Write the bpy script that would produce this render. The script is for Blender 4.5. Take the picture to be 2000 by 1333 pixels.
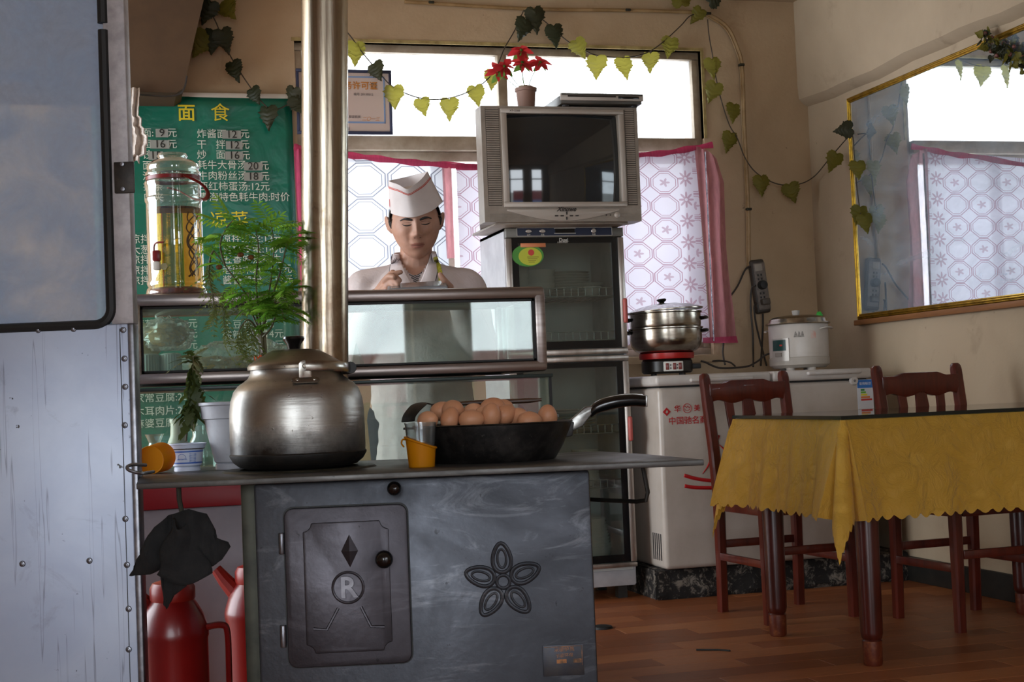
import bpy, bmesh, math, random
from mathutils import Vector, Matrix, Euler, noise as mnoise

SC = bpy.context.scene
for _o in list(bpy.data.objects):
    bpy.data.objects.remove(_o)
COL = SC.collection
rnd = random.Random(7)
PI = math.pi

# ------------------------------------------------------------------ camera
FPX = 2850.0
YAW, PIT, ROL = math.radians(15.4), math.radians(2.15), math.radians(2.3)
CAMH = 0.863
FW = Vector((math.sin(YAW)*math.cos(PIT), math.cos(YAW)*math.cos(PIT), math.sin(PIT)))
_r0 = Vector((math.cos(YAW), -math.sin(YAW), 0))
_u0 = _r0.cross(FW)
CR = _r0*math.cos(ROL) - _u0*math.sin(ROL)
CU = _u0*math.cos(ROL) + _r0*math.sin(ROL)
CP = Vector((0, 0, CAMH))
cam_d = bpy.data.cameras.new('camera')
cam_d.sensor_width = 36.0
cam_d.lens = FPX/2000.0*36.0
cam_d.clip_start = 0.05
cam_d.clip_end = 200
cam = bpy.data.objects.new('camera', cam_d)
COL.objects.link(cam)
_m = Matrix((CR, CU, -FW)).transposed().to_4x4()
_m.translation = CP
cam.matrix_world = _m
SC.camera = cam

# ------------------------------------------------------------------ view, world, daylight
SC.view_settings.view_transform = 'Standard'
SC.view_settings.look = 'None'
SC.view_settings.gamma = 1.0
SC.view_settings.use_curve_mapping = False
SC.view_settings.exposure = 0.4
W = bpy.data.worlds.new('sky')
SC.world = W
W.use_nodes = True
_bg = W.node_tree.nodes['Background']
_bg.inputs[0].default_value = (0.86, 0.93, 1.0, 1)
_bg.inputs[1].default_value = 7.0
try:
    SC.cycles.max_bounces = 10
    SC.cycles.transparent_max_bounces = 16
    SC.cycles.use_denoising = True
    SC.cycles.sample_clamp_indirect = 6.0
    SC.cycles.caustics_reflective = False
    SC.cycles.caustics_refractive = False
except Exception:
    pass

def area_light(name, loc, rot, sx, sy, power, color=(1, 1, 1), portal=False):
    l = bpy.data.lights.new(name, 'AREA')
    l.shape = 'RECTANGLE'
    l.size, l.size_y, l.energy, l.color = sx, sy, power, color
    if portal:
        l.cycles.is_portal = True
    o = bpy.data.objects.new(name, l)
    o.location, o.rotation_euler = loc, rot
    COL.objects.link(o)
    return o

# room: X along the back wall, Y into the depth, Z up
XL, XR, YF, YB, ZC = -2.3, 3.30, -1.9, 6.40, 2.72
WX0, WX1, WZ0, WZ1 = 0.82, 2.75, 1.02, 2.468          # back window hole
# front openings (behind the viewer): glazed shop entrances
FO = [(-2.0, 0.0, 0.0, 2.55), (1.35, 2.02, 0.0, 2.5), (2.42, 2.98, 0.0, 2.5)]  # pillar between the last two is added to darken a band of reflections
area_light('window_portal', ((WX0+WX1)/2, YB+0.25, (WZ0+WZ1)/2), (-PI/2, 0, 0), WX1-WX0, WZ1-WZ0, 1, portal=True)
for _a, _b, _c, _d in FO:
    area_light('shopfront_portal', ((_a+_b)/2, YF-0.26, (_c+_d)/2), (PI/2, 0, 0), _b-_a, _d-_c, 1, portal=True)

SW_Y0, SW_Y1, SW_Z0, SW_Z1 = 3.6, 6.25, 0.25, 2.6       # unseen side window in the left wall, enlarged to brighten the room
area_light('side_window_portal', (XL-0.26, (SW_Y0+SW_Y1)/2, (SW_Z0+SW_Z1)/2), (PI/2, 0, -PI/2), SW_Y1-SW_Y0, SW_Z1-SW_Z0, 1, portal=True)

# ------------------------------------------------------------------ pixel helpers (2000 x 1333 frame)
def ray(x, y):
    return FW + CR*((x-1000)/FPX) - CU*((y-666.5)/FPX)
def onz(x, y, z):
    d = ray(x, y)
    return CP + d*((z-CAMH)/d.z)
def ony(x, y, Y):
    d = ray(x, y)
    return CP + d*(Y/d.y)
def onx(x, y, X):
    d = ray(x, y)
    return CP + d*(X/d.x)
def atd(x, y, dist):
    return CP + ray(x, y)*dist

# ------------------------------------------------------------------ colours and materials
def hexc(h, a=1.0):
    h = h.lstrip('#')
    v = [int(h[i:i+2], 16)/255 for i in (0, 2, 4)]
    return tuple(((c/12.92) if c <= 0.04045 else ((c+0.055)/1.055)**2.4) for c in v) + (a,)

class NT:
    """small node-tree helper"""
    def __init__(s, name):
        s.m = bpy.data.materials.new(name)
        s.m.use_nodes = True
        s.t = s.m.node_tree
        s.n = s.t.nodes
        s.p = s.n['Principled BSDF']
        s.out = s.n['Material Output']
    def new(s, typ, **kw):
        n = s.n.new(typ)
        for k, v in kw.items():
            setattr(n, k, v)
        return n
    def link(s, a, b):
        s.t.links.new(a, b)
    def val(s, sock, v):
        if hasattr(v, 'default_value') or hasattr(v, 'is_linked'):
            s.link(v, sock)
        else:
            sock.default_value = v
    def coord(s, kind='Object', scale=(1, 1, 1), rot=(0, 0, 0), loc=(0, 0, 0)):
        tc = s.new('ShaderNodeTexCoord')
        mp = s.new('ShaderNodeMapping')
        mp.inputs['Scale'].default_value = scale
        mp.inputs['Rotation'].default_value = rot
        mp.inputs['Location'].default_value = loc
        s.link(tc.outputs[kind], mp.inputs['Vector'])
        return mp.outputs['Vector']
    def noise(s, vec, scale, detail=4, rough=0.55, dist=0.0):
        n = s.new('ShaderNodeTexNoise')
        n.inputs['Scale'].default_value = scale
        n.inputs['Detail'].default_value = detail
        n.inputs['Roughness'].default_value = rough
        n.inputs['Distortion'].default_value = dist
        s.link(vec, n.inputs['Vector'])
        return n.outputs['Fac']
    def ramp(s, fac, stops):
        r = s.new('ShaderNodeValToRGB')
        el = r.color_ramp.elements
        while len(el) < len(stops):
            el.new(0.5)
        for e, (pos, c) in zip(el, stops):
            e.position = pos
            e.color = c if isinstance(c, tuple) else (c, c, c, 1)
        s.link(fac, r.inputs['Fac'])
        return r.outputs['Color']
    def mix(s, fac, a, b, mode='MIX'):
        n = s.new('ShaderNodeMix', data_type='RGBA', blend_type=mode)
        s.val(n.inputs[0], fac)
        s.val(n.inputs[6], a)
        s.val(n.inputs[7], b)
        return n.outputs[2]
    def math(s, op, a, b=None, c=None):
        n = s.new('ShaderNodeMath', operation=op)
        s.val(n.inputs[0], a)
        if b is not None:
            s.val(n.inputs[1], b)
        if c is not None:
            s.val(n.inputs[2], c)
        return n.outputs[0]
    def bump(s, h, strength=0.3, dist=0.01):
        b = s.new('ShaderNodeBump')
        b.inputs['Strength'].default_value = strength
        b.inputs['Distance'].default_value = dist
        s.link(h, b.inputs['Height'])
        s.link(b.outputs['Normal'], s.p.inputs['Normal'])
    def set(s, **kw):
        names = dict(color='Base Color', rough='Roughness', metal='Metallic', spec='Specular IOR Level', trans='Transmission Weight',
                     ior='IOR', coat='Coat Weight', emit='Emission Color', estr='Emission Strength', alpha='Alpha', sub='Subsurface Weight', sheen='Sheen Weight')
        for k, v in kw.items():
            s.val(s.p.inputs[names[k]], v)

_MATS = {}
def M(name, hx, rough=0.5, metal=0.0, hx2=None, nscale=8.0, lo=0.4, hi=0.65, bump=0.0, bscale=60.0, spec=0.5, stretch=(1, 1, 1), coat=0.0, trans=0.0, sub=0.0):
    if name in _MATS:
        return _MATS[name]
    t = NT(name)
    t.set(rough=rough, metal=metal, spec=spec, coat=coat, trans=trans)
    if sub:
        t.set(sub=sub)
        t.p.inputs['Subsurface Radius'].default_value = (0.02, 0.008, 0.004)
        t.p.inputs['Subsurface Scale'].default_value = 0.6
    if hx2:
        v = t.coord('Object', stretch)
        f = t.noise(v, nscale, 6, 0.6)
        t.set(color=t.mix(t.ramp(f, [(lo, 0.0), (hi, 1.0)]), hexc(hx), hexc(hx2)))
    else:
        t.set(color=hexc(hx))
    if bump:
        v = t.coord('Object', stretch)
        t.bump(t.noise(v, bscale, 5, 0.6), bump, 0.004)
    _MATS[name] = t.m
    return t.m

def thin(name, hx, transp=0.9, tint='#ffffff', rough=0.02, haze=0.0, hazecol='#dfe8ea', hscale=4.0, refl=1.0, ior=1.5):
    """a flat pane: see-through, with real reflections and optional haze or grime"""
    if name in _MATS:
        return _MATS[name]
    t = NT(name)
    tr = t.new('ShaderNodeBsdfTransparent')
    tr.inputs[0].default_value = hexc(tint)
    gl = t.new('ShaderNodeBsdfGlossy')
    gl.inputs['Roughness'].default_value = rough
    fr = t.new('ShaderNodeFresnel')
    ge = t.new('ShaderNodeNewGeometry')
    t.link(t.math('ADD', ior, t.math('MULTIPLY', ge.outputs['Backfacing'], 1.0/ior-ior)), fr.inputs['IOR'])
    mx = t.new('ShaderNodeMixShader')
    f = t.math('MINIMUM', t.math('MULTIPLY', fr.outputs[0], 1.8*refl), 1.0)
    t.link(f, mx.inputs[0])
    t.link(tr.outputs[0], mx.inputs[1])
    t.link(gl.outputs[0], mx.inputs[2])
    last = mx.outputs[0]
    if haze > 0:
        df = t.new('ShaderNodeBsdfDiffuse')
        df.inputs[0].default_value = hexc(hazecol)
        tl = t.new('ShaderNodeBsdfTranslucent')
        tl.inputs[0].default_value = hexc(hazecol)
        ad = t.new('ShaderNodeMixShader')
        ad.inputs[0].default_value = 0.5
        t.link(df.outputs[0], ad.inputs[1])
        t.link(tl.outputs[0], ad.inputs[2])
        m2 = t.new('ShaderNodeMixShader')
        v = t.coord('Object')
        fac = t.ramp(t.noise(v, hscale, 6, 0.65, 0.4), [(0.25, haze*0.35), (0.8, min(1.0, haze*1.6))])
        t.link(fac, m2.inputs[0])
        t.link(last, m2.inputs[1])
        t.link(ad.outputs[0], m2.inputs[2])
        last = m2.outputs[0]
    t.link(last, t.out.inputs['Surface'])
    _MATS[name] = t.m
    return t.m

# ------------------------------------------------------------------ mesh builder
class MB:
    def __init__(s):
        s.v, s.f, s.mi = [], [], []
        s.xf = None
    def add(s, vs, fs, mi=0):
        b = len(s.v)
        for p in vs:
            p = Vector(p)
            s.v.append(s.xf @ p if s.xf is not None else p)
        for f in fs:
            s.f.append([b+i for i in f])
            s.mi.append(mi)
        return s
    def bm(s, bm, mi=0):
        bm.verts.index_update()
        s.add([v.co.copy() for v in bm.verts], [[v.index for v in f.verts] for f in bm.faces], mi)
        bm.free()
        return s
    def box(s, lo, hi, bev=0.0, seg=2, mi=0):
        bm = bmesh.new()
        bmesh.ops.create_cube(bm, size=1.0)
        lo, hi = Vector(lo), Vector(hi)
        for v in bm.verts:
            v.co = Vector(((lo[i]+hi[i])/2 + v.co[i]*(hi[i]-lo[i]) for i in range(3)))
        if bev > 0:
            bmesh.ops.bevel(bm, geom=list(bm.edges), offset=bev, segments=seg, profile=0.5, affect='EDGES', clamp_overlap=True)
        return s.bm(bm, mi)
    def obox(s, c, size, rot=(0, 0, 0), bev=0.0, seg=2, mi=0):
        old = s.xf
        m = Matrix.Translation(Vector(c)) @ Euler(rot).to_matrix().to_4x4()
        s.xf = (old @ m) if old is not None else m
        h = Vector(size)/2
        s.box(-h, h, bev, seg, mi)
        s.xf = old
        return s
    def lathe(s, prof, c=(0, 0, 0), seg=32, axis='z', close=True, mi=0, a0=0.0, a1=2*PI):
        c = Vector(c)
        full = abs(a1-a0-2*PI) < 1e-6
        n = seg if full else seg+1
        vs, fs = [], []
        for r, z in prof:
            for k in range(n):
                a = a0+(a1-a0)*k/seg
                x, y = r*math.cos(a), r*math.sin(a)
                p = Vector((x, y, z)) if axis == 'z' else (Vector((z, x, y)) if axis == 'x' else Vector((x, z, -y)))
                vs.append(c+p)
        L = len(prof)
        for i in range(L-1):
            for k in range(seg):
                k2 = (k+1) % n if full else k+1
                fs.append([i*n+k, i*n+k2, (i+1)*n+k2, (i+1)*n+k])
        if close and full:
            if prof[0][0] > 1e-6:
                fs.append([k for k in range(n)][::-1])
            if prof[-1][0] > 1e-6:
                fs.append([(L-1)*n+k for k in range(n)])
        return s.add(vs, fs, mi)
    def tube(s, pts, r, seg=8, cap=True, mi=0, flat=1.0, up=None, closed=False):
        pts = [Vector(p) for p in pts]
        n = len(pts)
        rr = r if isinstance(r, (list, tuple)) else [r]*n
        vs, fs = [], []
        prev = None
        for i, p in enumerate(pts):
            if closed:
                t = pts[(i+1) % n]-pts[i-1]
            else:
                t = pts[min(i+1, n-1)]-pts[max(i-1, 0)]
            t = t.normalized() if t.length > 1e-9 else Vector((0, 0, 1))
            if prev is None:
                ref = Vector(up) if up is not None else (Vector((0, 0, 1)) if abs(t.z) < 0.9 else Vector((1, 0, 0)))
                a = (ref - t*ref.dot(t)).normalized()
            else:
                a = (prev - t*prev.dot(t))
                a = a.normalized() if a.length > 1e-6 else prev
            prev = a
            b = t.cross(a)
            for k in range(seg):
                an = 2*PI*k/seg
                vs.append(p + a*(math.cos(an)*rr[i]*flat) + b*(math.sin(an)*rr[i]))
        m = n if closed else n-1
        for i in range(m):
            i2 = (i+1) % n
            for k in range(seg):
                k2 = (k+1) % seg
                fs.append([i*seg+k, i*seg+k2, i2*seg+k2, i2*seg+k])
        if cap and not closed:
            fs.append(list(range(seg))[::-1])
            fs.append([(n-1)*seg+k for k in range(seg)])
        return s.add(vs, fs, mi)
    def prism(s, poly, z0, z1, bev=0.0, mi=0, plane='xy'):
        """poly: 2-D outline, extruded from z0 to z1 along the third axis"""
        bm = bmesh.new()
        def P(a, b, c):
            return (a, b, c) if plane == 'xy' else ((a, c, b) if plane == 'xz' else (c, a, b))
        vs = [bm.verts.new(P(a, b, z0)) for a, b in poly]
        f = bm.faces.new(vs)
        r = bmesh.ops.extrude_face_region(bm, geom=[f])
        d = Vector(P(0, 0, z1-z0))
        for v in r['geom']:
            if isinstance(v, bmesh.types.BMVert):
                v.co += d
        bmesh.ops.recalc_face_normals(bm, faces=list(bm.faces))
        if bev > 0:
            bmesh.ops.bevel(bm, geom=list(bm.edges), offset=bev, segments=2, profile=0.5, affect='EDGES', clamp_overlap=True)
        return s.bm(bm, mi)
    def grid(s, fn, nu, nv, mi=0, closeu=False):
        vs, fs = [], []
        for j in range(nv+1):
            for i in range(nu if closeu else nu+1):
                vs.append(fn(i/nu, j/nv))
        w = nu if closeu else nu+1
        for j in range(nv):
            for i in range(nu):
                i2 = (i+1) % w if closeu else i+1
                fs.append([j*w+i, j*w+i2, (j+1)*w+i2, (j+1)*w+i])
        return s.add(vs, fs, mi)
    def ball(s, c, r, seg=16, rings=10, mi=0):
        r = r if isinstance(r, (list, tuple)) else (r, r, r)
        c = Vector(c)
        vs, fs = [c+Vector((0, 0, -r[2]))], []
        for i in range(1, rings):
            ph = -PI/2+PI*i/rings
            for k in range(seg):
                a = 2*PI*k/seg
                vs.append(c+Vector((r[0]*math.cos(ph)*math.cos(a), r[1]*math.cos(ph)*math.sin(a), r[2]*math.sin(ph))))
        vs.append(c+Vector((0, 0, r[2])))
        for k in range(seg):
            fs.append([0, 1+(k+1) % seg, 1+k])
            fs.append([len(vs)-1, 1+(rings-2)*seg+k, 1+(rings-2)*seg+(k+1) % seg])
        for i in range(rings-2):
            for k in range(seg):
                k2 = (k+1) % seg
                fs.append([1+i*seg+k, 1+i*seg+k2, 1+(i+1)*seg+k2, 1+(i+1)*seg+k])
        return s.add(vs, fs, mi)
    def mesh(s, name, mats, smooth=35.0):
        me = bpy.data.meshes.new(name)
        me.from_pydata([tuple(v) for v in s.v], [], s.f)
        mats = mats if isinstance(mats, (list, tuple)) else [mats]
        for m in mats:
            me.materials.append(m)
        if len(mats) > 1:
            me.polygons.foreach_set('material_index', s.mi)
        me.validate()
        if smooth:
            me.shade_smooth()
            me.set_sharp_from_angle(angle=math.radians(smooth))
        me.update()
        return me

def link(name, data, parent=None, loc=None, rot=None):
    o = bpy.data.objects.new(name, data)
    COL.objects.link(o)
    if parent is not None:
        o.parent = parent
    if loc is not None:
        o.location = loc
    if rot is not None:
        o.rotation_euler = rot
    return o
def part(name, mb, mats, parent, smooth=35.0, label=None, solid=0.0, kind=None, loc=None, rot=None):
    o = link(name, mb.mesh(name, mats, smooth), parent, loc, rot)
    if label:
        o['label'] = label
    if kind:
        o['kind'] = kind
    if solid:
        md = o.modifiers.new('thickness', 'SOLIDIFY')
        md.thickness = solid
        md.offset = 0
    return o
def tag(o, label, cat, group=None, kind=None):
    o['label'] = label
    o['category'] = cat
    if group:
        o['group'] = group
    if kind:
        o['kind'] = kind
    return o
def thing(name, label, cat, loc=(0, 0, 0), rotz=0.0, group=None, kind=None):
    o = link(name, None, None, loc, (0, 0, rotz))
    o.empty_display_size = 0.05
    return tag(o, label, cat, group, kind)
def solo(name, mb, mats, label, cat, group=None, smooth=35.0, loc=None, rot=None, solid=0.0, kind=None):
    return tag(part(name, mb, mats, None, smooth, None, solid, None, loc, rot), label, cat, group, kind)
def struct(name, mb, mats, label, cat='wall', smooth=30.0):
    o = part(name, mb, mats, None, smooth)
    o['kind'] = 'structure'
    o['label'] = label
    o['category'] = cat
    return o
def catmull(pts, n=6):
    pts = [Vector(p) for p in pts]
    out = []
    for i in range(len(pts)-1):
        p0, p1, p2, p3 = pts[max(i-1, 0)], pts[i], pts[i+1], pts[min(i+2, len(pts)-1)]
        for k in range(n):
            t = k/n
            out.append(0.5*((2*p1)+(p2-p0)*t+(2*p0-5*p1+4*p2-p3)*t*t+(3*p1-p0-3*p2+p3)*t**3))
    out.append(pts[-1])
    return out
def text(name, body, size, mat, parent, loc, rot=(PI/2, 0, 0), ext=0.0006, align='CENTER', shear=0.0, bold=0.0, sx=1.0):
    cu = bpy.data.curves.new(name, 'FONT')
    cu.body = body
    cu.size = size
    cu.extrude = ext
    cu.align_x = align
    cu.align_y = 'CENTER'
    cu.shear = shear
    cu.offset = bold
    cu.resolution_u = 3
    o = bpy.data.objects.new(name, cu)
    COL.objects.link(o)
    dg = bpy.context.evaluated_depsgraph_get()
    me = bpy.data.meshes.new_from_object(o.evaluated_get(dg))
    bpy.data.objects.remove(o)
    bpy.data.curves.remove(cu)
    me.name = name
    me.materials.clear()
    me.materials.append(mat)
    t = link(name, me, parent, loc, rot)
    t.scale = (sx, 1, 1)
    return t
def clone(o, parent=None, loc=None, rotz=None, label=None):
    c = o.copy()
    COL.objects.link(c)
    c.parent = parent
    if loc is not None:
        c.location = loc
    if rotz is not None:
        c.rotation_euler = (0, 0, rotz)
    if label:
        c['label'] = label
    for ch in [x for x in bpy.data.objects if x.parent == o]:
        clone(ch, c)
    return c
def voxel(mb, size, smooth_iter=2, adapt=0.0):
    """fuse all the builder's volumes into one continuous surface"""
    me = mb.mesh('fuse', [], 0)
    o = bpy.data.objects.new('fuse', me)
    COL.objects.link(o)
    md = o.modifiers.new('r', 'REMESH')
    md.mode = 'VOXEL'
    md.voxel_size = size
    md.adaptivity = adapt
    if smooth_iter:
        sm = o.modifiers.new('s', 'SMOOTH')
        sm.iterations = smooth_iter
        sm.factor = 0.5
    dg = bpy.context.evaluated_depsgraph_get()
    res = bpy.data.meshes.new_from_object(o.evaluated_get(dg))
    bpy.data.objects.remove(o)
    out = MB()
    out.v = [v.co.copy() for v in res.vertices]
    out.f = [list(p.vertices) for p in res.polygons]
    out.mi = [0]*len(out.f)
    bpy.data.meshes.remove(res)
    return out
# ------------------------------------------------------------------ setting materials
def plaster(name, c1, c2, c3):
    t = NT(name)
    v = t.coord('Object')
    big = t.ramp(t.noise(v, 1.3, 5, 0.6, 0.3), [(0.35, 0.0), (0.7, 1.0)])
    col = t.mix(big, hexc(c1), hexc(c2))
    stain = t.ramp(t.noise(v, 3.2, 8, 0.7, 0.8), [(0.60, 0.0), (0.74, 1.0)])
    col = t.mix(t.math('MULTIPLY', stain, 0.5), col, hexc(c3))
    speck = t.ramp(t.noise(v, 26, 4, 0.7, 0.2), [(0.68, 0.0), (0.74, 1.0)])
    mask = t.ramp(t.noise(v, 2.1, 3, 0.5), [(0.5, 0.0), (0.62, 1.0)])
    col = t.mix(t.math('MULTIPLY', t.math('MULTIPLY', speck, mask), 0.7), col, hexc('#4a3a2c'))
    t.set(color=col, rough=0.8, spec=0.25)
    h = t.math('ADD', t.noise(v, 9, 5, 0.6), t.math('MULTIPLY', t.noise(v, 60, 3, 0.6), 0.25))
    t.bump(h, 0.35, 0.008)
    return t.m
M_WALL = plaster('plaster_cream', '#bda688', '#a99173', '#84694e')
M_CEIL = plaster('plaster_ceiling', '#b9a489', '#ab947a', '#8f7a62')
M_WALLG = plaster('plaster_grey', '#b09d84', '#9d8b74', '#776652')
M_ALU = M('aluminium_frame', '#b9b2a6', 0.38, 0.85, '#8f877a', 14)
M_ALUW = M('window_frame_paint', '#a99a86', 0.5, 0.2, '#8c7b66', 9)
M_BLACK = M('black_paint', '#15130f', 0.55, 0, '#221e18', 20)
M_RUBBER = M('black_rubber', '#101010', 0.6, bump=0.2)

# ------------------------------------------------------------------ floor with planks
def wood_floor(name, c1, c2):
    t = NT(name)
    v = t.coord('Object', (3.5, 40, 1))
    g = t.noise(v, 2.0, 8, 0.65, 0.6)
    col = t.mix(t.ramp(g, [(0.3, 0.0), (0.7, 1.0)]), hexc(c1), hexc(c2))
    dirt = t.ramp(t.noise(t.coord('Object'), 5, 6, 0.7, 0.5), [(0.55, 0.0), (0.8, 1.0)])
    col = t.mix(t.math('MULTIPLY', dirt, 0.35), col, hexc('#3b2416'))
    t.set(color=col, rough=0.42, spec=0.4)
    t.bump(g, 0.08, 0.002)
    return t.m
M_PL = [wood_floor('floor_plank_%s' % n, a, b) for n, a, b in (('amber', '#a3653d', '#8c522e'), ('red', '#965a35', '#824826'), ('tan', '#aa6d42', '#965b34'), ('dark', '#8c5230', '#784323'))]
floor = struct('floor', MB().box((XL, YF-0.3, -0.12), (XR+0.3, YB+0.3, -0.006)), M_PL[0], 'reddish brown wood look floor of the dining room', 'floor')
pl_mesh = []
PLX, PLY = 0.62, 0.125
for m in M_PL:
    pl_mesh.append(MB().box((0.0006, 0.0006, -0.006), (PLX-0.0006, PLY-0.0006, 0.0), 0.0008, 1).mesh('plank', m, 30))
iy = 0
y = 2.45
while y < 6.2:
    x = 0.75 - PLX*((iy*0.37) % 1.0)
    while x < XR - 0.02:
        o = link('plank', rnd.choice(pl_mesh), floor, (x, y, 0))
        if x + PLX > XR:
            o.scale = ((XR-x)/PLX, 1, 1)
        x += PLX
    y += PLY
    iy += 1

# ------------------------------------------------------------------ walls, ceiling
T = 0.24
b = MB()
b.box((XL-T, YB, -0.1), (WX0, YB+T, ZC+0.1)).box((WX1, YB, -0.1), (XR+T, YB+T, ZC+0.1))
b.box((WX0, YB, -0.1), (WX1, YB+T, WZ0)).box((WX0, YB, WZ1), (WX1, YB+T, ZC+0.1))
struct('wall_back', b, M_WALL, 'stained cream plaster back wall around the bright window')
b = MB().box((XR, YF-T, -0.1), (XR+T, YB, ZC+0.1))
def ledge(u, v):
    yy = YF + (YB-YF)*u
    w = 0.006*math.sin(yy*5.1)+0.004*math.sin(yy*13)
    prof = [(XR+0.01, 2.195), (XR-0.02, 2.21), (XR-0.045, 2.235), (XR-0.05, 2.30), (XR-0.05, ZC)]
    k = min(int(v*4+0.001), 4)
    return Vector((prof[k][0], yy, prof[k][1] + (w if 0 < k < 4 else (w if k == 0 else 0))))
b.grid(ledge, 60, 4)
struct('wall_right', b, M_WALLG, 'cream plaster wall with a protruding upper band behind the mirror')
b = MB().box((XL-T, YF-T, -0.1), (XL, SW_Y0, ZC+0.1)).box((XL-T, SW_Y1, -0.1), (XL, YB, ZC+0.1))
b.box((XL-T, SW_Y0, -0.1), (XL, SW_Y1, SW_Z0)).box((XL-T, SW_Y0, SW_Z1), (XL, SW_Y1, ZC+0.1))
struct('wall_left', b, M_WALL, 'plain plaster wall on the far left of the room')
struct('ceiling', MB().box((XL-T, YF-T, ZC), (XR+T, YB+T, ZC+0.15)), M_CEIL, 'dull beige plaster ceiling', 'ceiling')
b = MB()
xs = [XL-T] + [v for f in FO for v in f[:2]] + [XR+T]
for i in range(0, len(xs), 2):
    b.box((xs[i], YF-T, -0.1), (xs[i+1], YF, ZC+0.1))
for f in FO:
    b.box((f[0], YF-T, f[3]), (f[1], YF, ZC+0.1))
struct('wall_front', b, M_WALL, 'shop front wall with glazed entrances')
struct('baseboard_right', MB().box((XR-0.018, 0.5, 0.0), (XR, 5.66, 0.105), 0.004), M_BLACK, 'black painted baseboard along the mirror wall', 'baseboard')
for i, f in enumerate(FO):
    w = thing('window_%d' % (i+2), ['wide glazed shop entrance frame', 'glazed shop entrance frame in the middle of the front wall', 'narrow glazed entrance frame nearest the mirror wall'][i], 'window', (f[0], YF-0.12, 0), kind='structure')
    W_ = f[1]-f[0]
    for x0 in ((0.0, W_*0.5, W_-0.04) if W_ > 1 else (0.0, W_-0.04)):
        part('mullion', MB().box((x0, -0.02, 0), (x0+0.04, 0.02, f[3])), M_ALU, w)
    part('transom', MB().box((0, -0.028, 2.0), (W_, 0.028, 2.06)), M_ALU, w)

# street outside the entrances (seen only as reflections)
struct('ground', MB().box((-30, -40, -0.3), (30, YF-T, -0.13)), M('street_paving', '#8d8a84', 0.9, 0, '#6f6c68', 3), 'grey street paving outside the shop', 'ground')
st = thing('street_kiosk', 'low maroon street kiosk with yellow lettering across the street', 'kiosk', (1.5, -7.2, -0.13))
part('wall', MB().box((0, 0, 0), (3.6, 1.2, 0.8)), M('kiosk_white', '#d9d6cf', 0.7), st)
part('sign_band', MB().box((-0.05, -0.05, 0.8), (3.65, 1.25, 1.45)), M('kiosk_maroon', '#6d2a2e', 0.6), st)
part('stripe', MB().box((-0.06, -0.06, 0.72), (3.66, 1.26, 0.8)), M('kiosk_blue', '#2d5f9a', 0.6), st)

# brown curved bulkhead high on the left
M_BROWN = M('brown_panel', '#4f3923', 0.75, 0, '#44301d', 5)
pl = [ony(232, -60, 6.1), ony(232, 178, 6.1), ony(345, 181, 6.1), ony(359, 172, 6.1), ony(364, 150, 6.1), ony(380, 75, 6.1), ony(400, -10, 6.1), ony(404, -60, 6.1)]
pl = [(p.x, min(p.z, ZC)) for p in pl]
pl[0] = (pl[0][0]-0.5, ZC)
pl[1] = (pl[1][0]-0.5, pl[1][1])
struct('trim_1', MB().prism(pl, 6.1, YB, 0.0, plane='xz'), M_BROWN, 'brown painted bulkhead panel above the green menu', 'bulkhead')

# ------------------------------------------------------------------ back window
win = thing('window_1', 'large bright window with transom bar behind the cook', 'window', (0, YB, 0), kind='structure')
def wbar(name, x0, z0, x1, z1, y0=0.03, y1=0.10, m=None, bev=0.004):
    return part(name, MB().box((x0, y0, z0), (x1, y1, z1), bev), m or M_ALUW, win)
ZT0, ZT1 = 1.985, 2.05
XM = 1.774
fr = 0.035
wbar('frame_rail', WX0, WZ1-fr, WX1, WZ1)
wbar('frame_rail', WX0, WZ0, WX1, WZ0+fr)
wbar('frame_stile', WX0, WZ0+fr, WX0+fr, WZ1-fr)
wbar('frame_stile', WX1-fr, WZ0+fr, WX1, WZ1-fr)
wbar('transom', WX0+fr, ZT0, WX1-fr, ZT1, 0.0, 0.11)
wbar('mullion', XM-0.022, ZT1, XM+0.022, WZ1-fr, 0.02, 0.10)
wbar('sash_rail', WX0+fr, ZT0-0.045, WX1-fr, ZT0, 0.04, 0.09)
wbar('sash_rail', WX0+fr, WZ0+fr, WX1-fr, WZ0+fr+0.05, 0.04, 0.09)
xs_ = ony(864, 400, YB+0.06).x
for xa in (WX0+fr, xs_-0.045, xs_+0.003, 2.2, WX1-fr-0.045):
    wbar('sash_stile', xa, WZ0+fr+0.05, xa+0.042, ZT0-0.045, 0.042, 0.088)
M_PANE = thin('window_pane_glass', '#ffffff', haze=0.25, hazecol='#eef4f8', hscale=3.0)
for x0, x1, z0, z1 in ((WX0+fr, XM-0.022, ZT1, WZ1-fr), (XM+0.022, WX1-fr, ZT1, WZ1-fr)):
    part('pane', MB().box((x0, 0.058, z0), (x1, 0.062, z1)), M_PANE, win)
for x0, x1 in ((WX0+fr+0.042, xs_-0.045), (xs_+0.045, 2.2), (2.242, WX1-fr-0.045)):
    part('pane', MB().box((x0, 0.062, WZ0+fr+0.05), (x1, 0.066, ZT0-0.045)), M_PANE, win)
part('window_sill', MB().box((WX0-0.03, -0.04, WZ0-0.035), (WX1+0.03, 0.03, WZ0), 0.004), M_WALL, win)
M_TRIMY = M('yellowed_wood_bead', '#b3a06a', 0.5, 0, '#8a7746', 20)
part('bead', MB().box((WX0-0.012, -0.008, WZ1), (WX1+0.012, 0.03, WZ1+0.014)), M_TRIMY, win)
part('bead', MB().box((WX1, -0.006, ZT1), (WX1+0.014, 0.03, WZ1)), M_TRIMY, win)

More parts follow.
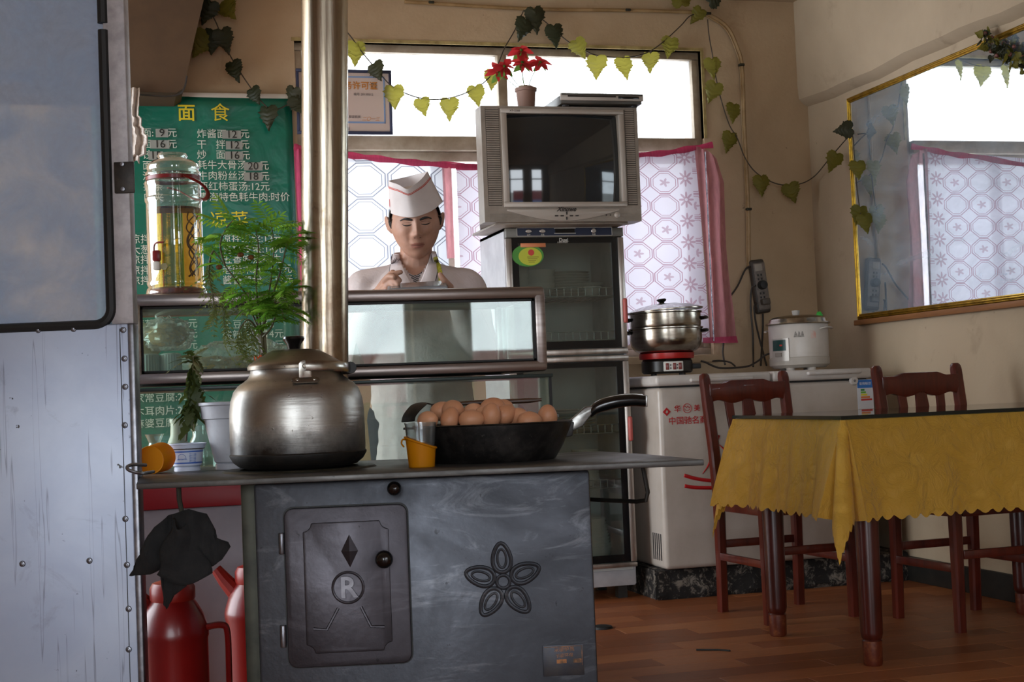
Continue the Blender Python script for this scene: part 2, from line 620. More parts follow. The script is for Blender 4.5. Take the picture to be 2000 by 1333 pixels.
# ------------------------------------------------------------------ metal door in the left foreground
DD = 3.15
dorig = atd(263, 700, DD)
door = thing('door_1', 'pale blue grey riveted metal door with a dusty rubber sealed window', 'door', (dorig.x, dorig.y, 0), -YAW, kind='structure')
_dr = Vector((math.cos(YAW), -math.sin(YAW), 0))
def dl(px, py):
    p = atd(px, py, DD)
    return ((p-dorig).dot(_dr), p.z)
def door_metal(name, c1, c2, c3, scr=1.0, metal=0.3, rough=0.42):
    t = NT(name)
    v = t.coord('Object')
    n1 = t.ramp(t.noise(v, 3.5, 6, 0.6, 0.6), [(0.35, 0.0), (0.68, 1.0)])
    col = t.mix(n1, hexc(c1), hexc(c2))
    sm = t.ramp(t.noise(v, 7, 6, 0.7, 1.0), [(0.60, 0.0), (0.75, 1.0)])
    col = t.mix(t.math('MULTIPLY', sm, 0.65), col, hexc(c3))
    sp = t.ramp(t.noise(v, 45, 3, 0.7), [(0.69, 0.0), (0.73, 1.0)])
    mk = t.ramp(t.noise(v, 5, 3, 0.6), [(0.45, 0.0), (0.6, 1.0)])
    col = t.mix(t.math('MULTIPLY', sp, mk), col, hexc('#2c2725'))
    # long thin scratches
    for i, (rz, sc) in enumerate(((0.25, 9.0), (-0.35, 7.0), (1.0, 6.0))):
        vs = t.coord('Object', (sc*8, 1, sc*0.22), (0, rz, 0), (i*3.1, 0, i*1.7))
        s1 = t.ramp(t.noise(vs, 1.0, 2, 0.4), [(0.66, 0.0), (0.675, 1.0), (0.69, 0.0)])
        col = t.mix(t.math('MULTIPLY', s1, 0.55*scr), col, hexc('#4b4a50'))
    t.set(color=col, rough=rough, metal=metal, spec=0.5)
    t.bump(t.noise(v, 2.2, 4, 0.5), 0.25, 0.02)
    return t.m
M_DOOR = door_metal('door_sheet_metal', '#a9b0c0', '#98a0b4', '#7c7f8c')
M_DOORF = M('door_frame_paint', '#b3aeb0', 0.5, 0.2, '#9b9698', 30, bump=0.1)
M_STEEL = M('bare_steel', '#8b8b90', 0.35, 0.9, '#6a6a70', 30)
DW, DH = 0.95, 2.1
gx, gz = dl(217, 634)           # centre of the gasket's corner
wx, wz = gx, gz                 # window hole right / bottom edge
b = MB()
b.box((-DW, 0.0, wz), (-DW+0.06, 0.04, DH))
b.box((wx, 0.0, wz), (0, 0.04, DH), 0.003)
b.box((-DW, 0.0, DH-0.07), (0, 0.04, DH))
part('frame', b, M_DOORF, door)
zsp = dl(100, 636)[1]
part('sheet_panel', MB().box((-DW, -0.004, 0.02), (-0.012, 0.036, wz-0.0), 0.003), M_DOOR, door)
part('edge_strip', MB().box((-0.014, -0.002, 0.02), (0.0, 0.04, wz), 0.003), M_STEEL, door)
part('seam', MB().box((-0.03, -0.0052, 0.03), (-0.0285, -0.003, wz-0.01)), M_RUBBER, door)
# rubber gasket with a rounded lower corner
path = []
rc = 0.035
for k in range(9):
    a = -PI/2 + (PI/2)*k/8
    path.append((wx-rc+rc*math.cos(a), wz+rc+rc*math.sin(a)))
pts = [(-DW+0.06, wz)] + path
part('gasket', MB().tube([(x, 0.0, z) for x, z in pts] + [(wx, 0.0, dl(212, 52)[1])], 0.011, 8, flat=1.0), M_RUBBER, door)
part('gasket', MB().tube([(wx, 0.0, dl(212, 38)[1]), (wx, 0.0, DH-0.06)], 0.011, 8), M_RUBBER, door)
M_DUSTY = thin('dusty_door_glass', '#ffffff', haze=1.15, hazecol='#a9b8cd', hscale=9.0, rough=0.08, refl=1.4)
part('window_pane', MB().box((-DW+0.06, 0.012, wz), (wx, 0.016, DH-0.07)), M_DUSTY, door, label='dusty streaked window pane')
hx0, hz0 = dl(222, 377)
hx1, hz1 = dl(257, 314)
hp = part('hinge_plate', MB().box((hx0, -0.008, hz0), (hx1+0.002, 0.0, hz1), 0.002), M('hinge_black', '#26221f', 0.5, 0.4, '#3a332d', 40), door)
for px, py in ((237, 320), (239, 369)):
    x, z = dl(px, py)
    part('screw', MB().lathe([(0.0, -0.012), (0.0045, -0.0115), (0.0055, -0.008)], (x, 0, z), 12, 'y'), M_STEEL, hp)
rv = MB().lathe([(0.0, -0.0055), (0.003, -0.005), (0.0035, -0.0035), (0.0055, -0.0030), (0.0068, -0.0008), (0.007, 0.001)], (0, 0, 0), 12, 'y').mesh('rivet', M_STEEL, 35)
for px, py in ((75, 645), (144, 643), (241, 645), (244, 701), (246, 756), (246, 831), (249, 1013), (50, 1100), (180, 1094), (253, 1102), (257, 1187), (258, 1265), (5, 644)):
    x, z = dl(px, py)
    link('rivet', rv, door, (x, -0.004, z))
# fixed panel the door belongs to
struct('wall_partition', MB().box((-2.3, dorig.y+0.25, 0), (dorig.x-DW*0.98, dorig.y+0.31, DH)), M_WALL, 'plain partition beyond the metal door')
# ------------------------------------------------------------------ cast stove
SA = math.radians(-12.8)
so = onz(266, 945, 0.72)
SO = Vector((so.x, so.y, 0))
su = Vector((math.cos(SA), math.sin(SA), 0))
sv = Vector((-math.sin(SA), math.cos(SA), 0))
def sl(px, py, ly=0.045):
    """pixel -> (lx, z) on the stove's front plane"""
    d = ray(px, py)
    o = CP - SO
    k = (ly - o.dot(sv))/d.dot(sv)
    p = CP + d*k
    return ((p-SO).dot(su), p.z)
def sz(px, py, z):
    p = onz(px, py, z)
    return ((p-SO).dot(su), (p-SO).dot(sv))
def stove_metal(name, c1, c2, c3):
    t = NT(name)
    v = t.coord('Object')
    n1 = t.ramp(t.noise(v, 4.0, 7, 0.65, 0.8), [(0.36, 0.0), (0.66, 1.0)])
    col = t.mix(n1, hexc(c1), hexc(c2))
    wipe = t.ramp(t.noise(t.coord('Object', (2.2, 1, 9), (0, 0.35, 0)), 1.6, 8, 0.7, 1.4), [(0.55, 0.0), (0.72, 1.0)])
    col = t.mix(t.math('MULTIPLY', wipe, 0.5), col, hexc(c3))
    sp = t.ramp(t.noise(v, 40, 3, 0.7), [(0.68, 0.0), (0.73, 1.0)])
    col = t.mix(t.math('MULTIPLY', sp, 0.6), col, hexc('#1d1b1c'))
    t.set(color=col, rough=t.ramp(n1, [(0, 0.36), (1, 0.52)]), metal=0.75)
    t.bump(t.math('ADD', t.noise(v, 5, 4, 0.5), t.math('MULTIPLY', t.noise(v, 70, 3, 0.6), 0.15)), 0.3, 0.01)
    return t.m
M_STOVE = stove_metal('stove_blued_steel', '#47494f', '#393b40', '#7e7f84')
M_STDOOR = stove_metal('stove_door_steel', '#454247', '#3a373b', '#625f65')
M_PLATE = stove_metal('stove_top_plate', '#5a5856', '#4a4846', '#7c7a76')
M_DARK = M('dark_olive_steel', '#37362c', 0.5, 0.6, '#26251e', 18)
M_BAKE = M('black_bakelite', '#0c0c0d', 0.18, 0, coat=0.3)
stove = thing('stove', 'grey steel coal stove with pressed flower and round knobs', 'stove', (SO.x, SO.y, 0), SA)
BL, BR_, BY0, BY1 = sl(497, 1000)[0], sl(1151, 920)[0], 0.045, 0.56
ZP = 0.72
b = MB().box((BL, BY0, 0.03), (BR_, BY1, ZP-0.014), 0.006)
part('body', b, M_STOVE, stove)
part('side_post', MB().box((sl(471, 1000, 0.07)[0], 0.07, 0.0), (BL+0.002, 0.11, ZP-0.014), 0.003), M_DARK, stove)
part('base', MB().box((BL+0.01, BY0+0.02, 0.0), (BR_-0.01, BY1-0.02, 0.03)), M_DARK, stove)
# top plate
c = [sz(266, 945, ZP), sz(1375, 898, ZP), sz(1312, 892, ZP), sz(1256, 887, ZP), sz(1171, 882, ZP), sz(282, 917, ZP)]
part('top_plate', MB().prism([(x, yy) for x, yy in c], ZP-0.012, ZP, 0.002), M_PLATE, stove, label='wide dark steel top plate')
ringc = sz(585, 917, ZP)
part('burner_ring', MB().lathe([(0.13, 0.0), (0.13, 0.004), (0.165, 0.004), (0.17, 0.0)], (ringc[0], ringc[1], ZP), 40), M_DARK, stove)
# oven door
TL, TR, BRc, BLc = sl(556, 993), sl(796, 985), sl(803, 1288), sl(564, 1310)
x0, x1 = (TL[0]+BLc[0])/2, (TR[0]+BRc[0])/2
z1, z0 = (TL[1]+TR[1])/2, (BRc[1]+BLc[1])/2
def rrect(x0, z0, x1, z1, r, n=5):
    out = []
    for cx, cz, a in ((x1-r, z1-r, 0), (x0+r, z1-r, PI/2), (x0+r, z0+r, PI), (x1-r, z0+r, 1.5*PI)):
        for k in range(n+1):
            t = a+PI/2*k/n
            out.append((cx+r*math.cos(t), cz+r*math.sin(t)))
    return out
def loop_tube(mb, pts, y, r, seg=8):
    mb.tube([(p[0], y, p[1]) for p in pts], r, seg, closed=True, up=(0, 1, 0))
    return mb
sd = part('oven_door', MB().prism(rrect(x0, z0, x1, z1, 0.018), BY0-0.013, BY0+0.001, 0.004, plane='xz'), M_STDOOR, stove, smooth=40)
part('door_gap', MB().prism(rrect(x0-0.003, z0-0.003, x1+0.003, z1+0.003, 0.02), BY0-0.002, BY0+0.001, plane='xz'), M_RUBBER, stove)
yd = BY0-0.013
iw0, iz1 = sl(592, 1022); iw1, iz0 = sl(768, 1268)
nn = 0.017
def notched(a0, c0, a1, c1, n):
    out = []
    for cx, cz, s in ((a1, c1, PI), (a0, c1, 1.5*PI), (a0, c0, 0.0), (a1, c0, PI/2)):
        arc = [(cx+n*math.cos(s+PI/2*k/5), cz+n*math.sin(s+PI/2*k/5)) for k in range(6)]
        out += arc[::-1]
    return out
outl = notched(iw0, iz0, iw1, iz1, nn)
part('raised_panel', MB().prism(outl, yd-0.005, yd, 0.003, plane='xz'), M_STDOOR, sd, smooth=40)
ypn = yd-0.005
dcx, dcz = sl(684, 1075)
b = MB()
b.add([(dcx-0.017, ypn, dcz), (dcx, ypn, dcz+0.033), (dcx+0.017, ypn, dcz), (dcx, ypn, dcz-0.033), (dcx, ypn-0.008, dcz)], [[0, 4, 1], [1, 4, 2], [2, 4, 3], [3, 4, 0]])
part('diamond', b, M_STDOOR, sd, smooth=0)
rcx, rcz = sl(681, 1146)
rr = 0.0305
part('ring', loop_tube(MB(), [(rcx+rr*math.cos(a*PI/16), rcz+rr*math.sin(a*PI/16)) for a in range(32)], ypn, 0.0028), M_STDOOR, sd)
M_RELIEF = M('pale_relief_steel', '#77757a', 0.4, 0.75, '#5d5b60', 40)  # paler than the door so the pressed letter stands out
text('letter', 'R', 0.058, M_RELIEF, sd, (rcx+0.001, ypn-0.003, rcz-0.001), ext=0.0035, bold=0.0012)
p1, p2, p3, p4 = sl(662, 1186), sl(706, 1183), sl(726, 1222), sl(640, 1228)
pa, pb = sl(614, 1226), sl(752, 1222)
for ch_ in ((p1, p4, pa), (p2, p3, pb)):
    part('relief', MB().tube([(q[0], ypn, q[1]) for q in ch_], 0.003, 6), M_STDOOR, sd)
kx, kz = sl(752, 1088)
part('knob', MB().lathe([(0.0, -0.052), (0.008, -0.051), (0.015, -0.046), (0.018, -0.038), (0.0175, -0.031), (0.013, -0.023), (0.007, -0.018), (0.007, 0.0)], (kx, yd, kz), 20, 'y'), M_BAKE, sd)
for px, py, h in ((548, 1062, 0.042), (551, 1243, 0.044)):
    hx, hz = sl(px, py)
    part('hinge', MB().lathe([(0.0055, -h/2), (0.0065, -h/2+0.002), (0.0065, h/2-0.002), (0.0055, h/2)], (hx+0.003, BY0-0.006, hz), 10), M_STEEL, sd)
# damper knob
kx, kz = sl(771, 953)
part('damper_knob', MB().lathe([(0.0, -0.048), (0.006, -0.047), (0.012, -0.042), (0.0145, -0.034), (0.0125, -0.025), (0.006, -0.02), (0.004, -0.018), (0.004, 0.0)], (kx, BY0, kz), 18, 'y'), M_BAKE, stove)
# pressed flower
fcx, fcz = sl(983, 1137)
fl = MB()
pr = sl(983+75, 1137)[0]-fcx
for k in range(5):
    a = PI/2+2*PI*k/5+0.03
    ca, sa = math.cos(a), math.sin(a)
    out = []
    inn = []
    for i in range(24):
        t = 2*PI*i/24
        along = 0.62*pr + 0.38*pr*math.cos(t)
        wide = 0.235*pr*math.sin(t)*(1.0-0.25*math.cos(t)) if True else 0
        out.append((fcx+along*ca-wide*sa, fcz+along*sa+wide*ca))
        al2 = 0.60*pr + 0.24*pr*math.cos(t)
        w2 = 0.115*pr*math.sin(t)
        inn.append((fcx+al2*ca-w2*sa, fcz+al2*sa+w2*ca))
    loop_tube(fl, out, BY0, 0.0042)
    loop_tube(fl, inn, BY0, 0.0026)
loop_tube(fl, [(fcx+0.17*pr*math.cos(i*PI/12), fcz+0.17*pr*math.sin(i*PI/12)) for i in range(24)], BY0, 0.0035)
part('flower_emblem', fl, M_STOVE, stove, label='pressed five petal flower')
# maker's plate
q0, q1 = sl(1062, 1322), sl(1139, 1258)
M_BRASS = M('worn_copper_print', '#8a5a35', 0.45, 0.6, '#4a3526', 60, 0.45, 0.6)
np_ = part('rating_plate', MB().box((q0[0], BY0-0.0025, q0[1]), (q1[0], BY0, q1[1]), 0.0005), M('rating_plate_dark', '#2f3038', 0.45, 0.5, '#3e3a3a', 40), stove)
b = MB()
for a0, c0, a1, c1 in ((q0[0]+.003, q1[1]-.004, q1[0]-.003, q1[1]-.003), (q1[0]-.004, q0[1]+.02, q1[0]-.003, q1[1]-.003)):
    b.box((a0, BY0-0.003, c0), (a1, BY0-0.0022, c1))
part('border', b, M_BRASS, np_)
mx, mz = (q0[0]+q1[0])/2, (q0[1]+q1[1])/2
text('lettering', '采暖炉具', 0.0105, M_BRASS, np_, (mx+0.002, BY0-0.003, mz+0.021), ext=0.0002)
text('lettering', '节能环保', 0.009, M_BRASS, np_, (mx+0.002, BY0-0.003, mz+0.009), ext=0.0002)
part('print_block', MB().box((mx-0.014, BY0-0.003, mz-0.006), (mx+0.006, BY0-0.0022, mz+0.002)).box((mx+0.02, BY0-0.003, mz-0.006), (mx+0.036, BY0-0.0022, mz+0.002)), M_BRASS, np_)
for px, py in ((983, 917), (995, 917)):
    x, z = sl(px, py)
    link('rivet', rv, stove, (x, BY0-0.001, z-0.003))
# towel rail on the right, lifting loop on the left
a = sz(1258, 905, ZP-0.012)
zb = 0.634
A = Vector((a[0]-0.02, 0.07, ZP-0.012)); B = Vector((a[0]-0.012, 0.07, zb)); Cc = Vector((BR_, 0.30, zb-0.004))
part('rail', MB().tube([A, B+Vector((0, 0, 0.02)), B+Vector((-0.004, 0.004, 0.004)), B+Vector((-0.02, 0.03, 0)), Cc], 0.0045, 8), M_BLACK, stove)
hl = [atd(285, 909, 2.93), atd(262, 908, 2.9), atd(249, 912, 2.88), atd(252, 919, 2.87), atd(275, 925, 2.88), atd(300, 922, 2.93)]
hl = [Vector(((p-SO).dot(su), (p-SO).dot(sv), p.z)) for p in hl]
part('lifting_loop', MB().tube(catmull(hl, 5), 0.0035, 8), M_STEEL, stove)

# ------------------------------------------------------------------ stovepipe
def pipe_steel():
    t = NT('stovepipe_stainless')
    v = t.coord('Object', (14, 14, 0.5))
    n = t.noise(v, 2.0, 5, 0.6)
    v2 = t.coord('Object')
    gr = t.ramp(t.noise(v2, 30, 4, 0.7), [(0.6, 0.0), (0.75, 1.0)])
    col = t.mix(t.ramp(n, [(0.35, 0.0), (0.65, 1.0)]), hexc('#c3b8a4'), hexc('#8f8270'))
    sp = t.new('ShaderNodeSeparateXYZ')
    t.link(v2, sp.inputs[0])
    heat = t.ramp(t.math('ADD', t.math('MULTIPLY', sp.outputs[2], -2.4), t.math('MULTIPLY', n, 0.35)), [(0.0, 0.0), (0.0001, 0.0), (1.0, 0.0)])
    rust = t.ramp(t.math('SUBTRACT', t.math('ADD', t.noise(v2, 9, 5, 0.7), 0.22), t.math('MULTIPLY', sp.outputs[2], 0.55)), [(0.45, 0.0), (0.7, 1.0)])
    col = t.mix(t.math('MULTIPLY', rust, 0.7), col, hexc('#6b4a2c'))
    col = t.mix(t.math('MULTIPLY', gr, 0.35), col, hexc('#3f352a'))
    t.set(color=col, rough=0.24, metal=1.0)
    t.bump(n, 0.12, 0.01)
    return t.m
pb_ = onz(635, 906, ZP+0.002)
pt = atd(634, -60, 3.45)
rp = 0.0545
ax = (Vector((pt.x, pt.y, pt.z)) - pb_)
pt = pb_ + ax*((ZC-pb_.z)/ax.z)
pipe = thing('stovepipe', 'tall shiny stainless stovepipe rising from the coal stove', 'stovepipe', (pb_.x, pb_.y, pb_.z))
tp = pt-pb_
b = MB()
n = 40
b.tube([tp*(i/n) for i in range(n+1)], [rp*(1+0.004*math.sin(i*1.7)) for i in range(n+1)], 36)
part('tube', b, pipe_steel(), pipe)
part('collar', MB().lathe([(rp+0.001, 0.0), (rp+0.012, 0.0), (rp+0.012, 0.018), (rp+0.004, 0.03), (rp+0.001, 0.03)], (0, 0, 0), 32), M_DARK, pipe)
# ------------------------------------------------------------------ things on the stove
def worn_alu(name, c1, c2, soot=True, z_soot=0.07, rough=0.38):
    t = NT(name)
    v = t.coord('Object')
    n1 = t.ramp(t.noise(v, 10, 6, 0.65, 0.5), [(0.35, 0.0), (0.7, 1.0)])
    col = t.mix(n1, hexc(c1), hexc(c2))
    sp = t.ramp(t.noise(v, 75, 3, 0.75), [(0.66, 0.0), (0.73, 1.0)])
    col = t.mix(t.math('MULTIPLY', sp, 0.6), col, hexc('#2e2620'))
    vb = t.coord('Object', (1, 1, 12))
    if soot:
        s = t.new('ShaderNodeSeparateXYZ')
        t.link(v, s.inputs[0])
        h = t.math('ADD', t.math('DIVIDE', s.outputs[2], z_soot), t.math('MULTIPLY', t.math('SUBTRACT', t.noise(v, 9, 6, 0.7), 0.5), 1.1))
        so_ = t.ramp(h, [(0.35, 1.0), (0.75, 0.55), (1.15, 0.0)])
        col = t.mix(so_, col, hexc('#1a120c'))
        met = t.math('SUBTRACT', 1.0, t.math('MULTIPLY', so_, 0.85))
        t.set(metal=met)
    else:
        t.set(metal=0.95)
    t.set(color=col, rough=rough)
    t.bump(t.math('ADD', t.noise(vb, 9, 4, 0.6), t.math('MULTIPLY', sp, 0.6)), 0.18, 0.004)
    return t.m
M_KET = worn_alu('kettle_aluminium', '#b3b0ab', '#94918b', True, 0.105)
M_KETL = worn_alu('kettle_lid_aluminium', '#8d8478', '#746a5f', False)
M_SOOT = M('soot_black', '#100d0b', 0.55, 0.1, '#1e1813', 30, bump=0.4, bscale=50)
M_CHROME = M('bright_steel', '#b9b5ad', 0.25, 1.0, '#8c877e', 25)
kc = onz(584, 917.5, ZP)
kettle = thing('kettle', 'large worn aluminium kettle with sooty base on the stove', 'kettle', (kc.x, kc.y, ZP+0.004), -YAW)
KS = 0.00112                               # metres per pixel at the kettle
R_ = 133*KS
part('body', MB().lathe([(0.0, 0.03), (R_*0.985, 0.03), (R_*0.99, 0.05), (R_*0.99, 0.09), (R_*0.985, 0.13), (R_*0.965, 0.155), (R_*0.92, 0.176), (R_*0.85, 0.19), (R_*0.76, 0.199), (R_*0.70, 0.206), (R_*0.665, 0.217), (R_*0.655, 0.228), (R_*0.645, 0.228), (0.0, 0.226)], (0, 0, 0), 64), M_KET, kettle)
part('base', MB().lathe([(0.0, 0.0), (R_*0.72, 0.0), (R_*0.86, 0.006), (R_*0.95, 0.017), (R_*1.0, 0.03), (R_*1.005, 0.034), (R_*0.985, 0.037), (0.0, 0.037)], (0, 0, 0), 64), M_SOOT, kettle, label='soot blackened base')
lid = part('lid', MB().lathe([(0.0, 0.225), (R_*0.70, 0.225), (R_*0.705, 0.231), (R_*0.69, 0.236), (R_*0.66, 0.240), (R_*0.60, 0.246), (R_*0.42, 0.262), (R_*0.34, 0.268), (R_*0.2, 0.270), (0.0, 0.270)], (0, 0, 0), 48), M_KETL, kettle)
part('knob', MB().lathe([(0.012, 0.268), (0.014, 0.272), (0.0165, 0.282), (0.0225, 0.290), (0.0245, 0.294), (0.0235, 0.299), (0.012, 0.301), (0.0, 0.3005)], (-0.002, 0, 0), 24), M_BAKE, lid)
# pivot brackets, bail handle folded down to the right
def kpol(r, a, z):
    return Vector((r*math.cos(a), r*math.sin(a), z))
for s, a in ((1, math.radians(-72)), (-1, math.radians(108))):
    c0, tn = kpol(R_*0.80, a, 0.196), Vector((-math.sin(a), math.cos(a), 0))
    on = kpol(1, a, 0)
    mtx = Matrix((tn, Vector((0, 0, 1))-on*0.9, on)).transposed()
    mtx = Matrix((tn, (Vector((0, 0, 1))-on*0.75).normalized(), (on+Vector((0, 0, 0.75))).normalized())).transposed().to_4x4()
    mtx.translation = c0+on*0.004+Vector((0, 0, 0.0))
    b = MB(); b.xf = mtx
    foot = []
    for i in range(28):
        t = 2*PI*i/28
        x = 0.03*math.cos(t)
        foot.append((x, 0.011*math.sin(t)*(0.72+0.5*abs(math.cos(t))**2)))
    b.prism(foot, 0.0, 0.003, 0.0008)
    br = part('bracket', b, M_KETL, kettle)
    for dx in (-0.018, 0.018):
        q = MB(); q.xf = mtx
        q.ball((dx, 0, 0.003), (0.0042, 0.0042, 0.0028), 10, 6)
        part('rivet', q, M_CHROME, br)
    b = MB()
    top = kpol(R_*0.77, a, 0.236)
    m2 = Matrix((tn, Vector((0, 0, 1)), on)).transposed().to_4x4()
    m2.translation = kpol(R_*0.80, a, 0.218)
    b.xf = m2
    lug = [(-0.0135, -0.018), (0.0135, -0.018), (0.0135, 0.012)] + [(0.0135*math.cos(PI*k/8), 0.012+0.0115*math.sin(PI*k/8)) for k in range(1, 8)] + [(-0.0135, 0.012)]
    b.prism(lug, -0.0015, 0.0025, 0.0006)
    lg = part('lug', b, M_CHROME, kettle)
    q = MB(); q.xf = m2
    q.lathe([(0.0, 0.0085), (0.005, 0.0075), (0.006, 0.0025)], (0, 0.010, 0), 12)
    part('pin', q, M_KETL, lg)
bail = []
for k in range(15):
    a = math.radians(-72) + PI*k/14
    r = R_*0.80 + 0.035*math.sin(PI*k/14)
    rr_ = 0.90*R_
    bail.append(Vector((R_*0.247 + (0.80*R_)*math.cos(a)*0.0 + 0, 0, 0)))
bail = []
pa_, pb2 = kpol(R_*0.84, math.radians(-72), 0.229), kpol(R_*0.84, math.radians(108), 0.229)
axd = (pb2-pa_)
mid = (pa_+pb2)/2
outd = Vector((1, 0.32, 0)).normalized()
for k in range(17):
    t = PI*k/16
    bail.append(mid - axd*0.5*math.cos(t) + outd*(0.118*math.sin(t)**0.8) + Vector((0, 0, -0.006*math.sin(t))))
part('handle', MB().tube(bail, 0.0115, 8, flat=0.22, up=(1, 0, 0)), M_CHROME, kettle, label='flat metal bail folded down to one side')
gi = bail[6:11]
part('grip', MB().tube([p+Vector((0.002, 0, 0)) for p in gi], 0.0135, 10), M_RUBBER, kettle)
sp_a = math.radians(150)
part('spout', MB().tube(catmull([kpol(R_*0.9, sp_a, 0.11), kpol(R_*1.12, sp_a, 0.14), kpol(R_*1.25, sp_a, 0.185), kpol(R_*1.38, sp_a, 0.215)], 5), [0.024, 0.023, 0.022, 0.021, 0.020, 0.019, 0.018, 0.017, 0.016, 0.015, 0.015, 0.014, 0.014, 0.013, 0.013, 0.013], 14), M_KETL, kettle)
kettle.scale = (1, 1, 0.965)
for ch in kettle.children:
    if ch.name.startswith('spout'):
        ch.rotation_euler = (0, 0, math.radians(-45))
part('trivet_bar', MB().obox((0.16, -0.02, -0.001), (0.045, 0.016, 0.007), (0, 0, 0.6), 0.001), M_DARK, stove, loc=None) if False else None

# ------------------------------------------------------------------ frying pan with eggs
pc = onz(965, 900, ZP)
PS = 0.00114
pan = thing('frying_pan', 'deep black frying pan heaped with brown eggs', 'pan', (pc.x, pc.y, ZP), -YAW)
RT, RB, PH = 155*PS, 122*PS, 0.083
def castiron():
    t = NT('cast_iron')
    v = t.coord('Object')
    n = t.noise(v, 18, 6, 0.7)
    col = t.mix(t.ramp(n, [(0.45, 0.0), (0.72, 1.0)]), hexc('#161413'), hexc('#3b3633'))
    sp = t.ramp(t.noise(v, 60, 4, 0.8), [(0.64, 0.0), (0.72, 1.0)])
    col = t.mix(t.math('MULTIPLY', sp, 0.5), col, hexc('#6a635e'))
    t.set(color=col, rough=0.48, metal=0.35)
    t.bump(n, 0.25, 0.003)
    return t.m
M_IRON = castiron()
part('body', MB().lathe([(0.0, 0.0), (RB*0.97, 0.0), (RB, 0.003), (RB+(RT-RB)*0.45, 0.03), (RT*0.985, PH-0.012), (RT, PH-0.002), (RT+0.003, PH), (RT, PH+0.002), (RT-0.004, PH-0.001), (RT-0.007, PH-0.015), (RB-0.004, 0.006), (0.0, 0.006)], (0, 0, 0), 64), M_IRON, pan)
part('helper_tab', MB().obox((-RT-0.010, -0.0, PH-0.004), (0.026, 0.03, 0.005), (0, 0, 0), 0.0015), M_IRON, pan)
def pl_(px, py, dy=0.0):
    """pixel -> pan local point at pan-centre depth + dy"""
    p = atd(px, py, (pc-CP).dot(FW)+dy) - Vector((pc.x, pc.y, ZP))
    return Matrix.Rotation(YAW, 3, 'Z') @ p
sock = [pl_(1093, 857), pl_(1105, 822), pl_(1122, 824), pl_(1118, 852)]
part('socket', MB().prism([(p.x, p.z) for p in sock], -0.014, 0.014, 0.003, plane='xz'), M_IRON, pan)
tang = [pl_(1101, 850), pl_(1104, 828), pl_(1122, 813), pl_(1142, 795), pl_(1160, 793), pl_(1176, 797), pl_(1158, 806), pl_(1146, 822), pl_(1139, 832)]
M_TANG = M('brushed_tang', '#9a9894', 0.3, 1.0, '#6d6b68', 40)
hd = part('handle', MB().prism([(p.x, p.z) for p in tang], -0.013, 0.013, 0.003, plane='xz'), M_TANG, pan, label='steel handle tang with black plastic grip')
gp = [pl_(1150, 812), pl_(1162, 799), pl_(1180, 791), pl_(1205, 785), pl_(1235, 782), pl_(1261, 784)]
gr_ = [0.007, 0.0125, 0.0145, 0.0145, 0.0138, 0.0128]
gg = catmull(gp, 4)
part('grip', MB().tube(gg, [gr_[min(i//4, 5)]*(1-(i % 4)/4)+gr_[min(i//4+1, 5)]*((i % 4)/4) for i in range(len(gg))], 12, flat=1.0), M_BAKE, hd)
part('strip', MB().tube([p+Vector((0, 0, 0.0132)) for p in gg[5:-1]], 0.0024, 6), M_TANG, hd)
part('grip_cap', MB().obox(gp[-1]+Vector((0.001, 0, 0)), (0.004, 0.026, 0.026), (0, 0.03, 0), 0.001), M_TANG, hd)
# eggs
def egg_mat():
    t = NT('egg_shell')
    oi = t.new('ShaderNodeObjectInfo')
    n = t.noise(t.coord('Object'), 150, 3, 0.6)
    col = t.mix(oi.outputs['Random'], hexc('#d39c78'), hexc('#b97f5c'))
    col = t.mix(t.math('MULTIPLY', t.ramp(n, [(0.6, 0.0), (0.75, 1.0)]), 0.35), col, hexc('#d8ab8a'))
    t.set(color=col, rough=0.45, spec=0.35)
    return t.m
prof = []
for k in range(15):
    th = PI*k/14
    z = -math.cos(th)
    prof.append((0.0222*math.sin(th)*(1-0.10*z), 0.0285*z))
prof[0] = (0.0, prof[0][1]); prof[-1] = (0.0, prof[-1][1])
egg_me = MB().lathe(prof, (0, 0, 0), 24).mesh('egg', egg_mat(), 80)
eggs = [  # px, py (centre), depth offset, tilt, spin, size, label
    (836, 822, -0.08, 1.4, 0.2, 0.95, 'low brown egg just behind the clear cup rim'),
    (862, 803, 0.02, 1.2, 1.0, 0.95, 'shaded brown egg half hidden at the cup side of the heap'),
    (885, 803, 0.0, 1.5, 0.1, 1.12, 'large brown egg topping the cup side of the heap'),
    (879, 818, -0.075, 0.35, 2.0, 0.92, 'brown egg with a pale tip in front of the largest egg'),
    (921, 820, -0.085, 1.5, 1.3, 1.0, 'pinkish brown egg at the front rim between two higher eggs'),
    (925, 806, 0.03, 1.3, 0.4, 0.95, 'dark brown egg at the back of the gap between the two peaks'),
    (943, 812, -0.02, 1.1, 2.4, 0.9, 'small hidden egg under the highest egg'),
    (962, 797, 0.0, 1.3, 0.9, 1.05, 'highest brown egg in the middle of the heap'),
    (959, 812, -0.07, 0.25, 0.5, 1.0, 'upright pale brown egg at the front middle'),
    (988, 810, -0.03, 1.2, 2.0, 1.0, 'brown egg leaning on the handle side of the upright egg'),
    (980, 798, 0.05, 1.4, 1.1, 0.95, 'brown egg peeking out behind the highest egg'),
    (1012, 816, -0.02, 1.4, 0.3, 1.0, 'brown egg two places from the pan handle'),
    (1034, 823, -0.075, 1.5, 1.5, 0.98, 'low brown egg at the front rim near the pan handle'),
    (1069, 815, -0.02, 0.35, 0.0, 1.02, 'round brown egg standing alone beside the pan handle'),
]
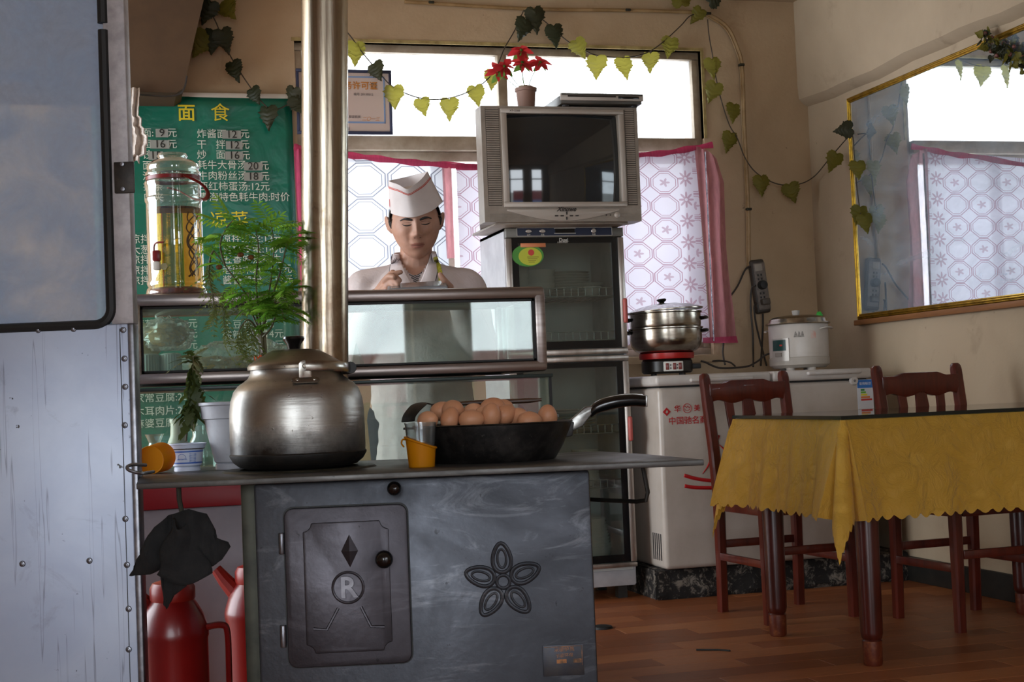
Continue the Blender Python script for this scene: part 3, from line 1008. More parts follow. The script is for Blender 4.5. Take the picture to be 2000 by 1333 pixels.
for px, py, dy, ti, spn, sc, lab in eggs:
    p = Vector((pc.x, pc.y, ZP)) + Matrix.Rotation(-YAW, 3, 'Z') @ pl_(px, py, dy)
    o = link('egg', egg_me, None, p, (ti, 0, spn+rnd.uniform(-.2, .2)))
    o.scale = (sc, sc, sc)
    tag(o, lab, 'egg', 'brown eggs heaped in the frying pan')
for k in range(9):                       # eggs that carry the heap
    a = 2*PI*k/8
    q = Vector((0.0, 0.0, 0.040)) if k == 8 else Vector((0.092*math.cos(a), 0.092*math.sin(a), 0.042))
    o = link('egg', egg_me, None, Vector((pc.x, pc.y, ZP)) + Matrix.Rotation(-YAW, 3, 'Z') @ q, (1.4, 0, a))
    tag(o, 'brown egg buried low inside the frying pan heap', 'egg', 'brown eggs heaped in the frying pan')
# skimmer lying in the pan
M_LADLE = M('brown_wood_handle', '#4a2f1d', 0.5, 0, '#35200f', 30, stretch=(1, 1, 8))
lp = [pl_(842, 792, 0.09), pl_(880, 790, 0.10), pl_(930, 787, 0.11), pl_(985, 785, 0.12), pl_(1030, 783, 0.12), pl_(1058, 781, 0.12)]
PR = Matrix.Rotation(-YAW, 3, 'Z')
P0 = Vector((pc.x, pc.y, ZP))
lad = thing('skimmer', 'brown handled slotted turner lying across the eggs in the pan', 'turner', P0 + PR @ lp[0])
lpw = [PR @ (p-lp[0]) for p in lp]
part('handle', MB().tube(catmull(lpw, 4), [0.004+0.004*min(1, k/8)*(1 if k < 17 else max(0.3, (20-k)/4)) for k in range(21)], 10, flat=0.75), M_LADLE, lad)
tip = [PR @ (pl_(x, y, d)-lp[0]) for x, y, d in ((845, 791, 0.09), (826, 788, 0.08), (812, 797, 0.06), (800, 812, 0.05), (797, 824, 0.045))]
part('blade', MB().tube(catmull(tip, 4), [0.006+0.016*min(1, k/6) for k in range(17)], 10, flat=0.15, up=(0, 0, 1)), M_IRON, lad)

# ------------------------------------------------------------------ clear cup in a yellow holder
def plastic(name, hx, tr=0.5, rough=0.3):
    t = NT(name)
    t.set(color=hexc(hx), rough=0.55, spec=0.25)
    tl = t.new('ShaderNodeBsdfTranslucent'); tl.inputs[0].default_value = hexc(hx)
    tp_ = t.new('ShaderNodeBsdfTransparent'); tp_.inputs[0].default_value = hexc(hx)
    m1 = t.new('ShaderNodeMixShader'); m1.inputs[0].default_value = tr
    m2 = t.new('ShaderNodeMixShader'); m2.inputs[0].default_value = 0.3
    t.link(tl.outputs[0], m2.inputs[1]); t.link(tp_.outputs[0], m2.inputs[2])
    t.link(t.p.outputs[0], m1.inputs[1]); t.link(m2.outputs[0], m1.inputs[2])
    t.link(m1.outputs[0], t.out.inputs['Surface'])
    return t.m
M_YEL = plastic('yellow_holder_plastic', '#e0940c', 0.45)
M_CLEAR = thin('clear_cup_plastic', '#ffffff', tint='#f4f7f8', rough=0.08, refl=1.6, haze=0.06)
cc = onz(824, 913, ZP)
CS = 0.00107
hold = thing('cup_holder', 'yellow plastic cup holder standing upright beside the pan', 'cup holder', (cc.x, cc.y, ZP), -YAW)
def holder_mb():
    rb, rt, hh = 25.5*CS, 30.5*CS, 0.047
    b = MB()
    # slanted rim: higher on the left
    def fn(u, v):
        a = 2*PI*u
        top = 0.052 + 0.012*(-math.cos(a))
        z = top*min(v/0.9, 1.0)
        rad = rb+(rt-rb)*(z/0.06)
        if v > 0.95:
            rad -= 0.002
        return Vector((rad*math.cos(a), rad*math.sin(a), z))
    b.grid(fn, 40, 20, closeu=True)
    b.lathe([(0.0, 0.001), (rb, 0.001)], (0, 0, 0), 40)
    return b
HB = holder_mb().mesh('shell', M_YEL, 40)
hs = link('shell', HB, hold)
md = hs.modifiers.new('thickness', 'SOLIDIFY'); md.thickness = 0.0018
RM = MB().tube([((25.5*CS+(5*CS)*((0.052-0.012*math.cos(t))/0.06))*1.02*math.cos(t), (25.5*CS+(5*CS)*((0.052-0.012*math.cos(t))/0.06))*1.02*math.sin(t), 0.052-0.012*math.cos(t)) for t in [2*PI*k/36 for k in range(36)]], 0.0024, 8, closed=True).mesh('rim', M_YEL, 60)
link('rim', RM, hold)
HM = MB().tube(catmull([(-0.030, 0, 0.058), (-0.038, -0.002, 0.060), (-0.041, -0.003, 0.052), (-0.036, -0.002, 0.044)], 5), 0.003, 8, flat=0.6).mesh('ear', M_YEL, 60)
link('ear', HM, hold)
cup = MB().lathe([(0.0, 0.003), (23*CS, 0.003), (24*CS, 0.006), (31*CS, 0.0905), (32.2*CS, 0.092), (32.2*CS, 0.0945), (31*CS, 0.0945), (30*CS, 0.088), (23.2*CS, 0.007), (0.0, 0.005)], (0, 0, 0), 40)
solo('plastic_cup', cup, M_CLEAR, 'clear disposable cup standing in the upright yellow holder', 'cup', loc=(cc.x, cc.y, ZP), smooth=50)
# fallen yellow holder
yc = onz(306, 925, ZP)
h2 = thing('cup_holder', 'empty yellow plastic cup lying on its side by the metal door', 'cup holder', (yc.x, yc.y, ZP+0.0335))
def fall_mb():
    b = MB()
    b.lathe([(0.0255, -0.030), (0.0265, -0.0285), (0.0325, 0.0285), (0.0335, 0.030), (0.0315, 0.030), (0.0245, -0.026), (0.0, -0.026)], (0, 0, 0), 40, close=False)
    b.lathe([(0.0, -0.030), (0.0255, -0.030)], (0, 0, 0), 40)
    return b
fm = part('shell', MB().lathe([(0.0, -0.031), (0.0305, -0.031), (0.0315, -0.029), (0.0335, 0.029), (0.0335, 0.031), (0.0322, 0.031), (0.030, -0.027), (0.0, -0.027)], (0, 0, 0), 40, close=False), M_YEL, h2)
h2.rotation_euler = (math.radians(-86), 0, math.radians(-YAW*57.3-10))
fm2 = part('base_ring', MB().tube([(0.031*math.cos(2*PI*k/32), 0.031*math.sin(2*PI*k/32), -0.031) for k in range(32)], 0.0014, 6, closed=True), M_YEL, h2)

# ------------------------------------------------------------------ small plant in an ice cream tub
def leaf_mat(name, c1, c2, tr=0.45):
    t = NT(name)
    oi = t.new('ShaderNodeObjectInfo')
    n = t.noise(t.coord('Object'), 40, 4, 0.6)
    col = t.mix(t.math('ADD', t.math('MULTIPLY', oi.outputs['Random'], 0.6), t.math('MULTIPLY', n, 0.4)), hexc(c1), hexc(c2))
    t.set(color=col, rough=0.5, spec=0.3)
    tl = t.new('ShaderNodeBsdfTranslucent')
    t.link(col, tl.inputs[0])
    mx = t.new('ShaderNodeMixShader'); mx.inputs[0].default_value = tr
    t.link(t.p.outputs[0], mx.inputs[1]); t.link(tl.outputs[0], mx.inputs[2])
    t.link(mx.outputs[0], t.out.inputs['Surface'])
    return t.m
M_LDRY = leaf_mat('withered_leaf', '#38471f', '#4a5226', 0.3)
M_LFERN = leaf_mat('marigold_leaf', '#5c9a2a', '#97c24c', 0.6)
M_LFERN2 = leaf_mat('wilted_leaf', '#5b6a2e', '#6b7040', 0.35)
M_STEM = M('plant_stem', '#4f4a26', 0.6, 0, '#3c2d1a', 30)
M_TUB = M('white_tub_plastic', '#c4cbdc', 0.4)
M_TUBB = M('tub_blue_print', '#3f63b0', 0.45)
M_SOIL = M('potting_soil', '#2a1d13', 0.9, 0, '#3a2a1c', 60, bump=0.5, bscale=120)
tc = onz(366, 920, ZP)
tubp = thing('potted_plant', 'withered seedling in a blue and white ice cream tub', 'plant', (tc.x, tc.y, ZP), -YAW)
TS = 0.00115
part('tub', MB().lathe([(0.0, 0.0), (26*TS, 0.0), (26*TS, 0.007), (24.5*TS, 0.009), (29*TS, 0.013), (33*TS, 0.05), (36*TS, 0.052), (38*TS, 0.060), (39.5*TS, 0.061), (39.5*TS, 0.0635), (37.5*TS, 0.0635), (32*TS, 0.05), (0.0, 0.045)], (0, 0, 0), 48), M_TUB, tubp)
for z in (0.017, 0.043):
    part('stripe', MB().lathe([(29*TS+4*TS*(z-0.013)/0.037+0.0003, z), (29*TS+4*TS*(z+0.0035-0.013)/0.037+0.0003, z+0.0035)], (0, 0, 0), 48, close=False), M_TUBB, tubp)
b = MB()
def tubpt(a, z, off=0.0005):
    r = 29*TS+4*TS*(z-0.013)/0.037+off
    return Vector((r*math.cos(a), r*math.sin(a), z))
b.tube([tubpt(-1.68+0.26*math.cos(t), 0.031+0.0085*math.sin(t)) for t in [PI*k/12 for k in range(-1, 14)]], 0.0005, 4)
for k in range(7):
    b.tube([tubpt(-1.95+0.09*k+0.04*math.cos(t), 0.026+0.003*math.sin(t)) for t in [PI*j/5 for j in range(6)]], 0.0005, 4)
for j in range(7):
    b.tube([tubpt(-1.2+0.01*(j % 2), 0.022+0.003*j), tubpt(-0.75, 0.022+0.003*j)], 0.0006, 4)
part('print', b, M_TUBB, tubp)
part('soil', MB().lathe([(0.0, 0.056), (36*TS, 0.056), (36*TS, 0.05)], (0, 0, 0), 32), M_SOIL, tubp)
def px2(px, py, org, dy=0.0):
    d0 = (Vector(org)-CP).dot(FW)
    p = atd(px, py, d0+dy) - Vector(org)
    return Matrix.Rotation(YAW, 3, 'Z') @ p
torg = (tc.x, tc.y, ZP)
sp_ = [px2(x, y, torg) for x, y in ((363, 862), (366, 835), (371, 800), (374, 765), (376, 735), (377, 712), (378, 695))]
part('stem', MB().tube(catmull(sp_, 4), [0.003-0.002*k/24 for k in range(25)], 8), M_STEM, tubp)
def lobed(L, Wd, n=5, jag=0.5, droop=0.3):
    """a toothed leaf lying along +x, folded a little along its midrib"""
    vs, fs = [], []
    m = n*2
    for i in range(m+1):
        t = i/m
        w = Wd*math.sin(PI*min(t*0.96+0.03, 1.0))**0.8*(1.0 if i % 2 else 1.0-jag)
        z = -droop*L*t*t
        vs += [(t*L, 0, z), (t*L-0.05*L*(i % 2), w, z+0.25*w), (t*L-0.05*L*(i % 2), -w, z+0.25*w)]
    for i in range(m):
        a, c_ = i*3, i*3+3
        fs += [[a, c_, c_+1, a+1], [a, a+2, c_+2, c_]]
    return vs, fs
wl = [MB().add(*lobed(0.05, 0.009, 5, 0.5, d)).mesh('leaf', M_LDRY, 60) for d in (0.1, 0.5, 0.9)]
for k in range(42):
    t = 0.28+0.72*k/41
    i = min(int(t*6), 5)
    p = sp_[i].lerp(sp_[i+1], t*6-i)
    sc = 0.55+0.65*math.sin(PI*min(1, (1-t)*0.85+0.15))
    o = link('leaf', rnd.choice(wl), tubp, p)
    o.rotation_euler = (rnd.uniform(-0.6, 0.6), rnd.uniform(0.75, 1.45) if t < 0.85 else rnd.uniform(-0.8, 0.4), rnd.uniform(0, 2*PI))
    o.scale = (sc*1.0, sc*1.6, sc*1.2)

# ------------------------------------------------------------------ marigold in a white plastic pot
po = onz(470, 915, ZP)
M_POT = M('pale_grey_pot', '#bdbfc6', 0.45, 0, '#a5a6ae', 12)
mg = thing('potted_plant', 'tall feathery marigold in a pale plastic pot behind the kettle', 'plant', (po.x, po.y, ZP), -YAW)
GS = 0.00119
part('pot', MB().lathe([(0.0, 0.0), (48*GS, 0.0), (48*GS, 0.012), (46*GS, 0.014), (50*GS, 0.018), (68*GS, 0.116), (72*GS, 0.118), (76*GS, 0.147), (80*GS, 0.149), (80*GS, 0.155), (76*GS, 0.156), (66*GS, 0.125), (0.0, 0.12)], (0, 0, 0), 48), M_POT, mg)
part('soil', MB().lathe([(0.0, 0.148), (73*GS, 0.146), (73*GS, 0.13)], (0, 0, 0), 32), M_SOIL, mg)
morg = (po.x, po.y, ZP)
def mp(px, py, dy=0.0):
    return px2(px, py, morg, dy)
trunk = [mp(492, 775), mp(505, 730), mp(512, 690), mp(510, 650)]
for off in ((0, 0), (0.006, 0.004), (-0.005, 0.006)):
    part('stem', MB().tube(catmull([p+Vector((off[0], off[1], 0)) for p in trunk], 4), 0.0042, 8), M_STEM, mg)
tie = [mp(505, 700, -0.012)+Vector((0.008*math.cos(t), -0.006+0.008*math.sin(t)*0.4, 0.006*math.sin(2*t))) for t in [2*PI*k/20 for k in range(20)]]
part('tie', MB().tube(tie, 0.0016, 6, closed=True), M('orange_wire', '#e0581c', 0.4), mg, label='orange tie wire')
part('bag_strip', MB().tube(catmull([mp(490, 640, -0.015), mp(497, 655, -0.018), mp(507, 668, -0.015), mp(512, 690, -0.012)], 5), [0.004+0.006*math.sin(PI*k/15) for k in range(16)], 6, flat=0.3), thin('plastic_film', '#ffffff', haze=0.4, hazecol='#e8e6ee'), mg)
branches = [
    [(510, 650, 0), (495, 600, 0.02), (470, 560, 0.0), (440, 520, -0.02), (418, 490, -0.03)],
    [(510, 650, 0), (505, 600, -0.02), (500, 550, -0.02), (505, 490, -0.03), (500, 450, -0.02)],
    [(511, 650, 0), (520, 600, 0.02), (530, 540, 0.02), (535, 480, 0.03), (528, 432, 0.02)],
    [(511, 650, 0), (525, 610, -0.02), (545, 580, -0.04), (565, 565, -0.05)],
    [(510, 655, 0), (490, 610, 0.02), (462, 570, 0.03), (440, 565, 0.03), (436, 600, 0.03), (440, 650, 0.03)],
    [(418, 490, -0.03), (412, 500, -0.03), (408, 530, -0.03), (415, 575, -0.03), (420, 605, -0.03)],
    [(510, 650, 0), (528, 590, 0.0), (548, 530, -0.01), (560, 480, -0.02), (572, 460, -0.02)],
    [(440, 520, -0.02), (430, 480, -0.04), (440, 450, -0.04), (455, 430, -0.04)],
    [(512, 660, 0), (530, 640, -0.03), (540, 610, -0.05), (548, 600, -0.06), (556, 625, -0.06)],
    [(511, 655, 0), (500, 640, -0.03), (485, 625, -0.05), (470, 640, -0.05), (463, 660, -0.05)],
]
# one pinnate frond = rachis with leaflets; several shapes shared between copies
def frond(n, L, w, droop, curl):
    b = MB()
    pts = []
    for i in range(n+1):
        t = i/n
        pts.append(Vector((L*t, curl*L*t*t, -droop*L*t*t)))
    b.tube(pts, [0.0011*(1-0.7*i/n) for i in range(n+1)], 4)
    for i in range(1, n+1):
        d = (pts[i]-pts[i-1]).normalized()
        for s in (-1, 1):
            ll = w*(0.55+0.6*math.sin(PI*i/(n+1)))
            dirv = (d*0.75 + Vector((0, s, -0.15))).normalized()
            side = d.cross(Vector((0, 0, 1))).normalized()*s
            pr_ = (Vector((0, 0, 1)).cross(dirv)).normalized()*ll*0.165
            p0 = pts[i]
            p1 = p0+dirv*ll*0.5+pr_; p2 = p0+dirv*ll; p3 = p0+dirv*ll*0.5-pr_
            b.add([p0, p1+Vector((0, 0, 0.001)), p2+Vector((0, 0, -0.003)), p3+Vector((0, 0, 0.001))], [[0, 1, 2], [0, 2, 3]])
    p0 = pts[-1]; d = (pts[-1]-pts[-2]).normalized()
    q = d.cross(Vector((0, 0, 1))).normalized()*w*0.12
    b.add([p0, p0+d*w*0.4+q, p0+d*w*0.8, p0+d*w*0.4-q], [[0, 1, 2], [0, 2, 3]])
    return b
fgood = [frond(7, 0.075, 0.030, dr, cu_).mesh('frond', M_LFERN, 60) for dr, cu_ in ((0.15, 0.1), (0.5, -0.15), (-0.1, 0.2), (0.3, 0.0))]
fwilt = [frond(8, 0.075, 0.017, dr, cu_).mesh('frond', M_LFERN2, 60) for dr, cu_ in ((1.0, 0.1), (1.3, -0.1))]
for bi, br in enumerate(branches):
    pts = catmull([mp(*q) for q in br], 5)
    n = len(pts)
    part('branch', MB().tube(pts, [0.0028*(1-0.6*i/n) for i in range(n)], 6), M_STEM, mg)
    wilt = bi in (4, 5, 9)
    nf = 26 if not wilt else 15
    for k in range(nf):
        t = 0.25+0.75*k/(nf-1)
        i = min(int(t*(n-1)), n-2)
        p = pts[i].lerp(pts[i+1], t*(n-1)-i)
        o = link('frond', rnd.choice(fwilt if wilt else fgood), mg, p)
        if wilt:
            o.rotation_euler = (rnd.uniform(-0.5, 0.5), rnd.uniform(0.9, 1.5), rnd.uniform(0, 2*PI))
        else:
            up = -0.25-0.8*t*rnd.random()
            o.rotation_euler = (rnd.uniform(-0.5, 0.5), up+0.3, rnd.uniform(0, 2*PI))
        s = rnd.uniform(0.55, 1.0)*(0.85 if wilt else (0.65+0.4*t))
        o.scale = (s, s, s)
for px, py in ((428, 522), (470, 498), (490, 503)):
    part('dry_flower', MB().ball(mp(px, py, -0.04), (0.008, 0.008, 0.006), 8, 6), M('dry_petals', '#7a4a1c', 0.8, 0, '#4a1f12', 90, bump=0.6), mg)

# ------------------------------------------------------------------ rag, hook, flasks under the plate
M_RAG = M('charcoal_cloth', '#141415', 0.95, 0, '#1d1c1c', 40, bump=0.5, bscale=180)
rd = 2.93
rg = [(352, 1000), (378, 992), (405, 1003), (423, 1030), (427, 1047), (447, 1058), (452, 1068), (440, 1090), (420, 1104), (400, 1106), (376, 1098), (371, 1090), (370, 1130), (374, 1140), (345, 1160), (330, 1188), (324, 1180), (326, 1130), (322, 1108), (300, 1118), (258, 1124), (266, 1112), (290, 1060), (305, 1030), (330, 1008)]
rc0 = atd(350, 1000, rd)
rag = thing('rag', 'crumpled charcoal rag hanging from a hook under the stove plate', 'rag', (rc0.x, rc0.y, 0), -YAW)
rp2 = []
for px, py in rg:
    p = Matrix.Rotation(YAW, 3, 'Z') @ (atd(px, py, rd)-Vector((rc0.x, rc0.y, 0)))
    rp2.append((p.x, p.z))
bm = bmesh.new()
f = bm.faces.new([bm.verts.new((x, 0, z)) for x, z in rp2])
bmesh.ops.triangulate(bm, faces=[f])
bmesh.ops.subdivide_edges(bm, edges=list(bm.edges), cuts=3, use_grid_fill=True)
bmesh.ops.triangulate(bm, faces=list(bm.faces))
for v in bm.verts:
    q = Vector((v.co.x*17, 0.3, v.co.z*11))
    v.co.y += 0.045*mnoise.noise(q)+0.016*mnoise.noise(q*2.7) - 0.02
part('cloth', MB().bm(bm), M_RAG, rag, smooth=70, solid=0.006)
part('fold', MB().grid(lambda u, v: Vector((0.014+0.085*(u-0.5)*(0.4+0.9*v)+0.006*math.sin(9*v), -0.035-0.028*math.sin(PI*u)-0.01*math.sin(5*u+3*v), rp2[0][1]-0.01-0.11*v-0.02*math.sin(PI*u))), 16, 14), M_RAG, rag, smooth=70, solid=0.004)
hp_ = [Matrix.Rotation(YAW, 3, 'Z') @ (atd(px, py, rd-0.02)-Vector((rc0.x, rc0.y, 0))) for px, py in ((349, 951), (350, 975), (355, 1000), (359, 1030))]
solo('hook', MB().tube([PR @ p + Vector((rc0.x, rc0.y, 0)) for p in hp_], 0.005, 8), M_DARK, 'dark iron hook rod holding the rag under the stove plate', 'hook')
M_RED = M('red_plastic', '#7c100d', 0.32, 0, '#6a0c0a', 6, coat=0.1)
M_RED2 = M('red_plastic_lid', '#8a1a10', 0.4)
def flask(px, d, label, dz=0.0):
    q = atd(px, 1100, d)
    f = thing('thermos_flask', label, 'thermos', (q.x, q.y, 0), -YAW, 'red thermos flasks beside the stove')
    part('body', MB().lathe([(0.0, 0.0), (0.068, 0.0), (0.072, 0.006), (0.072, 0.03), (0.069, 0.034), (0.069, 0.28), (0.071, 0.284), (0.071, 0.296), (0.067, 0.31), (0.062, 0.325), (0.05, 0.345), (0.043, 0.355), (0.0, 0.355)], (0, 0, 0), 40), M_RED, f)
    part('lid', MB().lathe([(0.0, 0.352), (0.043, 0.352), (0.046, 0.358), (0.046, 0.378), (0.04, 0.388), (0.022, 0.393), (0.02, 0.405), (0.012, 0.412), (0.0, 0.413)], (0, 0, 0), 32), M_RED2, f)
    part('handle', MB().tube(catmull([(0.066, 0, 0.300), (0.098, 0, 0.303), (0.110, 0, 0.29), (0.111, 0, 0.22), (0.109, 0, 0.15), (0.098, 0, 0.125), (0.066, 0, 0.12)], 5), 0.0095, 8, flat=0.7), M_RED, f)
    part('spout', MB().tube([(-0.045, 0, 0.335), (-0.07, 0, 0.362), (-0.088, 0, 0.385)], [0.02, 0.016, 0.012], 10), M_RED2, f)
    f.scale = (1.12, 1.12, 1.2)
    return f
flask(335, 3.36, 'red plastic thermos flask with a loop handle beneath the rag')
flask(499, 3.63, 'second red thermos flask half hidden by the stove post')
# ------------------------------------------------------------------ glass display counter
CY0, CY1 = 3.98, 4.44
CX0, CX1 = 0.062, 1.20
M_CALU = M('case_aluminium', '#a59b97', 0.32, 0.9, '#8b817c', 10, stretch=(0.3, 1, 6))
M_CGLASS = thin('case_glass', '#ffffff', tint='#ecf7f2', rough=0.02, refl=0.8, haze=0.07, hazecol='#cfdcda', hscale=7, ior=1.52)  # pale haze puts milky reflected brightness into the glass
M_CWHITE = M('case_white_panel', '#938f96', 0.5, 0, '#85818a', 6)
M_CRED = M('case_red_band', '#8e0f1c', 0.4)
case = thing('display_counter', 'glass display counter with aluminium rails between stove and cook', 'counter', (0, 0, 0))
zt, zu0, zr1, zr0 = 1.172, 1.137, 0.962, 0.930
def rail(name, a, b_, w, h, m=None, bev=0.008):
    lo = (min(a[0], b_[0])-(0 if a[0] != b_[0] else w/2), min(a[1], b_[1])-(0 if a[1] != b_[1] else w/2), min(a[2], b_[2])-(0 if a[2] != b_[2] else h/2))
    hi = (max(a[0], b_[0])+(0 if a[0] != b_[0] else w/2), max(a[1], b_[1])+(0 if a[1] != b_[1] else w/2), max(a[2], b_[2])+(0 if a[2] != b_[2] else h/2))
    return part(name, MB().box(lo, hi, bev), m or M_CALU, case)
for yy in (CY0+0.014, CY1-0.014):
    rail('rail', (CX0, yy, (zt+zu0)/2), (CX1, yy, (zt+zu0)/2), 0.028, zt-zu0, bev=0.011)
    rail('rail', (CX0, yy, (zr1+zr0)/2), (CX1, yy, (zr1+zr0)/2), 0.030, zr1-zr0, bev=0.011)
    for xx in (CX0+0.009, CX1-0.016):
        part('post', MB().box((xx-(0.009 if xx < 0.5 else 0.016), yy-0.0135, zr1-0.02), (xx+(0.009 if xx < 0.5 else 0.016), yy+0.0135, zu0+0.02), 0.007), M_CALU, case)
for xx in (CX0+0.012, CX1-0.014):
    rail('rail', (xx, CY0+0.02, (zt+zu0)/2), (xx, CY1-0.02, (zt+zu0)/2), 0.024, 0.03)
    rail('rail', (xx, CY0+0.02, (zr1+zr0)/2), (xx, CY1-0.02, (zr1+zr0)/2), 0.024, 0.03)
part('top_glass', MB().box((CX0+0.01, CY0+0.02, zt-0.008), (CX1-0.01, CY1-0.02, zt)), M_CGLASS, case)
part('shelf', MB().box((CX0+0.01, CY0+0.02, zr1-0.022), (CX1-0.01, CY1-0.02, zr1-0.012)), M_CWHITE, case)
part('glass_pane', MB().box((CX0+0.018, CY0+0.010, zr1), (CX1-0.03, CY0+0.015, zu0)), M_CGLASS, case)
part('glass_pane', MB().box((CX0+0.006, CY0+0.03, zr1), (CX0+0.011, CY1-0.03, zu0)), M_CGLASS, case)
part('glass_pane', MB().box((CX1-0.016, CY0+0.03, zr1), (CX1-0.011, CY1-0.03, zu0)), M_CGLASS, case)
b = MB()
gx0, gx1 = CX0+0.018, CX1-0.032
for lo, hi in (((gx0, CY0+0.006, zu0-0.006), (gx1, CY0+0.012, zu0)), ((gx0, CY0+0.006, zr1), (gx1, CY0+0.012, zr1+0.005)), ((gx0, CY0+0.006, zr1), (gx0+0.005, CY0+0.012, zu0)), ((gx1-0.007, CY0+0.006, zr1), (gx1, CY0+0.012, zu0))):
    b = MB().box(lo, hi)
    part('seal', b, M_RUBBER, case)
# lower cabinet
LX1 = 1.212
part('ledge', MB().box((CX0, CY0-0.006, 0.912), (LX1, CY1, 0.922), 0.002), M('ledge_dark', '#2f3a38', 0.4, 0.3), case)
part('front_glass', MB().box((CX0+0.004, CY0+0.008, 0.655), (LX1-0.006, CY0+0.013, 0.912)), M_CGLASS, case)
part('end_glass', MB().box((LX1-0.006, CY0+0.01, 0.655), (LX1-0.001, CY1-0.01, 0.912)), M_CGLASS, case)
part('edge_seal', MB().box((LX1-0.010, CY0+0.004, 0.655), (LX1-0.002, CY0+0.010, 0.912)), M_RUBBER, case)
part('body', MB().box((CX0, CY0, 0.06), (LX1, CY1, 0.600), 0.004), M_CWHITE, case)
part('red_band', MB().box((CX0-0.002, CY0-0.004, 0.600), (LX1+0.002, CY1, 0.660), 0.003), M_CRED, case, label='dark red band')
part('plinth', MB().box((CX0+0.02, CY0+0.03, 0.0), (LX1-0.02, CY1-0.02, 0.06)), M_BLACK, case)
def pbag(name, hz=0.18, hc='#f2f4f6'):
    return thin(name, '#ffffff', haze=hz, hazecol=hc, hscale=30, rough=0.15, refl=1.8)
M_BAG = pbag('clear_bag', 0.3, '#ffffff')
M_CUPW = M('ribbed_white_cup', '#c6cbc9', 0.4)
M_BREAD = M('bread_crust', '#d9b27c', 0.8, 0, '#c09660', 14, bump=0.3)
M_CREAM = M('pale_dough', '#d8cbb0', 0.7, 0, '#c7b694', 12)
# paper cups standing upside down
for px, lab in ((291, 'ribbed white paper cup nearest the metal door inside the counter'), (334, 'ribbed white paper cup beside its twin inside the counter')):
    p = ony(px, 727, CY0+0.09)
    b = MB()
    def cf(u, v):
        a = 2*PI*u
        r = (0.031-0.003*v)*(1+0.02*math.cos(24*a))
        return Vector((r*math.cos(a), r*math.sin(a), 0.062*v))
    b.grid(cf, 96, 6, closeu=True)
    b.lathe([(0.0, 0.066), (0.020, 0.066), (0.026, 0.064), (0.028, 0.062)], (0, 0, 0), 48)
    solo('paper_cup', b, M_CUPW, lab, 'cup', 'ribbed cups in the counter', loc=(p.x, p.y, zr1-0.012))
zsh = zr1-0.012
def blob(seed, sx, sy, sz, amp=0.18, fr=4.0, nu=40, nv=24, flat=0.15):
    def fn(u, v):
        a, ph = 2*PI*u, -PI/2+PI*v
        d = Vector((math.cos(ph)*math.cos(a), math.cos(ph)*math.sin(a), math.sin(ph)))
        k = 1+amp*mnoise.noise(d*fr+Vector((seed, seed*2, 0)))+0.35*amp*mnoise.noise(d*fr*3+Vector((seed, 0, 5)))
        p = Vector((d.x*sx*k, d.y*sy*k, d.z*sz*k))
        if p.z < -sz*(1-flat):
            p.z = -sz*(1-flat)
        return p
    return MB().grid(fn, nu, nv, closeu=True)
p = ony(328, 668, CY0+0.16)
bun = thing('bread_bag', 'knotted clear bag with a round bun on top of the paper cups', 'bag', (p.x, p.y, zsh+0.118))
part('bun', blob(1, 0.055, 0.05, 0.035, 0.08, 2), M_BREAD, bun)
part('film', blob(2, 0.068, 0.06, 0.05, 0.25, 5), M_BAG, bun)
part('knot', MB().tube(catmull([(-0.02, 0, 0.04), (-0.03, 0, 0.055), (0.0, 0, 0.068), (0.035, 0, 0.078)], 5), [0.007+0.012*k/15 for k in range(16)], 8, flat=0.3), M_BAG, bun)
p = ony(286, 662, CY0+0.2)
solo('steamed_bun', blob(3, 0.045, 0.045, 0.05, 0.1, 2), M_CREAM, 'pale steamed bun beside the knotted bag in the counter', 'bun', loc=(p.x, p.y, zsh+0.105))
p = ony(470, 700, CY0+0.2)
lb = thing('bread_bag', 'big clear bag of flat loaves lying in the counter behind the marigold', 'bag', (p.x, p.y, zsh+0.001))
for i, (dx, rz, sx, nm) in enumerate(((-0.075, 0.1, 0.07, M_BREAD), (0.02, -0.1, 0.075, M_BREAD), (0.10, 0.15, 0.06, M_CREAM))):
    part('loaf', blob(5+i, sx, 0.06, 0.03, 0.1, 2), nm, lb, loc=(dx, 0, 0.028+0.012*(i == 2)), rot=(0, 0, rz))
part('film', blob(9, 0.165, 0.085, 0.065, 0.3, 3.2, 60, 30, 0.5), M_BAG, lb, loc=(0.01, 0, 0.034))
p = ony(697, 706, CY0+0.2)
solo('paper_cone', MB().lathe([(0.03, 0.0), (0.0, 0.085)], (0, 0, 0), 5), M('white_paper', '#e4e4e2', 0.8), 'white folded paper cone standing in the counter beside the stovepipe', 'paper', loc=(p.x, p.y, zsh), smooth=0)
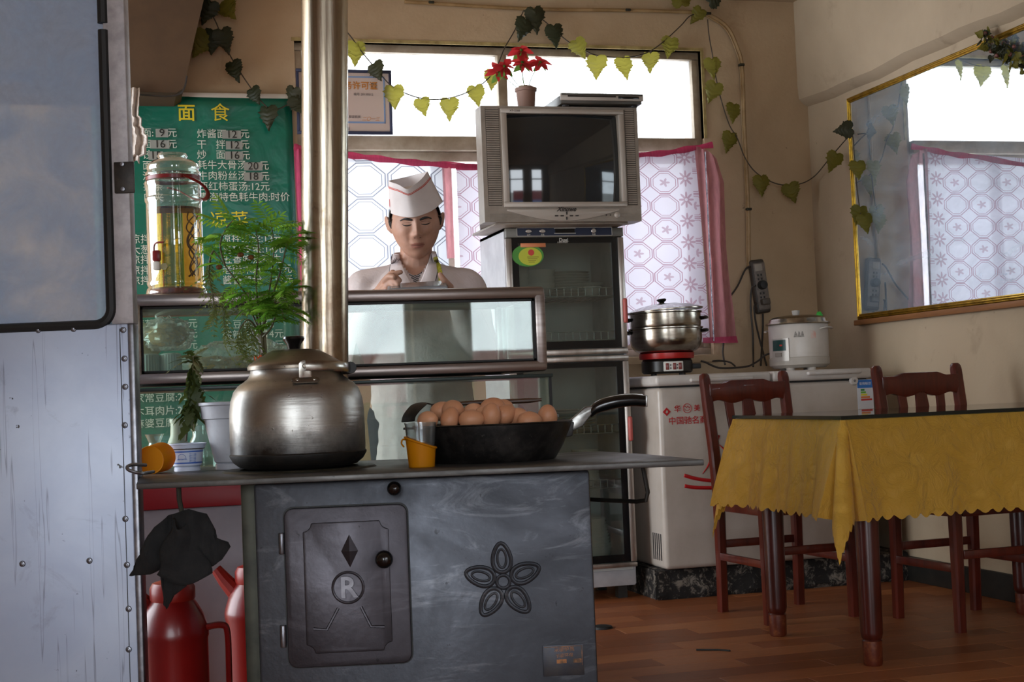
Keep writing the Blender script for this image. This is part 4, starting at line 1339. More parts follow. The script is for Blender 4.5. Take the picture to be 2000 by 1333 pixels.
# lower shelf items
M_GLS = thin('carafe_glass', '#ffffff', tint='#e6f2ee', rough=0.03, refl=2.2, haze=0.12, hazecol='#dfe9e4')
zl = 0.660
p = ony(303, 900, CY0+0.10)
solo('carafe', MB().lathe([(0.0, 0.0), (0.040, 0.0), (0.043, 0.01), (0.042, 0.04), (0.033, 0.075), (0.018, 0.105), (0.015, 0.115), (0.024, 0.135), (0.026, 0.138), (0.024, 0.137), (0.013, 0.115), (0.031, 0.072), (0.040, 0.03), (0.0, 0.006)], (0, 0, 0), 32), M_GLS, 'small waisted glass carafe in the lower counter by the fallen yellow cup', 'carafe', loc=(p.x, p.y, zl))
p = ony(348, 880, CY0+0.16)
solo('vinegar_bottle', MB().lathe([(0.0, 0.0), (0.058, 0.0), (0.060, 0.01), (0.060, 0.060), (0.050, 0.080), (0.030, 0.105), (0.020, 0.13), (0.018, 0.165), (0.021, 0.166), (0.021, 0.176), (0.012, 0.178), (0.0, 0.178)], (0, 0, 0), 40), M('cream_ceramic', '#d9d2bf', 0.35), 'cream bottle with a narrow neck in the lower counter', 'bottle', loc=(p.x, p.y, zl))
p = ony(398, 880, CY0+0.20)
solo('glass_jar', MB().lathe([(0.0, 0.0), (0.036, 0.0), (0.038, 0.005), (0.038, 0.11), (0.030, 0.125), (0.030, 0.14), (0.033, 0.142), (0.033, 0.155), (0.0, 0.156)], (0, 0, 0), 32), M_GLS, 'clear glass jar in the lower counter beside the pale flower pot', 'jar', loc=(p.x, p.y, zl))

# ------------------------------------------------------------------ amber infusion jar on the counter
jb = ony(345, 566, CY0+0.14)
JS = 0.00148
jar = thing('infusion_jar', 'tall lidded glass jar of amber root infusion with red strap', 'jar', (jb.x, jb.y, zt), -YAW)
M_JAR = thin('jar_glass', '#ffffff', tint='#eef5f0', rough=0.02, refl=2.0, haze=0.05, hazecol='#eef4f0', hscale=20)
t = NT('amber_liquid')
tr = t.new('ShaderNodeBsdfTransparent'); tr.inputs[0].default_value = hexc('#f7e08a')
tl = t.new('ShaderNodeBsdfTranslucent'); tl.inputs[0].default_value = hexc('#f5b914')
gl = t.new('ShaderNodeBsdfGlossy'); gl.inputs['Roughness'].default_value = 0.05
m1 = t.new('ShaderNodeMixShader'); m1.inputs[0].default_value = 0.6
m2 = t.new('ShaderNodeMixShader'); m2.inputs[0].default_value = 0.06
t.link(tr.outputs[0], m1.inputs[1]); t.link(tl.outputs[0], m1.inputs[2])
t.link(m1.outputs[0], m2.inputs[1]); t.link(gl.outputs[0], m2.inputs[2])
t = NT('amber_liquid_refracting')
t.set(color=hexc('#f3c544'), rough=0.02, trans=1.0, ior=1.33)
M_AMB = t.m
def jz(y):
    return (568-y)*JS
jp = [(0.0, 0.002), (54*JS, 0.002), (56*JS, jz(562)), (54*JS, jz(553)), (51*JS, jz(549)), (53*JS, jz(545)), (53*JS, jz(540)), (51*JS, jz(537)), (51*JS, jz(392)), (53*JS, jz(389)), (53*JS, jz(384)), (50.5*JS, jz(381)), (50.5*JS, jz(362)), (52.5*JS, jz(359)), (52.5*JS, jz(353)), (49*JS, jz(350)), (46*JS, jz(342)), (47*JS, jz(337))]
part('glass_body', MB().lathe(jp, (0, 0, 0), 48), M_JAR, jar)
lidp = [(50*JS, jz(341)), (51.5*JS, jz(338)), (50*JS, jz(334)), (47*JS, jz(331)), (48*JS, jz(326)), (46*JS, jz(319)), (38*JS, jz(313)), (28*JS, jz(310)), (25*JS, jz(308)), (28*JS, jz(304)), (26*JS, jz(299)), (12*JS, jz(297)), (0.0, jz(296.5))]
part('lid', MB().lathe(lidp, (0, 0, 0), 48), M_JAR, jar, label='knobbed glass lid')
part('liquid', MB().lathe([(0.0, 0.018), (49*JS, 0.018), (49*JS, jz(403)), (0.0, jz(403))], (0, 0, 0), 48), M_AMB, jar, label='amber liquid')
part('sediment', MB().lathe([(0.0, 0.006), (50*JS, 0.006), (50*JS, 0.020), (30*JS, 0.026), (0.0, 0.024)], (0, 0, 0), 40), M('red_berries', '#8a2a10', 0.6, 0, '#5a1608', 90, bump=0.7, bscale=120), jar, label='layer of red berries')
part('root_layer', MB().lathe([(0.0, jz(403)+0.0005), (48.5*JS, jz(403)+0.0005), (48.5*JS, jz(407)), (0.0, jz(407))], (0, 0, 0), 40), M('brown_film', '#6a3a12', 0.5), jar)
part('strap', MB().lathe([(49.5*JS, jz(350)), (50.2*JS, jz(350)), (50.2*JS, jz(343)), (49.5*JS, jz(343))], (0, 0, 0), 48, close=False), M_RED, jar, label='red plastic strap')
hh = [(-20, 356, 40), (0, 362, 52), (30, 380, 40), (58, 384, 10), (66, 374, -12), (56, 360, -32), (30, 347, -46)]
part('carry_loop', MB().tube(catmull([(x*JS, dy*JS, jz(y)) for x, y, dy in hh], 5), 0.0065, 8, flat=0.35), M_RED, jar)
for k in range(5):
    pts = []
    x0, y0 = 20+k*4, 30-12*k
    for i in range(9):
        pts.append((JS*(x0+9*math.sin(i*1.3+k*2)), JS*(y0*0.4+7*math.cos(i*1.7+k)), jz(410+i*15)))
    part('root', MB().tube(catmull(pts, 3), 0.0016 if k else 0.0022, 5), M('dark_root', '#5a2c10', 0.8), jar)
tz = jz(500)
tap = part('tap', MB().box((-0.041, -0.095, tz-0.032), (-0.022, -0.076, tz-0.008), 0.004), M('white_tap', '#e8e4da', 0.4), jar)
part('tap_body', MB().box((-0.042, -0.096, tz-0.008), (-0.020, -0.075, tz+0.022), 0.005), M_RED, tap)
part('tap_lever', MB().tube(catmull([(-0.038, -0.088, tz+0.018), (-0.036, -0.09, tz+0.036), (-0.026, -0.095, tz+0.042), (-0.008, -0.1, tz+0.042)], 4), 0.004, 8, flat=0.6), M_RED, tap)
part('tap_nut', MB().lathe([(0.010, -0.082), (0.010, -0.070)], (-0.014, 0, tz-0.022), 6, 'y'), M('clear_nut', '#d8cf9a', 0.3), tap)

# ------------------------------------------------------------------ green menu poster on the back wall
YM = YB-0.012
def mw(px, py):
    p = ony(px, py, YM)
    return p.x, p.z
mx0, mx1 = -0.05, mw(576, 380)[0]
mz1, mz0 = mw(430, 190)[1], 0.62
def vinyl():
    t = NT('green_vinyl')
    v = t.coord('Object')
    n = t.noise(v, 5, 4, 0.5, 0.6)
    col = t.mix(t.ramp(n, [(0.35, 0.0), (0.7, 1.0)]), hexc('#0a6b54'), hexc('#085a47'))
    t.set(color=col, rough=0.28, spec=0.5)
    t.bump(n, 0.5, 0.02)
    return t.m
poster = thing('menu_poster', 'green vinyl menu poster with yellow and white lettering', 'menu', ((mx0+mx1)/2, YM, mz0))
cx = (mx0+mx1)/2
def pf(u, v):
    x, z = mx0+(mx1-mx0)*u, mz0+(mz1-mz0)*v
    return Vector((x-cx, 0.004*math.sin(5*u+3*v)*math.sin(7*v), z-mz0))
part('sheet', MB().grid(pf, 24, 40), vinyl(), poster, solid=0.002, smooth=60)
M_TY = M('yellow_print', '#d8c41e', 0.4)
M_TW = M('pale_print', '#c9cfc0', 0.45)
M_TP = M('grey_patch', '#8f9189', 0.5)
M_TK = M('marker_ink', '#16140f', 0.6)
def ptext(px, py, body, hpx, mat, align='LEFT', name='lettering', dy=-0.008, sx=1.0, bold=0.0):
    x, z = mw(px, py)
    return text(name, body, hpx*0.00245, mat, poster, (x-cx, dy, z-mz0), align=align, sx=sx, bold=bold)
ptext(364, 223, '面', 32, M_TY, 'CENTER', bold=0.001)
ptext(430, 223, '食', 34, M_TY, 'CENTER')
ptext(428, 432, '凉', 32, M_TY, 'CENTER')
ptext(468, 432, '菜', 32, M_TY, 'CENTER')
for px, py, s in ((384, 263, '炸酱面:'), (384, 284, '干'), (421, 284, '拌:'), (384, 304, '炒'), (421, 304, '面:'), (385, 324, '耗牛大骨汤'), (386, 345, '牛肉粉丝汤'), (387, 366, '西红柿蛋汤:12元'), (388, 387, '青海特色耗牛肉:时价'),
                  (468, 263, '元'), (468, 284, '元'), (469, 305, '元'), (506, 325, '元'), (507, 346, '元'),
                  (276, 261, '面:'), (326, 261, '元'), (276, 283, '面'), (326, 283, '元'), (278, 304, '饺:'), (278, 325, '面'), (278, 346, '汤'), (279, 366, '拉条'), (280, 387, '肉夹'),
                  (254, 469, '凉拌黄瓜'), (254, 490, '大葱木耳'), (254, 509, '凉拌萝卜'), (254, 530, '凉拌金针菇'), (254, 550, '凉拌豆腐'),
                  (432, 468, '凉拌三丝:12元'), (434, 489, '青椒皮蛋:14元'), (434, 509, '五香麻辣花生'), (434, 529, '老醋木耳'), (528, 527, ':14元'), (434, 549, '酱香凉粉'), (530, 548, ':12元'),
                  (262, 636, '蘑菇肉片:32元'), (262, 656, '青椒肉丝:28元'), (262, 678, '红烧肉块:38元'), (434, 636, '土豆丝:14元'), (434, 656, '酸辣白菜:14元'), (434, 678, '宫保鸡丁:28元'),
                  (262, 780, '家常豆腐:20元'), (262, 806, '木耳肉片:28元'), (262, 830, '麻婆豆腐:20元')):
    ptext(px, py, s, 17.3, M_TW)
for px, py, w, s in ((316, 261, 22, '9'), (312, 283, 34, '16'), (304, 305, 26, '15'), (452, 264, 34, '12'), (457, 285, 30, '12'), (457, 305, 32, '16'), (494, 326, 34, '20'), (494, 346, 34, '18')):
    x, z = mw(px, py)
    part('price_patch', MB().box((x-cx-w*0.00118, -0.0105, z-mz0-0.018), (x-cx+w*0.00118, -0.0095, z-mz0+0.018)), M_TP, poster)
    ptext(px, py, s, 19, M_TK, 'CENTER', 'price', -0.0115)
part('white_edge', MB().box((mx0-cx, -0.003, mz1-mz0-0.002), (mx1-cx, 0.003, mz1-mz0+0.018), 0.001), M('white_edge', '#cfcabf', 0.5), poster)
# towel on the far left, cord over the poster
tw = ony(258, 175, 6.06)
def towel(u, v):
    y0, y1 = 172, 322
    py = y0+(y1-y0)*v
    right = [272, 271, 270, 276, 282, 288, 285, 272][min(int(v*7.99), 7)]
    px = 238+(right-238)*u
    p = ony(px, py+(8*math.sin(6*u) if v > 0.9 else 0), 6.06)
    p.y += 0.016*math.sin(16*u+3*v)
    return p - tw
solo('towel', MB().grid(towel, 24, 30), M('white_towel', '#d6cfc8', 0.95, 0, '#c2b9b2', 60, bump=0.5, bscale=150), 'crumpled white towel hanging behind the metal door', 'towel', smooth=60, loc=tw, solid=0.004)
M_CORD = M('dark_cord', '#2a241e', 0.5)
solo('cord', MB().tube(catmull([ony(x, y, 6.085) for x, y in ((248, 183), (290, 186), (330, 188), (352, 182), (361, 168), (365, 148))], 5), 0.004, 6), M_CORD, 'thin dark cord drooping along the lower edge of the brown bulkhead', 'cord')

# ------------------------------------------------------------------ framed licence standing on the transom
c0 = ony(582, 262, YB-0.035); c1 = ony(764, 137, YB-0.035)
lic = thing('licence_frame', 'framed licence certificate leaning in the upper window', 'certificate', (c0.x, YB-0.006, 2.051))
lw, lh = c1.x-c0.x, c1.z-2.051
lic.rotation_euler = (math.radians(3), 0, 0)
M_NAVY = M('navy_frame', '#2c3350', 0.4)
for lo, hi in (((0, -0.018, 0), (lw, 0.0, 0.014)), ((0, -0.018, lh-0.014), (lw, 0, lh)), ((0, -0.018, 0.014), (0.012, 0, lh-0.014)), ((lw-0.012, -0.018, 0.014), (lw, 0, lh-0.014))):
    part('frame_bar', MB().box(lo, hi, 0.002), M_NAVY, lic)
part('paper', MB().box((0.012, -0.008, 0.014), (lw-0.012, -0.003, lh-0.014)), M('licence_paper', '#c9b6ac', 0.6), lic)
M_LB = M('licence_blue', '#7f97bd', 0.6)
for lo, hi in (((0.03, 0.05), (lw-0.03, 0.058)), ((0.03, lh-0.035), (lw-0.03, lh-0.028)), ((0.03, 0.05), (0.037, lh-0.03)), ((lw-0.037, 0.05), (lw-0.03, lh-0.03))):
    part('border', MB().box((lo[0], -0.0092, lo[1]), (hi[0], -0.008, hi[1])), M_LB, lic)
M_LO = M('licence_orange', '#c07a28', 0.5)
text('lettering', '餐饮服务许可证', 0.038, M_LO, lic, (lw*0.54, -0.0095, lh*0.75), ext=0.0003, bold=0.0006)
part('photo', MB().box((lw-0.092, -0.0095, lh*0.70), (lw-0.068, -0.008, lh*0.80)), M('small_photo', '#3a2f2a', 0.5, 0, '#a08a78', 90), lic)
M_LI = M('licence_ink', '#5d5656', 0.6)
for k, (x, z, s) in enumerate(((lw*0.70, lh*0.62, '编号 20130512'), (lw*0.46, lh*0.5, '单位名称'), (lw*0.46, lh*0.44, '地址'), (lw*0.46, lh*0.38, '类别'), (lw*0.60, lh*0.27, '发证机关'), (lw*0.45, lh*0.085, '食品药品监督'))):
    text('lettering', s, 0.014, M_LI, lic, (x, -0.0095, z), ext=0.0002)
text('signature', '二〇一三', 0.02, M_LO, lic, (lw*0.77, -0.0095, lh*0.24), ext=0.0002, shear=0.3)
# ------------------------------------------------------------------ dish sterilizer
SX0, SX1, SY0, SY1 = 1.575, 2.088, 5.75, 6.18
ster = thing('dish_sterilizer', 'tall two door dish sterilizer cabinet carrying the television', 'cabinet', (SX0, SY0, 0))
SW = SX1-SX0
M_SWH = M('cabinet_white', '#c5c6ca', 0.4, 0, '#b2b3b8', 8)
M_SIN = M('cabinet_inside', '#d3d6d2', 0.5, 0.1)
M_SAL = M('cabinet_aluminium', '#c2bab2', 0.3, 0.85, '#a59c94', 20, stretch=(1, 1, 0.1))
M_SBK = M('black_glass_border', '#0d1012', 0.12)
def sbx(name, lo, hi, m, bev=0.0, parent=None, **k):
    return part(name, MB().box(lo, hi, bev), m, parent or ster, **k)
zS1, zTop = 1.553, 1.553
D_ = SY1-SY0
sbx('side_panel', (0, 0.03, 0.06), (0.012, D_, zTop), M_SWH)
sbx('side_panel', (SW-0.012, 0.03, 0.06), (SW, D_, zTop), M_SWH)
sbx('back_panel', (0.012, D_-0.012, 0.06), (SW-0.012, D_, zTop), M_SIN)
sbx('top', (0, 0.03, zTop-0.012), (SW, D_, zTop), M_SWH)
sbx('divider', (0.012, 0.03, 1.02), (SW-0.012, D_-0.012, 1.05), M_SIN)
sbx('bottom', (0.012, 0.03, 0.12), (SW-0.012, D_-0.012, 0.14), M_SIN)
sbx('skirt', (0.004, 0.025, 0.055), (SW-0.004, D_-0.01, 0.12), M_SWH, 0.003)
for sx in (0.03, SW-0.07):
    sbx('foot', (sx, 0.06, 0.0), (sx+0.04, 0.10, 0.055), M_BLACK)
    sbx('foot', (sx, D_-0.1, 0.0), (sx+0.04, D_-0.06, 0.055), M_BLACK)
M_SGL = thin('sterilizer_glass', '#ffffff', tint='#e2e7e4', rough=0.02, refl=1.2, haze=0.04, hazecol='#aab3ae', hscale=9)
def zf(py, px=1110):
    return ony(px, py, SY0).z
def xf(px, py=600):
    return ony(px, py, SY0).x - SX0
# control strip
cp = part('control_panel', MB().box((0.002, 0.0, zf(463)), (SW-0.002, 0.03, zTop-0.003), 0.002), M('panel_grey', '#6d6a62', 0.4), ster)
qx0, qx1 = xf(1009, 452), xf(1195, 452)
pz0, pz1 = zf(461), zf(444.5)
sbx('panel_face', (qx0, -0.002, pz0), (qx1, 0.0, pz1), M('panel_blue', '#1c2740', 0.25), parent=cp)
M_PW = M('panel_white_print', '#cfcac0', 0.5)
for lo, hi in (((qx0, pz0), (qx1, pz0+0.0015)), ((qx0, pz1-0.0015), (qx1, pz1)), ((qx0, pz0), (qx0+0.0015, pz1)), ((qx1-0.0015, pz0), (qx1, pz1)),
               ((xf(1082, 452), zf(456.5)), (xf(1124, 452), zf(455.5))), ((xf(1082, 452), zf(447)), (xf(1124, 452), zf(446)))):
    sbx('outline', (lo[0], -0.003, lo[1]), (hi[0], -0.002, hi[1]), M_PW, parent=cp)
sbx('display', (xf(1084, 452), -0.003, zf(455.5)), (xf(1122, 452), -0.002, zf(447)), M_SBK, parent=cp)
for px, r in ((1032, 6), (1059, 6), (1159, 5)):
    b = MB().lathe([(0.0, -0.006), (r*0.0017, -0.006), (r*0.0021, -0.004), (r*0.0021, -0.002)], (0, 0, 0), 20, 'y')
    o = part('button', b, M_SAL, cp, loc=(xf(px, 452), 0, zf(451.5)))
    if r == 6:
        o.scale = (1.0, 1, 0.6)
    text('lettering', '烘干' if px < 1050 else ('消毒' if px < 1100 else '电源'), 0.008, M_PW, cp, (xf(px, 452), -0.003, zf(458.5)), ext=0.0002)
def sdoor(z0, z1, name_glass, hz):
    d = part('door', MB().box((0.0, 0.006, z0), (0.026, 0.028, z1), 0.003), M_SAL, ster)
    sbx('stile', (SW-0.026, 0.006, z0), (SW, 0.028, z1), M_SAL, 0.003, parent=d)
    sbx('glass', (0.026, 0.012, z0), (SW-0.026, 0.017, z1), M_SGL, parent=d)
    bw = 0.028
    sbx('border', (0.026, 0.0105, z0), (0.026+bw, 0.0115, z1), M_SBK, parent=d)
    sbx('border', (SW-0.026-bw, 0.0105, z0), (SW-0.026, 0.0115, z1), M_SBK, parent=d)
    sbx('border', (0.026+bw, 0.0105, z1-0.022), (SW-0.026-bw, 0.0115, z1), M_SBK, parent=d)
    sbx('border', (0.026+bw, 0.0105, z0), (SW-0.026-bw, 0.0115, z0+0.032), M_SBK, parent=d)
    part('handle', MB().box((SW-0.017, -0.012, hz-0.052), (SW+0.001, 0.008, hz+0.052), 0.008, 3), M('pink_grip', '#b0524a', 0.45), d, label='pinkish red grip')
    return d
d1 = sdoor(zf(682), zf(464), 'upper', zf(607, 1222))
d2 = sdoor(zf(1107), zf(709), 'lower', zf(838, 1228))
sbx('rail', (0, 0.002, zf(694)), (SW, 0.03, zf(683)), M_SAL, 0.003)
sbx('rail', (0, 0.002, zf(708)), (SW, 0.03, zf(697)), M_SAL, 0.003)
sbx('rail', (0, 0.002, zf(1117)), (SW, 0.03, zf(1108)), M_SAL, 0.003)
text('lettering', 'Duxi', 0.02, M_PW, d1, (xf(1102, 468), 0.0095, zf(468.5)), ext=0.0003, bold=0.0004)
text('lettering', '上海奔奔电器厂', 0.0075, M_PW, d1, (xf(1101, 472), 0.0095, zf(473)), ext=0.0003)
# sticker on the upper door
sx_, sz_ = xf(1032, 496), zf(496)
stk = part('sticker', MB().prism([(sx_+0.068*math.cos(a)*(1.0), sz_-0.004+0.046*math.sin(a)) for a in [2*PI*k/28 for k in range(28)]], 0.0085, 0.0100, plane='xz'), M('sticker_green', '#4f9a3a', 0.4), d1, label='round green and yellow sticker')
part('sticker_face', MB().prism([(sx_+0.010+0.050*math.cos(a), sz_-0.008+0.037*math.sin(a)) for a in [2*PI*k/28 for k in range(28)]], 0.0078, 0.0085, plane='xz'), M('sticker_yellow', '#c9cf3e', 0.4), stk)
part('sticker_tab', MB().box((sx_-0.03, 0.0072, sz_+0.030), (sx_+0.078, 0.0084, sz_+0.047), 0.0004), M('sticker_orange', '#e08a5a', 0.4), stk)
part('sticker_dot', MB().prism([(sx_+0.014+0.013*math.cos(a), sz_+0.008+0.013*math.sin(a)) for a in [2*PI*k/20 for k in range(20)]], 0.0070, 0.0078, plane='xz'), M('sticker_red', '#d2463a', 0.4), stk)
for k in range(4):
    part('sticker_line', MB().box((sx_-0.004+0.002*k, 0.0072, sz_-0.012-0.007*k), (sx_+0.046-0.006*k, 0.0078, sz_-0.0095-0.007*k)), M('sticker_ink', '#8a7a28', 0.5), stk)
# wire racks
M_WIRE = M('rack_wire', '#9aa09c', 0.35, 0.9)
def rack(zr, name='rack'):
    b = MB()
    r = part('rack', MB().tube([(0.02, 0.05, zr), (SW-0.02, 0.05, zr), (SW-0.02, D_-0.03, zr), (0.02, D_-0.03, zr)], 0.0028, 6, closed=True), M_WIRE, ster)
    part('rack_rail', MB().tube([(0.02, 0.05, zr+0.035), (SW-0.02, 0.05, zr+0.035)], 0.002, 6), M_WIRE, r)
    for k in range(15):
        x = 0.04+k*(SW-0.08)/14
        part('wire', MB().tube([(x, 0.05, zr+0.035), (x, 0.05, zr), (x, D_-0.03, zr)], 0.0016, 5), M_WIRE, r)
    return zr+0.0028
r1 = rack(zf(578))
r2 = rack(zf(665))
r3 = rack(zf(850))
r4 = rack(zf(960))
r5 = 0.142
M_PORC = M('white_porcelain', '#d5d8d2', 0.25)
plate_me = MB().lathe([(0.0, 0.0), (0.055, 0.0), (0.06, 0.003), (0.095, 0.015), (0.1, 0.0175), (0.099, 0.019), (0.092, 0.0165), (0.058, 0.0055), (0.0, 0.004)], (0, 0, 0), 40).mesh('plate', M_PORC, 40)
bowl_me = MB().lathe([(0.0, 0.0), (0.03, 0.0), (0.031, 0.006), (0.036, 0.008), (0.055, 0.03), (0.062, 0.058), (0.0625, 0.060), (0.060, 0.060), (0.053, 0.033), (0.033, 0.012), (0.0, 0.010)], (0, 0, 0), 36).mesh('bowl', M_PORC, 40)
ORD = ['lowest', 'second', 'third', 'fourth', 'fifth', 'sixth', 'seventh', 'eighth', 'ninth', 'tenth']
def nth(k, n):
    return 'topmost' if k == n-1 else ('lowest' if k == 0 else ORD[k]+' from the bottom')
def dish(me, kind, x, y, z, lab, grp, s=1.0, rx=0.0):
    o = link(kind, me, None, (SX0+x, SY0+y, z), (rx, 0, 0))
    o.scale = (s, s, s)
    tag(o, lab, kind, grp)
for k in range(9):
    dish(plate_me, 'plate', 0.315, 0.20, r1+0.0115*k, 'white plate, %s of the tall stack on the upper rack' % nth(k, 9), 'plates stacked on the upper rack', 1.0)
dish(plate_me, 'plate', 0.405, 0.14, r1+0.045, 'single white dish lying in front of the upper plate stack', None, 0.62)
dish(bowl_me, 'bowl', 0.405, 0.14, r1, 'white bowl carrying the single dish on the upper rack', None, 0.72)
for k in range(3):
    dish(bowl_me, 'bowl', 0.185, 0.15, r1+0.028*k, 'white bowl, %s of the stack beside the upper plates' % nth(k, 3), 'bowls on the upper rack', 1.02)
for k in range(4):
    dish(bowl_me, 'bowl', 0.085, 0.16, r1+0.026*k, 'white bowl, %s of the stack under the round sticker' % nth(k, 4), 'bowls under the sticker', 0.85)
for k in range(8):
    dish(plate_me, 'plate', 0.30, 0.20, r3+0.0115*k, 'white plate, %s of the wide stack behind the pan handle' % nth(k, 8), 'plates on the middle rack', 1.15)
for k in range(7):
    dish(bowl_me, 'bowl', 0.36, 0.18, r4+0.017*k, 'white bowl, %s of the stack just under the stove plate' % nth(k, 7), 'bowls on the low rack', 0.95)
for k in range(10):
    dish(bowl_me, 'bowl', 0.385, 0.18, r5+0.015*k, 'white bowl, %s of the stack on the sterilizer floor' % nth(k, 10), 'bowls on the sterilizer floor', 1.18-0.035*k)

# ------------------------------------------------------------------ television
TX0, TX1, TY0 = 1.456, 2.122, 5.62
TZ0, TZ1 = 1.560, 2.030
tv = thing('tv', 'silver grey tube television on top of the dish sterilizer', 'television', (TX0, TY0, zTop))
TW, TH = TX1-TX0, TZ1-zTop
zb_ = TZ0-zTop
M_TVG = M('tv_grey_plastic', '#9a9084', 0.45, 0.2, '#8d8377', 20)
M_TVS = M('tv_silver_bezel', '#b3aaa0', 0.4, 0.3)
M_TVD = M('tv_shell_dark', '#8a8278', 0.6)
def tz(py, px=1100):
    return ony(px, py, TY0).z - zTop
def tx(px, py=320):
    return ony(px, py, TY0).x - TX0
sx0, sx1, sz0, sz1 = tx(992), tx(1211), tz(395), tz(223)
b = MB()
for lo, hi in (((0, 0, zb_), (TW, 0.09, sz0-0.002)), ((0, 0, sz1+0.002), (TW, 0.09, TH)), ((0, 0, sz0-0.002), (sx0-0.002, 0.09, sz1+0.002)), ((sx1+0.002, 0, sz0-0.002), (TW, 0.09, sz1+0.002))):
    b.box(lo, hi)
part('front_shell', b, M_TVG, tv)
def back(u, v):
    k = v
    x0, x1 = 0.0+0.10*k, TW-0.10*k
    z0, z1 = zb_+0.01*k, TH-0.14*k
    yy = 0.09+0.38*k
    per = [(x0, z0), (x1, z0), (x1, z1), (x0, z1)]
    q = u*4
    i = int(q) % 4
    f = q-int(q)
    a, c_ = per[i], per[(i+1) % 4]
    return Vector((a[0]+(c_[0]-a[0])*f, yy, a[1]+(c_[1]-a[1])*f))
b = MB().grid(back, 32, 6, closeu=True)
b.box((0.11, 0.46, zb_+0.012), (TW-0.11, 0.48, TH-0.145))
part('back_shell', b, M_TVD, tv)
part('stand', MB().box((0.05, 0.03, 0.0), (TW-0.05, 0.42, zb_+0.002), 0.002), M_TVG, tv)
# bezel
bx0, bx1, bz0, bz1 = tx(981), tx(1220), tz(405), tz(214)
for lo, hi in (((bx0, bz0), (bx1, sz0)), ((bx0, sz1), (bx1, bz1)), ((bx0, sz0), (sx0, sz1)), ((sx1, sz0), (bx1, sz1))):
    part('bezel', MB().box((lo[0], -0.010, lo[1]), (hi[0], 0.004, hi[1]), 0.002), M_TVS, tv)
# screen: gently convex dark glass
scx, scz = (sx0+sx1)/2, (sz0+sz1)/2
hw, hh_ = (sx1-sx0)/2, (sz1-sz0)/2
Rs = 1.5
def scr(u, v):
    x, z = (u-0.5)*2*hw, (v-0.5)*2*hh_
    return Vector((scx+x, 0.016+(x*x+z*z)/(2*Rs)-0.012, scz+z))
t = NT('crt_glass')
t.set(color=hexc('#23282a'), rough=0.05, spec=0.6, coat=0.4)
part('screen', MB().grid(scr, 32, 24), t.m, tv, smooth=80, label='dark curved picture tube')
# speaker ribs
for xa, xb in ((tx(952), tx(977)), (tx(1224), tx(1241))):
    part('speaker_shade_plate', MB().box((xa-0.002, -0.0008, sz0-0.014), (xb+0.002, 0.0005, sz1+0.022)), M('grille_shadow', '#4e473f', 0.7), tv)  # dark plate paints in the shade between the ribs
    for k in range(44):
        z = sz0-0.01+(sz1-sz0+0.025)*k/43
        part('speaker_rib', MB().box((xa, -0.0025, z), (xb, -0.0009, z+0.0058)), M_TVG, tv)
# lower front: arched control panel
arch = []
ax0, ax1 = tx(1000, 420), tx(1200, 420)
for k in range(25):
    s = -1+2*k/24
    arch.append(((ax0+ax1)/2+s*(ax1-ax0)/2*1.1, tz(432)+0.042*(1-math.cos(s*PI/2)**1.0)))
arch += [(ax1+0.02, tz(409)), (ax0-0.02, tz(409))]
part('control_panel', MB().prism(arch, -0.006, 0.001, 0.001, plane='xz'), M_TVS, tv)
for k in range(6):
    z = tz(432)+0.006*k
    for xa, xb in ((0.02, ax0+0.03+0.012*(5-k)), (ax1-0.03-0.012*(5-k), TW-0.02)):
        part('front_rib', MB().box((xa, -0.002, z), (xb, 0.001, z+0.003)), M_TVG, tv)
M_INK = M('dark_badge', '#2c2520', 0.35, 0.3)
text('logo', 'Xinuwe', 0.026, M_INK, tv, (tx(1105, 409), -0.0075, tz(409.5)), ext=0.0006, shear=0.4, bold=0.0006)
text('lettering', 'XT-2568', 0.012, M_INK, tv, (tx(1004, 219), -0.0105, tz(218.5)), ext=0.0002)
for px, py, w, h in ((1086, 422, .007, .0025), (1097, 422, .007, .0025), (1115, 422, .007, .0025), (1126, 422, .007, .0025), (1106, 417, .003, .006), (1106, 427, .003, .006)):
    part('button', MB().box((tx(px, py)-w, -0.009, tz(py)-h), (tx(px, py)+w, -0.005, tz(py)+h), 0.001), M_INK, tv)
part('power_button', MB().lathe([(0.0, -0.006), (0.009, -0.006), (0.0125, -0.004), (0.0125, 0.0)], (tx(1205, 421), 0, tz(421)), 20, 'y'), M_TVS, tv)
for px in (1184, 1192):
    part('indicator', MB().lathe([(0.0, -0.003), (0.003, -0.003), (0.003, 0.0)], (tx(px, 421), 0, tz(421)), 10, 'y'), M_INK, tv)
# set-top box and flower pot on the TV
bx = ony(1088, 207, TY0+0.02)
ze = TZ1
stb = thing('disc_player', 'flat dark silver disc player lying on the television', 'player', (bx.x, TY0-0.03, ze))
bw_ = ony(1256, 190, TY0-0.03).x-bx.x
M_STB = M('player_dark', '#4a463f', 0.4, 0.4)
part('body', MB().box((0.005, 0.004, 0.008), (bw_-0.005, 0.24, 0.046), 0.003), M_STB, stb)
part('front', MB().box((0.0, -0.004, 0.020), (bw_, 0.006, 0.050), 0.003), M_TVS, stb)
part('slot', MB().box((0.03, -0.006, 0.034), (bw_-0.12, -0.003, 0.040)), M_INK, stb)
part('stripe', MB().box((0.004, -0.006, 0.041), (bw_-0.004, -0.003, 0.048), 0.001), M_STB, stb)
part('display', MB().box((bw_-0.11, -0.006, 0.028), (bw_-0.02, -0.003, 0.039), 0.001), M_SBK, stb)
for fx in (0.03, bw_-0.03):
    for fy in (0.03, 0.2):
        part('foot', MB().lathe([(0.0, 0.0), (0.013, 0.0), (0.015, 0.006), (0.012, 0.009)], (fx, fy, 0), 14), M_RUBBER, stb)
fp = ony(1028, 205, TY0+0.12)
